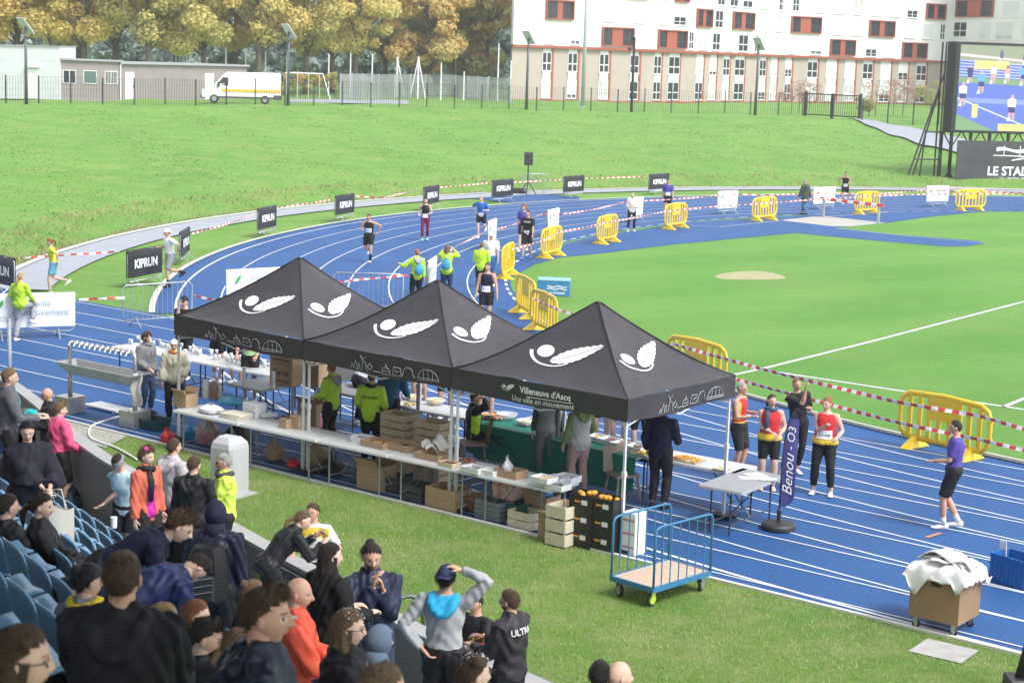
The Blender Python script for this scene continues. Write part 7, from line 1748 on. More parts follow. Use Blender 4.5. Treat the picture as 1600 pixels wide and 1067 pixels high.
    for g in gear:
        if g[0] == 'print':       # lettering ('print', text, u, a, size, colour)
            vs, fs = text_mesh(g[1], g[4], bold=.002); A, B = prof_at(g[2]); rr_ = (A+B)/2+oo
            sgn = 1
            def fp(x, y):
                u = g[2]+y/s; a = R(g[3])-x/rr_/s; A, B = prof_at(u); return tor(u, (A*b+oo+.004)*math.sin(a), (B*b+oo+.004)*math.cos(a))
            MB().add([fp(v[0], v[1]) for v in vs], fs).build('lettering', clothm(g[5]), t)
    # ---- carried bags
    if bag:
        kind_, c = bag[0], bag[1]; g = MB()
        if kind_ == 'pack':
            cc_ = tor(.20, 0, -.12-off-.10); Mx = Matrix((Xr, F, T)).transposed().to_4x4(); Mx.translation = cc_
            rings = [[(x*wx, y*dy, z) for x, y in ((-.16, .09), (-.17, -.02), (-.11, -.12), (.11, -.12), (.17, -.02), (.16, .09))] for z, wx, dy in ((-.25, .75, .8), (-.22, .95, 1.05), (-.02, 1., 1.2), (.15, .92, 1.0), (.24, .65, .7))]
            g.loft([[Vector(p)*s for p in r_] for r_ in rings], Mx); bo = g.build('backpack', clothm(c, .6), t, 'auto', recalc=True)
            MB().bbox((-.11*s, -.165*s, -.2*s), (.11*s, -.12*s, .02*s), .02*s, Mx).build('pocket', clothm(tuple(min(1, v*1.6+.01) for v in c), .6), bo)
            for q in range(4): MB().tube([Mx @ Vector((-.09*s, -.172*s, (-.15+.06*q)*s)), Mx @ Vector((.09*s, -.172*s, (-.11+.06*q)*s))], .003, 4).build('cord', M_galv, bo)
            for sx in (-1, 1): MB().tube([tor(.36, sx*.10, -.12-off), tor(.485, sx*.11, -.03), tor(.46, sx*.11, .07+off), tor(.30, sx*.12, .125+off)], .022*s, 6, ry=.008*s, ref=Xr).build('strap', clothm(c, .6), bo)
        if kind_ == 'sack':
            cc_ = tor(.20, .0, -.13-off-.06); Mx = Matrix((Xr, F, T)).transposed().to_4x4(); Mx.translation = cc_
            g.loft([[Vector((math.cos(a)*w_*s, math.sin(a)*w_*.5*s, z*s)) for a in np.linspace(0, 6.283, 12, endpoint=False)] for z, w_ in ((-.16, .09), (-.13, .13), (0, .135), (.1, .09), (.15, .03), (.17, .05))], Mx); bo = g.build('drawstring_bag', clothm(c, .5), t, True)
            for sx in (-1, 1): MB().tube([tor(.34, sx*.03, -.17), tor(.48, sx*.10, -.06), tor(.47, sx*.11, .06)], .006*s, 5).build('cord', clothm(c), bo)
        if kind_ == 'tote':
            p = P_(bag[2]); g.grid(lambda a, q: p+Vector(((a-.5)*.38, .05*math.sin(math.pi*a), -.4*q-.02*math.sin(a*9)))*s, 12, 8); g.grid(lambda a, q: p+Vector(((a-.5)*.38, -.05*math.sin(math.pi*a), -.4*q-.02*math.sin(a*9)))*s, 12, 8); bo = g.build('tote_bag', clothm(c), t, True)
            for q in (-1, 1): MB().tube([p+Vector((-.1, q*.04, 0))*s, p+Vector((-.06, 0, .2))*s, p+Vector((.06, 0, .2))*s, p+Vector((.1, q*.04, 0))*s], .01*s, 5).build('handle', clothm(c), bo)
    # raw remesh jobs
    def job(mb, vx, it):
        me = mb.mesh('raw'); o = bpy.data.objects.new('raw', me); COL.objects.link(o)
        r_ = o.modifiers.new('r', 'REMESH'); r_.mode = 'VOXEL'; r_.voxel_size = vx
        k = o.modifiers.new('s', 'SMOOTH'); k.iterations = it; k.factor = .5
        return o
    seedv = sum(map(ord, label)) % 50
    TODO.append((t, 'body', job(bm_, vox, 3), [skm, mat('eye_white', (.55, .53, .5), .3) if near else mat('eye_dark', (.03, .022, .018), .3), hairm(hk), lipm, mat('eye_dark', (.03, .022, .018), .3), mat('brow_'+hk+skin, tuple((a_+b_*2)/3.4 for a_, b_ in zip(SK[skin], HC[hk])), .7)], 0., (extra_mb, HPw, HF, hmi, EV, hearb.f), seedv))
    for nm, g, mt, wr in parts: TODO.append((t, nm, job(g, vox, 4 if wr > .005 else 3), [mt]+([clothm(g_[5]) for g_ in gear if g_[0] == 'panel'] if nm == 'top' else []), wr*s*(1.6 if dist < 16 else 1), ('zones', hip, T, Xr, F, s, [g_[1:5] for g_ in gear if g_[0] == 'panel']) if nm == 'top' else None, seedv))
    return t
def finish_people():
    dg = bpy.context.evaluated_depsgraph_get()
    for t, nm, o, mts, wr, ex, sd_ in TODO:
        em = o.evaluated_get(dg).to_mesh()
        n = len(em.vertices); V = np.empty(n*3); em.vertices.foreach_get('co', V); V = V.reshape(-1, 3)
        nf = len(em.polygons); ls = np.empty(nf, int); lt = np.empty(nf, int); em.polygons.foreach_get('loop_start', ls); em.polygons.foreach_get('loop_total', lt)
        lv = np.empty(len(em.loops), int); em.loops.foreach_get('vertex_index', lv)
        if wr:
            Nn = np.empty(n*3); em.vertices.foreach_get('normal', Nn); Nn = Nn.reshape(-1, 3)
            x, y, z = V[:, 0]*1., V[:, 1]*1., V[:, 2]*1.
            q = np.sin(z*38+9*np.sin(x*9+sd_)+7*np.sin(y*11+sd_*.7))*.55+np.sin(x*31+z*17+5*np.sin(y*13+z*7))*.35+np.sin(y*43-z*29+4*np.sin(x*17))*.3
            V = V+Nn*(q*wr)[:, None]
        o.evaluated_get(dg).to_mesh_clear()
        fv = [V]; mi = [np.zeros(nf, int)]; LV = [lv]; LT = [lt]; base = n
        def addm(Vv, Ff, mm):
            nonlocal base
            fv.append(np.asarray(Vv, float)); LV.append(np.array([i for f in Ff for i in f], int)+base); LT.append(np.array([len(f) for f in Ff], int)); mi.append(np.asarray(mm, int)); base += len(Vv)
        if ex and ex[0] == 'zones':
            _, hp0, T_, X_r, F_, s_, zs = ex
            if zs:
                cv = np.add.reduceat(V[lv], ls)/lt[:, None]-np.array(hp0); u_ = cv @ np.array(T_)/s_; x_ = cv @ np.array(X_r)/s_; an_ = np.degrees(np.arctan2(x_, cv @ np.array(F_)/s_))
                for q_, (u0, u1, a0, a1) in enumerate(zs): mi[0][(u_ > u0) & (u_ < u1) & (an_ > a0) & (an_ < a1) & (abs(x_) < .24)] = q_+1
        elif ex:
            hb, HPw, HF, hmi, EV, EF = ex
            addm([tuple(v) for v in hb.v], hb.f, np.zeros(len(hb.f))); addm(HPw, HF, hmi.ravel()); addm(EV, EF, np.zeros(len(EF)))
        V = np.concatenate(fv); LV = np.concatenate(LV); LT = np.concatenate(LT); mi = np.concatenate(mi)
        me = bpy.data.meshes.new(nm); me.vertices.add(len(V)); me.vertices.foreach_set('co', V.ravel()); me.loops.add(len(LV)); me.loops.foreach_set('vertex_index', LV)
        me.polygons.add(len(LT)); me.polygons.foreach_set('loop_start', np.concatenate([[0], np.cumsum(LT)[:-1]])); me.polygons.foreach_set('material_index', mi); me.polygons.foreach_set('use_smooth', np.ones(len(LT), bool))
        me.update(); me.validate()
        for mm in mts: me.materials.append(mm)
        link(nm, me, t)
    for j in TODO:
        o = j[2]; me = o.data; bpy.data.objects.remove(o); bpy.data.meshes.remove(me)
    TODO.clear()
RUN_A = dict(rf=(.08, .10, .085), lf=(-.09, -.42, .40), la=(-.20, .24, 1.14), ra=(.27, -.10, 1.02), lean=8)
RUN_B = dict(lf=(-.08, .10, .085), rf=(.09, -.42, .40), ra=(.20, .24, 1.14), la=(-.27, -.10, 1.02), lean=8)
WALK = dict(rf=(.08, .20, .085), lf=(-.08, -.20, .11), la=(-.25, .16, .86), ra=(.25, -.10, .84))
BLK = (.016, .016, .018); NAVY = (.014, .018, .042); LIME = (.42, .66, .045); WHT = (.70, .70, .70); RED = (.52, .035, .04); YEL = (.72, .50, .05); PUR = (.085, .065, .30); GRY = (.30, .30, .31)
# ---- runners on the bend
person('person running in lime vest and pale blue shorts with flying ponytail', ('f', 84, 460), 196, 1.66, top=('tee', (.62, .72, .06)), bot=('shorts', (.16, .38, .52)), hair=('pony', 'auburn'), fem=True, skin='b', shoe=WHT, **RUN_B)
person('person running in white shirt, backwards white cap and grey shorts', ('f', 266, 448), 215, 1.80, top=('tee', (.72, .72, .73)), bot=('longshorts', (.27, .28, .30)), hair=('cap', 'brown'), extra=(('capback', (.72, .72, .72)),), sock=(BLK, .14), shoe=BLK, skin='a', **RUN_B)
person('person running in black singlet with race bib and black knee socks', ('f', 576, 410), 262, 1.74, top=('singlet', BLK), bot=('shorts', BLK), bib=(.12, (.05, .2, .4)), sock=(BLK, .30), shoe=(.5, .5, .55), skin='a', **RUN_B)
person('person in black vest, burgundy leggings and turquoise shoes', ('f', 664, 376), 265, 1.70, top=('singlet', BLK), bot=('tights', (.16, .02, .07)), hair=('lowpony', 'brown'), fem=True, bib=(-.02, BLK), shoe=(.2, .6, .62), la=(-.16, .25, 1.08), ra=(.24, .12, 1.05), rf=(.09, .12, .085), lf=(-.08, -.1, .085))
person('person with blond hair running in royal blue shirt and black shorts', ('f', 751, 372), 258, 1.72, top=('tee', (.03, .13, .42)), bot=('shorts', BLK), hair=('short', 'blond'), bib=(-.05, BLK), skin='d', shoe=WHT, **RUN_A)
person('person in white cap, white shirt and blue shorts walking past the volunteers', ('h', 768, 362, .012), 262, 1.80, top=('tee', (.72, .70, .68)), bot=('longshorts', (.06, .16, .38)), hair=('cap', 'brown'), extra=(('cap', (.72, .72, .72)),), skin='a', **WALK)
person('person in navy singlet with pale bib holding a bottle', ('h', 762, 410, .012), 258, 1.80, top=('singlet', NAVY), bot=('shorts', BLK), bib=(.02, (.1, .35, .55)), hair=('short', 'brown'), skin='a', ra=(.27, .10, .82), la=(-.3, .12, .86))
person('person in lime jacket with grey hood, one arm stretched out', ('f', 650, 479), 112, 1.70, top=('jacket', LIME), bot=('trousers', BLK), hair=('short', 'red'), fem=True, bag=('sack', (.05, .30, .50)), extra=('hood', ('hoodcol', GRY)), la=(-.42, .30, 1.22), shoe=BLK, group='volunteers in lime jackets')
person('person in lime jacket with long fair curls raising both hands to the face', ('h', 699, 382, .012), 84, 1.70, top=('jacket', LIME), bot=('jeans', (.03, .05, .12)), hair=('long', 'lbrown'), fem=True, bag=('sack', (.05, .30, .50)), la=(-.14, .24, 1.5), ra=(.16, .24, 1.52))
person('person with cropped hair in lime jacket facing the runners', ('h', 753, 378, .012), 75, 1.68, top=('jacket', LIME), bot=('trousers', BLK), hair=('short', 'lbrown'), la=(-.1, .25, 1.1), ra=(.12, .25, 1.1))
person('person in black shirt with white lettering strolling along the kerb', ('f', 823, 405), 248, 1.80, top=('tee', BLK), bot=('longshorts', BLK), hair=('short', 'dark'), extra=(('print', 'KIPRUN', .36, 0, .07, WHT),), bib=(-.09, BLK, '27'), skin='a', shoe=(.06, .16, .42), **WALK)
person('person with ginger hair in purple shirt behind the black-shirted walker', ('f', 817, 393), 250, 1.80, top=('tee', PUR), bot=('shorts', BLK), hair=('curly', 'red'), skin='d', **WALK)
person('person in pink cap, pale top and black leggings on the inner lane', ('f', 986, 362), 268, 1.66, top=('long', (.68, .62, .60)), bot=('tights', BLK), hair=('lowpony', 'brown'), extra=(('cap', (.6, .3, .3)),), fem=True, la=(-.12, .22, 1.12), ra=(.14, .22, 1.12), rf=(.14, .08, .08), lf=(-.14, -.08, .08), shoe=WHT)
person('person in purple shirt with race bib behind a yellow barrier', ('f', 1042, 338), 262, 1.78, top=('tee', PUR), bot=('shorts', BLK), bib=(.02, BLK), hair=('buzz', 'brown'), skin='a', **WALK)
person('person in dark green parka and jeans walking off along the lanes', ('f', 1256, 336), 128, 1.76, top=('coat', (.055, .075, .055)), bot=('jeans', (.04, .12, .24)), hair=('thin', 'grey'), extra=('hood',), shoe=BLK, **WALK)
person('person running in black singlet far off by the hurdle', ('f', 1319, 319), 262, 1.76, top=('singlet', BLK), bot=('shorts', BLK), bib=(.0, BLK), hair=('short', 'brown'), skin='a', **RUN_A)
person('person in lime jacket and grey trousers perched on the banner barrier', ('f', 32, 533), 72, 1.70, top=('jacket', LIME), bot=('trousers', (.36, .37, .39)), hair=('lowpony', 'blond'), fem=True, lf=(-.10, -.05, .08), rf=(.16, .28, .50), la=(-.2, .2, 1.0), ra=(.22, .3, .95), shoe=WHT)
# ---- by the cup tables
person('person in black shirt and cap drinking behind the first tent', ('h', 289, 462, .012), 250, 1.86, top=('tee', BLK), bot=('shorts', BLK), hair=('cap', 'dark'), extra=(('cap', BLK),), ra=(-.02, .26, 1.52), la=(-.2, .2, 1.0), sock=(BLK, .16), skin='b')
person('person with dark hair bending over the cup table in black kit', ('h', 343, 465, .012), 240, 1.88, top=('tee', BLK), bot=('shorts', BLK), hair=('short', 'dark'), la=(-.2, .35, 1.0), ra=(.2, .35, 1.0), sock=(WHT, .12), skin='a', head=(0, 20))
person('person with curly dark hair beside the cup table', ('h', 371, 470, .012), 255, 1.84, top=('tee', BLK), bot=('shorts', BLK), hair=('short', 'dark'), la=(-.2, .32, 1.0), ra=(.2, .3, .95), skin='c')
person('person in pale green shirt and bib at the end of the cup table', ('h', 392, 498, .012), 265, 1.76, top=('tee', (.40, .60, .30)), bot=('shorts', BLK), hair=('short', 'brown'), la=(-.2, .35, 1.0), ra=(.2, .32, 1.0), skin='a')
person('person in grey quilted jacket and jeans by the wash trough', ('f', 228, 646), 330, 1.66, top=('puffer', (.19, .19, .20)), bot=('jeans', (.03, .055, .11)), hair=('curly', 'brown'), fem=True, extra=(('scarf', (.15, .15, .17)),), ra=(.16, .22, .98), la=(-.24, .06, .82), shoe=BLK)
person('person in cream jacket, orange scarf and white hat beside the first tent leg', ('f', 272, 660), 275, 1.66, top=('puffer', (.48, .46, .36)), bot=('trousers', BLK), hair=('short', 'white'), extra=(('scarf', (.45, .14, .03)), ('beanie', (.7, .7, .7))), fem=True, ra=(.22, .14, .86), la=(-.2, .2, .95), shoe=BLK)
# ---- under the tents
person('person in lime jacket with grey hood holding a bag at the carton tables', ('f', 517, 704), 150, 1.66, top=('jacket', LIME), bot=('trousers', BLK), hair=('short', 'red'), extra=('hood', ('hoodcol', GRY)), la=(-.18, .26, 1.04), ra=(.2, .26, 1.0), skin='d')
person('person in lime jacket with black collar seen from behind at the berry table', ('f', 577, 726), 78, 1.70, top=('jacket', LIME), bot=('trousers', BLK), hair=('short', 'lbrown'), extra=(('scarf', BLK), ('print', 'CITOYEN', .30, 180, .07, (.08, .12, .02))), la=(-.18, .26, 1.0), ra=(.2, .24, .98), lean=4)
person('person in petrol blue jacket serving at the fruit table', ('f', 607, 706), 70, 1.78, top=('jacket', (.018, .10, .20)), bot=('trousers', BLK), hair=('short', 'dark'), la=(-.16, .34, 1.0), ra=(.2, .34, .98), lean=12)
person('person in pale striped shirt bending over the far table', ('f', 560, 664), 40, 1.74, top=('long', (.52, .54, .58)), bot=('trousers', BLK), hair=('short', 'brown'), lean=35, la=(-.1, .5, .95), ra=(.2, .5, .92), hipz=.9, extra=(('cap', PUR),))
person('person in black shirt reaching across the pineapple bowl', ('f', 620, 640), 235, 1.80, top=('tee', BLK), bot=('shorts', BLK), hair=('short', 'dark'), lean=28, la=(-.1, .55, .95), ra=(.25, .4, .9), hipz=.9, skin='a')
person('person in black shorts waiting behind the pineapple bowl', ('f', 655, 640), 262, 1.78, top=('tee', WHT), bot=('shorts', BLK), hair=('short', 'brown'), skin='a')
person('person in blue and red kit behind the banana bowl', ('f', 697, 655), 258, 1.80, top=('singlet', (.02, .12, .42)), bot=('halftights', BLK), hair=('short', 'brown'), skin='a', extra=(('panel', -.1, .45, 60, 100, RED),), sock=(NAVY, .14), ra=(.3, .12, .9))
person('person in red and blue kit waiting beyond the green cloth', ('f', 757, 662), 280, 1.80, top=('singlet', (.02, .12, .42)), bot=('halftights', BLK), hair=('short', 'brown'), skin='a', extra=(('panel', -.1, .45, -100, -40, RED),))
person('person seated in dark jacket with lime trim, hand at the ear', ('h', 741, 611, .012), 8, 1.74, sit=True, top=('jacket', (.035, .033, .036)), bot=('trousers', BLK), hair=('short', 'brown'), ra=(.12, .16, 1.18), la=(-.15, .4, .78), extra=(('panel', -.05, .35, 40, 110, LIME),), skin='a')
person('person in grey fleece vest over green sleeves with reddish collar', ('f', 852, 748), 262, 1.70, top=('vest', (.34, .35, .37), (.075, .095, .085)), bot=('trousers', (.16, .165, .175)), hair=('bob', 'grey'), fem=True, extra=(('scarf', (.14, .02, .015)),), la=(-.27, .06, .82))
person('person in pale grey vest, olive sleeves and pink trousers', ('f', 903, 772), 116, 1.70, top=('vest', (.46, .46, .44), (.20, .26, .10)), bot=('trousers', (.40, .27, .24)), hair=('short', 'grey'), fem=True, extra=('hood', ('hoodcol', (.20, .26, .10))), la=(-.26, .1, .84), ra=(.2, .2, 1.0), shoe=(.1, .05, .03))
person('person in navy jacket and black trousers with back to the lawn', ('f', 1028, 793), 68, 1.80, top=('jacket', NAVY), bot=('trousers', BLK), hair=('buzz', 'brown'), skin='a', la=(-.26, .12, .88), ra=(.20, .26, 1.02), shoe=BLK)
person('person in black skirt waiting behind the dried fruit trays', ('f', 938, 701), 268, 1.74, top=('singlet', BLK), bot=('shorts', BLK), hair=('short', 'brown'), skin='b', bulk=1.08)
person('person in navy top with white tag bending over the trays', ('f', 998, 716), 262, 1.70, top=('tee', NAVY), bot=('halftights', BLK), hair=('lowpony', 'brown'), fem=True, lean=14, bib=(-.09, BLK, '4'), la=(-.1, .4, .95), ra=(.14, .4, .92))
person('person with bare legs and sports shoes behind the tent leg', ('f', 966, 706), 255, 1.76, top=('tee', WHT), bot=('shorts', NAVY), hair=('short', 'dark'), skin='d', sock=(BLK, .1))
# ---- group in red and yellow
RY = (('panel', -.12, .08, -100, 100, YEL),)
person('person with grey hair and glasses in red and yellow singlet', ('f', 1150, 745), 330, 1.74, top=('singlet', RED), bot=('longshorts', (.03, .03, .033)), hair=('short', 'grey'), extra=RY+(('glasses', 'clear'), ('panel', .12, .42, 55, 105, YEL)), la=(-.2, .22, 1.14), ra=(.16, .3, 1.14), skin='a')
person('person in red and yellow singlet with a slate sweater over the shoulders', ('f', 1198, 764), 262, 1.70, top=('singlet', RED), bot=('halftights', BLK), hair=('lowpony', 'brown'), fem=True, bulk=1.28, extra=RY+(('scarf', (.055, .085, .15), 1),), ra=(-.02, .24, 1.06), la=(-.16, .18, 1.0), skin='b', shoe=(.6, .45, .4), head=(25, 5))
person('person in red and yellow singlet with race bib and black leggings', ('f', 1284, 772), 252, 1.72, top=('singlet', RED), bot=('tights', BLK), hair=('bun', 'red'), fem=True, bulk=1.34, extra=RY, bib=(.06, BLK, '2148'), ra=(-.02, .26, 1.24), la=(-.22, .2, 1.05), skin='b', rf=(.15, 0, .08), lf=(-.15, .05, .08), head=(-25, 5), sock=(WHT, .08), shoe=(.7, .68, .64))
person('person in black top and leggings eating behind the bib wearer', ('f', 1243, 741), 285, 1.80, top=('tee', BLK), bot=('tights', (.02, .02, .024)), hair=('thin', 'lbrown'), ra=(.0, .2, 1.5), la=(-.08, .22, 1.2), skin='a', rf=(.30, .10, .08), lf=(-.06, -.1, .08), shoe=(.7, .68, .64), side=8)
person('person in purple shirt and black shorts stepping along the near lanes', ('f', 1484, 826), 168, 1.80, top=('tee', PUR), bot=('longshorts', BLK), hair=('short', 'dark'), skin='a', extra=(('print', 'KIPRUN', .40, 150, .06, WHT),), la=(-.12, .32, 1.06), ra=(.26, .0, .95), lf=(-.05, .10, .085), rf=(.06, -.12, .12), sock=(WHT, .12), shoe=(.7, .68, .66))
# ---- along the parapet walkway
person('person with fair ponytail in grey and teal jacket leaning on the parapet', ('d', 12, 574, 19.5), 20, 1.68, top=('jacket', (.10, .10, .115)), bot=('trousers', BLK), hair=('pony', 'lbrown'), fem=True, extra=(('panel', -.1, .46, -30, 30, (.03, .38, .40)),), la=(-.1, .35, 1.1), ra=(.15, .35, 1.1))
person('bald person in black jacket with glasses resting at the parapet', ('h', 76, 605, .006), 200, 1.76, top=('jacket', BLK), bot=('trousers', BLK), hair=('bald', 'dark'), skin='a', extra=(('glasses', 'dark'),), la=(-.1, .32, 1.12), ra=(.12, .32, 1.1))
person('person in neon pink jacket with black chest letters on the back', ('h', 92, 628, .006), 42, 1.80, top=('jacket', (.75, .10, .22)), bot=('longshorts', BLK), hair=('quiff', 'lbrown'), skin='d', extra=(('print', 'NB', .28, 196, .17, (.03, .01, .02)),), ra=(.2, .26, .95), la=(-.2, .28, 1.05), head=(-12, 8), near=True)
person('child in blue and yellow jacket behind the long-haired person', ('h', 8, 643, .006), 40, 1.46, top=('jacket', (.02, .07, .16)), bot=('trousers', BLK), hair=('short', 'lbrown'), extra=(('scarf', YEL),), skin='d')
person('person with long black hair in dark poncho carrying a canvas bag', ('d', 42, 655, 16.6), 290, 1.66, top=('poncho', (.022, .022, .034)), bot=('trousers', BLK), hair=('long', 'black'), fem=True, skin='d', la=(-.2, .25, 1.0), ra=(-.16, .26, .98), bag=('tote', (.52, .50, .44), (-.26, .2, .78)), head=(0, 22), near=True)
person('person in pale blue shirt and sun visor looking down', ('d', 186, 706, 21.5), 250, 1.72, top=('tee', (.42, .58, .63)), bot=('shorts', BLK), hair=('short', 'dark'), fem=True, extra=(('band', (.25, .25, .28)), ('panel', -.05, .0, -110, 110, (.6, .12, .22))), bib=(-.14, (.05, .25, .45)), ra=(-.30, -.05, 1.02), la=(.24, .2, .95), lean=16, head=(0, 38), near=True)
person('person with blond curls and flower in orange jacket with black scarf', ('d', 228, 698, 20), 330, 1.66, top=('jacket', (.55, .13, .08)), bot=('trousers', BLK), hair=('curly', 'lbrown'), fem=True, extra=(('scarf', BLK, 1), ('flower', (.7, .05, .35)), ('panel', -.1, .3, -15, 40, (.6, .03, .35))), near=True, skin='d')
person('person in pale grey hoodie seen from behind by the parapet', ('d', 270, 684, 21), 48, 1.80, top=('hoodie', (.46, .42, .45)), bot=('trousers', BLK), hair=('short', 'brown'), near=True)
person('person in black hoodie with bowed head seen from behind', ('d', 302, 712, 20), 74, 1.80, top=('hoodie', BLK), bot=('trousers', BLK), hair=('short', 'brown'), head=(-10, 22), ra=(.16, .3, 1.05), near=True)
person('person with grey hair and sunglasses in neon jacket beyond the parapet', ('d', 352, 707, 19.6), 196, 1.78, top=('jacket', (.56, .75, .10)), bot=('trousers', BLK), hair=('short', 'grey'), extra=(('glasses', 'dark'), ('scarf', (.06, .06, .07))), ra=(.14, .34, 1.02), la=(-.14, .34, .96), skin='a', near=True)
person('person in white and yellow shirt giving a thumbs up on the lawn side', ('h', 490, 784, .0), 250, 1.76, top=('tee', (.70, .70, .68)), bot=('shorts', BLK), hair=('short', 'brown'), extra=(('panel', .36, .47, -90, 90, YEL), ('print', 'RUN', .2, 0, .09, BLK)), la=(-.42, .28, 1.22), ra=(.1, .35, 1.12), skin='a', curl=.9, near=True)
person('person in black jacket bending forward onto the parapet', ('d', 474, 797, 18.5), 28, 1.72, top=('jacket', (.018, .018, .021)), bot=('trousers', BLK), hair=('lowpony', 'lbrown'), fem=True, lean=42, hipz=.9, la=(-.1, .62, 1.14), ra=(.15, .62, 1.12), head=(-20, -15), near=True)
person('person with long dark hair in black coat standing at the parapet', ('d', 513, 847, 13.4), 40, 1.68, top=('coat', (.010, .010, .011)), bot=('jeans', (.03, .04, .07)), hair=('long', 'dark'), fem=True, head=(-15, 5), la=(-.1, .3, 1.1), ra=(.15, .3, 1.1), near=True, skin='d')
person('person with beard and topknot eating, in navy rain jacket', ('d', 580, 845, 13.4), 285, 1.84, top=('jacket', (.018, .024, .055)), bot=('jeans', (.03, .04, .07)), hair=('bun', 'dark'), extra=('beard',), ra=(.02, .22, 1.40), la=(-.06, .2, 1.36), skin='a', near=True, head=(0, 16), bulk=1.05)
person('person in navy cap and grey sweater with blue hood, hand on head', ('d', 697, 882, 14.6), 78, 1.82, top=('long', (.33, .34, .365)), bot=('trousers', BLK), hair=('cap', 'dark'), extra=('hood', ('hoodcol', (.03, .33, .58)), ('capback', (.025, .035, .09))), ra=(.13, .0, 1.66), la=(-.16, -.12, .98), lpole=((-1, -.2, 0), (1, .0, .35)), skin='a', near=True)
person('person in black short sleeves leaning behind the grey sweater', ('h', 745, 925, .0), 230, 1.62, top=('tee', BLK), bot=('trousers', BLK), hair=('short', 'dark'), la=(-.32, .3, .9), ra=(.2, .3, .9), skin='a', near=True)
person('person in dark jacket with pale back print holding a striped paper cone', ('d', 800, 920, 15), 150, 1.80, top=('jacket', (.026, .024, .030)), bot=('trousers', BLK), hair=('short', 'brown'), extra=('beard', ('glasses', 'clear'), ('print', 'ULTRA', .40, 190, .08, (.5, .5, .52))), la=(-.1, .34, 1.12), ra=(.1, .34, 1.15), near=True, skin='a', bulk=1.06)
# ---- seated and standing in the stand
person('person with dark tied hair in black jacket sitting sideways among seats', ('d', 62, 769, 13.6), 10, 1.68, sit=True, top=('jacket', (.017, .017, .019)), bot=('trousers', BLK), hair=('lowpony', 'dark'), fem=True, head=(-15, 8), skin='d', la=(-.1, .38, .66), ra=(.1, .4, .68))
person('person in navy polo with glasses stooping over the seats', ('d', 284, 800, 13.6), 5, 1.80, top=('polo', (.012, .015, .036)), bot=('trousers', BLK), hair=('curly', 'brown'), extra=(('glasses', 'clear'),), lean=62, hipz=.86, la=(-.12, .55, .62), ra=(.12, .55, .60), head=(-10, -30), skin='d')
person('person in dark hood with black backpack seen from behind', ('d', 336, 784, 14.6), 84, 1.80, top=('jacket', (.014, .016, .036)), bot=('trousers', BLK), hair=('hood', 'dark'), extra=(('hoodup', (.012, .014, .034)),), bag=('pack', (.012, .012, .014)))
person('person in blue jacket doubled over in front of the backpack', ('d', 310, 862, 12.8), 30, 1.74, top=('jacket', (.022, .032, .10)), bot=('trousers', BLK), hair=('short', 'dark'), lean=72, hipz=.84, la=(-.12, .5, .4), ra=(.12, .5, .4), head=(0, 20))
person('person in black cap with yellow scarf and grey sweater sitting', ('d', 132, 880, 12.8), 36, 1.70, sit=True, top=('hoodie', (.20, .20, .21)), bot=('trousers', BLK), hair=('bun', 'dark'), fem=True, extra=(('cap', BLK), ('scarf', (.72, .56, .03))))
person('person with cropped hair in black hooded jacket, back to the stand', ('d', 190, 860, 6.6), 88, 1.84, sit=True, top=('jacket', (.020, .021, .026)), bot=('trousers', BLK), hair=('short', 'brown'), extra=('hood',), skin='a', bulk=1.3, head=(-4, 2))
person('person with brown bob and clear glasses at the stand edge', ('d', 22, 974, 6.0), 20, 1.70, sit=True, top=('jacket', (.03, .03, .035)), bot=('trousers', BLK), hair=('bob', 'brown'), fem=True, extra=(('glasses', 'clear'),), skin='b', head=(-10, 6))
person('person with smooth blond ponytail watching from the seats', ('d', 250, 940, 10.8), 20, 1.68, sit=True, top=('jacket', (.05, .05, .055)), bot=('trousers', BLK), hair=('lowpony', 'blond'), fem=True, skin='d', head=(-15, 5))
person('person with auburn hair beside the blond ponytail', ('d', 302, 935, 11.3), 10, 1.66, sit=True, top=('jacket', (.03, .03, .03)), bot=('trousers', BLK), hair=('bob', 'auburn'), fem=True, skin='d', head=(-10, 8))
person('person with tousled dark hair in black jacket, hand at the mouth', ('d', 315, 962, 9.0), 18, 1.76, sit=True, top=('jacket', (.018, .019, .023)), bot=('trousers', BLK), hair=('quiff', 'dark'), skin='b', ra=(.04, .24, 1.08), la=(-.1, .3, .9), head=(-12, 20))
person('person with braided light hair between the two dark jackets', ('d', 366, 980, 10), 40, 1.66, sit=True, top=('jacket', (.02, .02, .025)), bot=('trousers', BLK), hair=('braid', 'lbrown'), fem=True)
person('person with swept brown hair in navy jacket looking along the track', ('d', 408, 914, 6.1), 6, 1.84, sit=True, top=('jacket', (.014, .020, .038)), bot=('trousers', BLK), hair=('quiff', 'brown'), skin='a', head=(-12, 4), extra=('hood',))
person('bald person in coral red jacket and jeans sitting by the panel', ('d', 462, 900, 11.8), 8, 1.76, sit=True, top=('jacket', (.62, .085, .045)), bot=('jeans', (.035, .06, .10)), hair=('bald', 'grey'), skin='a', head=(-14, 8), extra=('hood', ('hoodcol', (.25, .23, .21))))
person('person with blond bob, glasses and silver glitter in the hair', ('d', 540, 950, 9.0), 10, 1.70, sit=True, top=('puffer', (.020, .021, .026)), bot=('trousers', BLK), hair=('bob', 'lbrown'), fem=True, extra=(('glasses', 'clear'), ('glitter', 1)), skin='d', head=(-10, 5))
person('person in slate blue hood sitting below the parapet', ('d', 590, 978, 11.5), 30, 1.66, sit=True, top=('jacket', (.018, .02, .032)), bot=('trousers', BLK), hair=('hood', 'dark'), extra=(('hoodup', (.10, .14, .20)),))
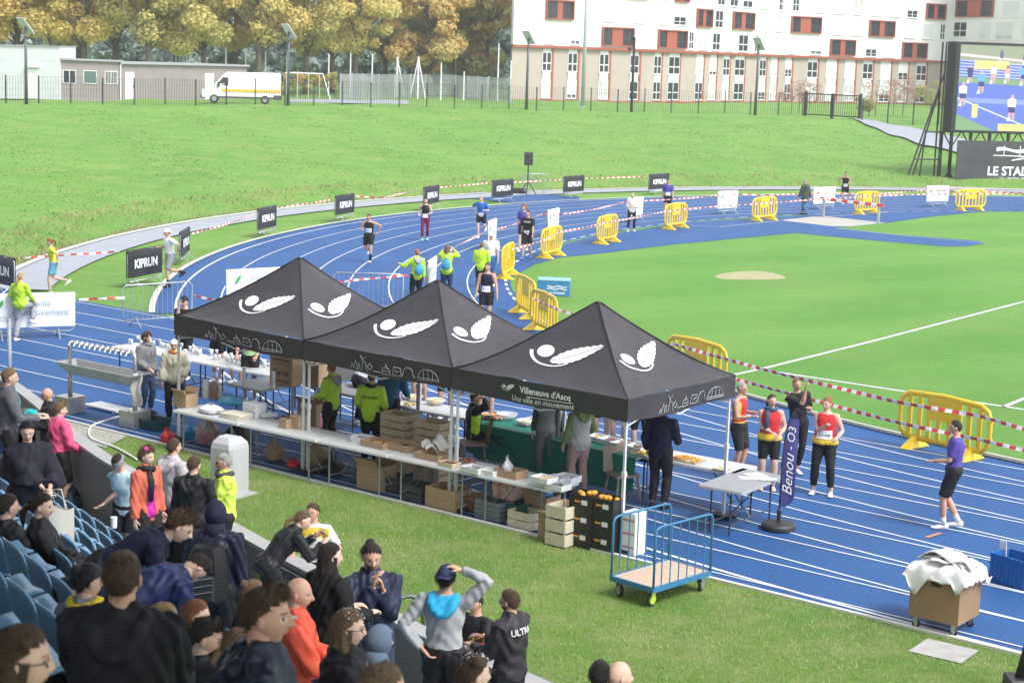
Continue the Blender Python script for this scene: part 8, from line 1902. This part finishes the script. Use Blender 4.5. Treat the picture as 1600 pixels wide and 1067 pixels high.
person('person with light brown crown of hair beneath the glitter blond', ('d', 590, 1034, 6.4), 30, 1.72, sit=True, top=('jacket', (.05, .05, .05)), bot=('trousers', BLK), hair=('short', 'lbrown'))
person('person with two glittery hair buns in grey top', ('d', 736, 1022, 8.4), 25, 1.66, sit=True, top=('jacket', (.25, .25, .26)), bot=('trousers', BLK), hair=('spacebuns', 'brown'), fem=True, extra=(('glitter', 1),), skin='d')
person('dark-haired person low in front of the lawn', ('d', 938, 1031, 10), 80, 1.72, sit=True, top=('jacket', BLK), bot=('trousers', BLK), hair=('short', 'black'), skin='c')
person('balding person with pink scalp low in front of the lawn', ('d', 964, 1031, 10.3), 20, 1.72, sit=True, top=('jacket', BLK), bot=('trousers', BLK), hair=('bald', 'dark'), skin='b')
person('person in black jacket and dark hair sitting between cap and seats', ('d', 100, 900, 13.5), 30, 1.70, sit=True, top=('jacket', BLK), bot=('trousers', BLK), hair=('short', 'black'))
person('person with brown hair sitting low at the parapet corner', ('d', 14, 682, 20), 40, 1.66, sit=True, top=('jacket', (.04, .04, .05)), bot=('trousers', BLK), hair=('short', 'brown'))
person('person in black coat sitting behind the poncho', ('d', 8, 770, 15), 40, 1.70, sit=True, top=('jacket', BLK), bot=('trousers', BLK), hair=('short', 'dark'))
person('person with fair bun in dark coat between backpack and coral jacket', ('d', 392, 905, 12.5), 30, 1.68, sit=True, top=('coat', BLK), bot=('trousers', BLK), hair=('bun', 'lbrown'), fem=True)
finish_people()
# striped paper cones and snacks held by spectators
M_cone = [mat('cone_black', (.012, .012, .012), .6), mat('cone_gold', (.72, .50, .04), .6), mat('cone_red', (.5, .03, .03), .6)]
for i, (px, py, z, rot, lab) in enumerate(((736, 1003, 1.14, (1.2, .3, .5), 'black, gold and red striped paper cone lying on the parapet'), (763, 1022, 1.14, (.15, .1, 0), 'upright black, gold and red paper cone on the parapet coping'))):
    t = thing('paper_cone', lab, 'cone', gnd(px, py, z+.02)); t.rotation_euler = rot
    for k in range(3):
        a0, a1 = k*2.094, (k+1)*2.094-.02; m = MB(); m.grid(lambda s_, q: Vector((math.cos(a0+(a1-a0)*s_)*(.02+.07*q), math.sin(a0+(a1-a0)*s_)*(.02+.07*q), .2*q)), 5, 3); m.build('stripe', M_cone[k], t, True)
# ================================================================== air
hb = MB().box((-760, -80, -1.5), (960, 1560, 30)).build('haze', None if False else mat('haze_dummy')); hb.data.materials.clear()
hm = bpy.data.materials.new('haze_air'); hm.use_nodes = True; ht = hm.node_tree; ht.nodes.remove(ht.nodes['Principled BSDF'])
pv = ht.nodes.new('ShaderNodeVolumePrincipled'); pv.inputs['Color'].default_value = (.93, .95, 1, 1); pv.inputs['Density'].default_value = .0005; pv.inputs['Anisotropy'].default_value = .2
ht.links.new(pv.outputs[0], ht.nodes['Material Output'].inputs['Volume']); hb.data.materials.append(hm); hb['kind'] = 'stuff'; hb['label'] = 'thin pale haze hanging over the whole stadium'; hb['category'] = 'haze'
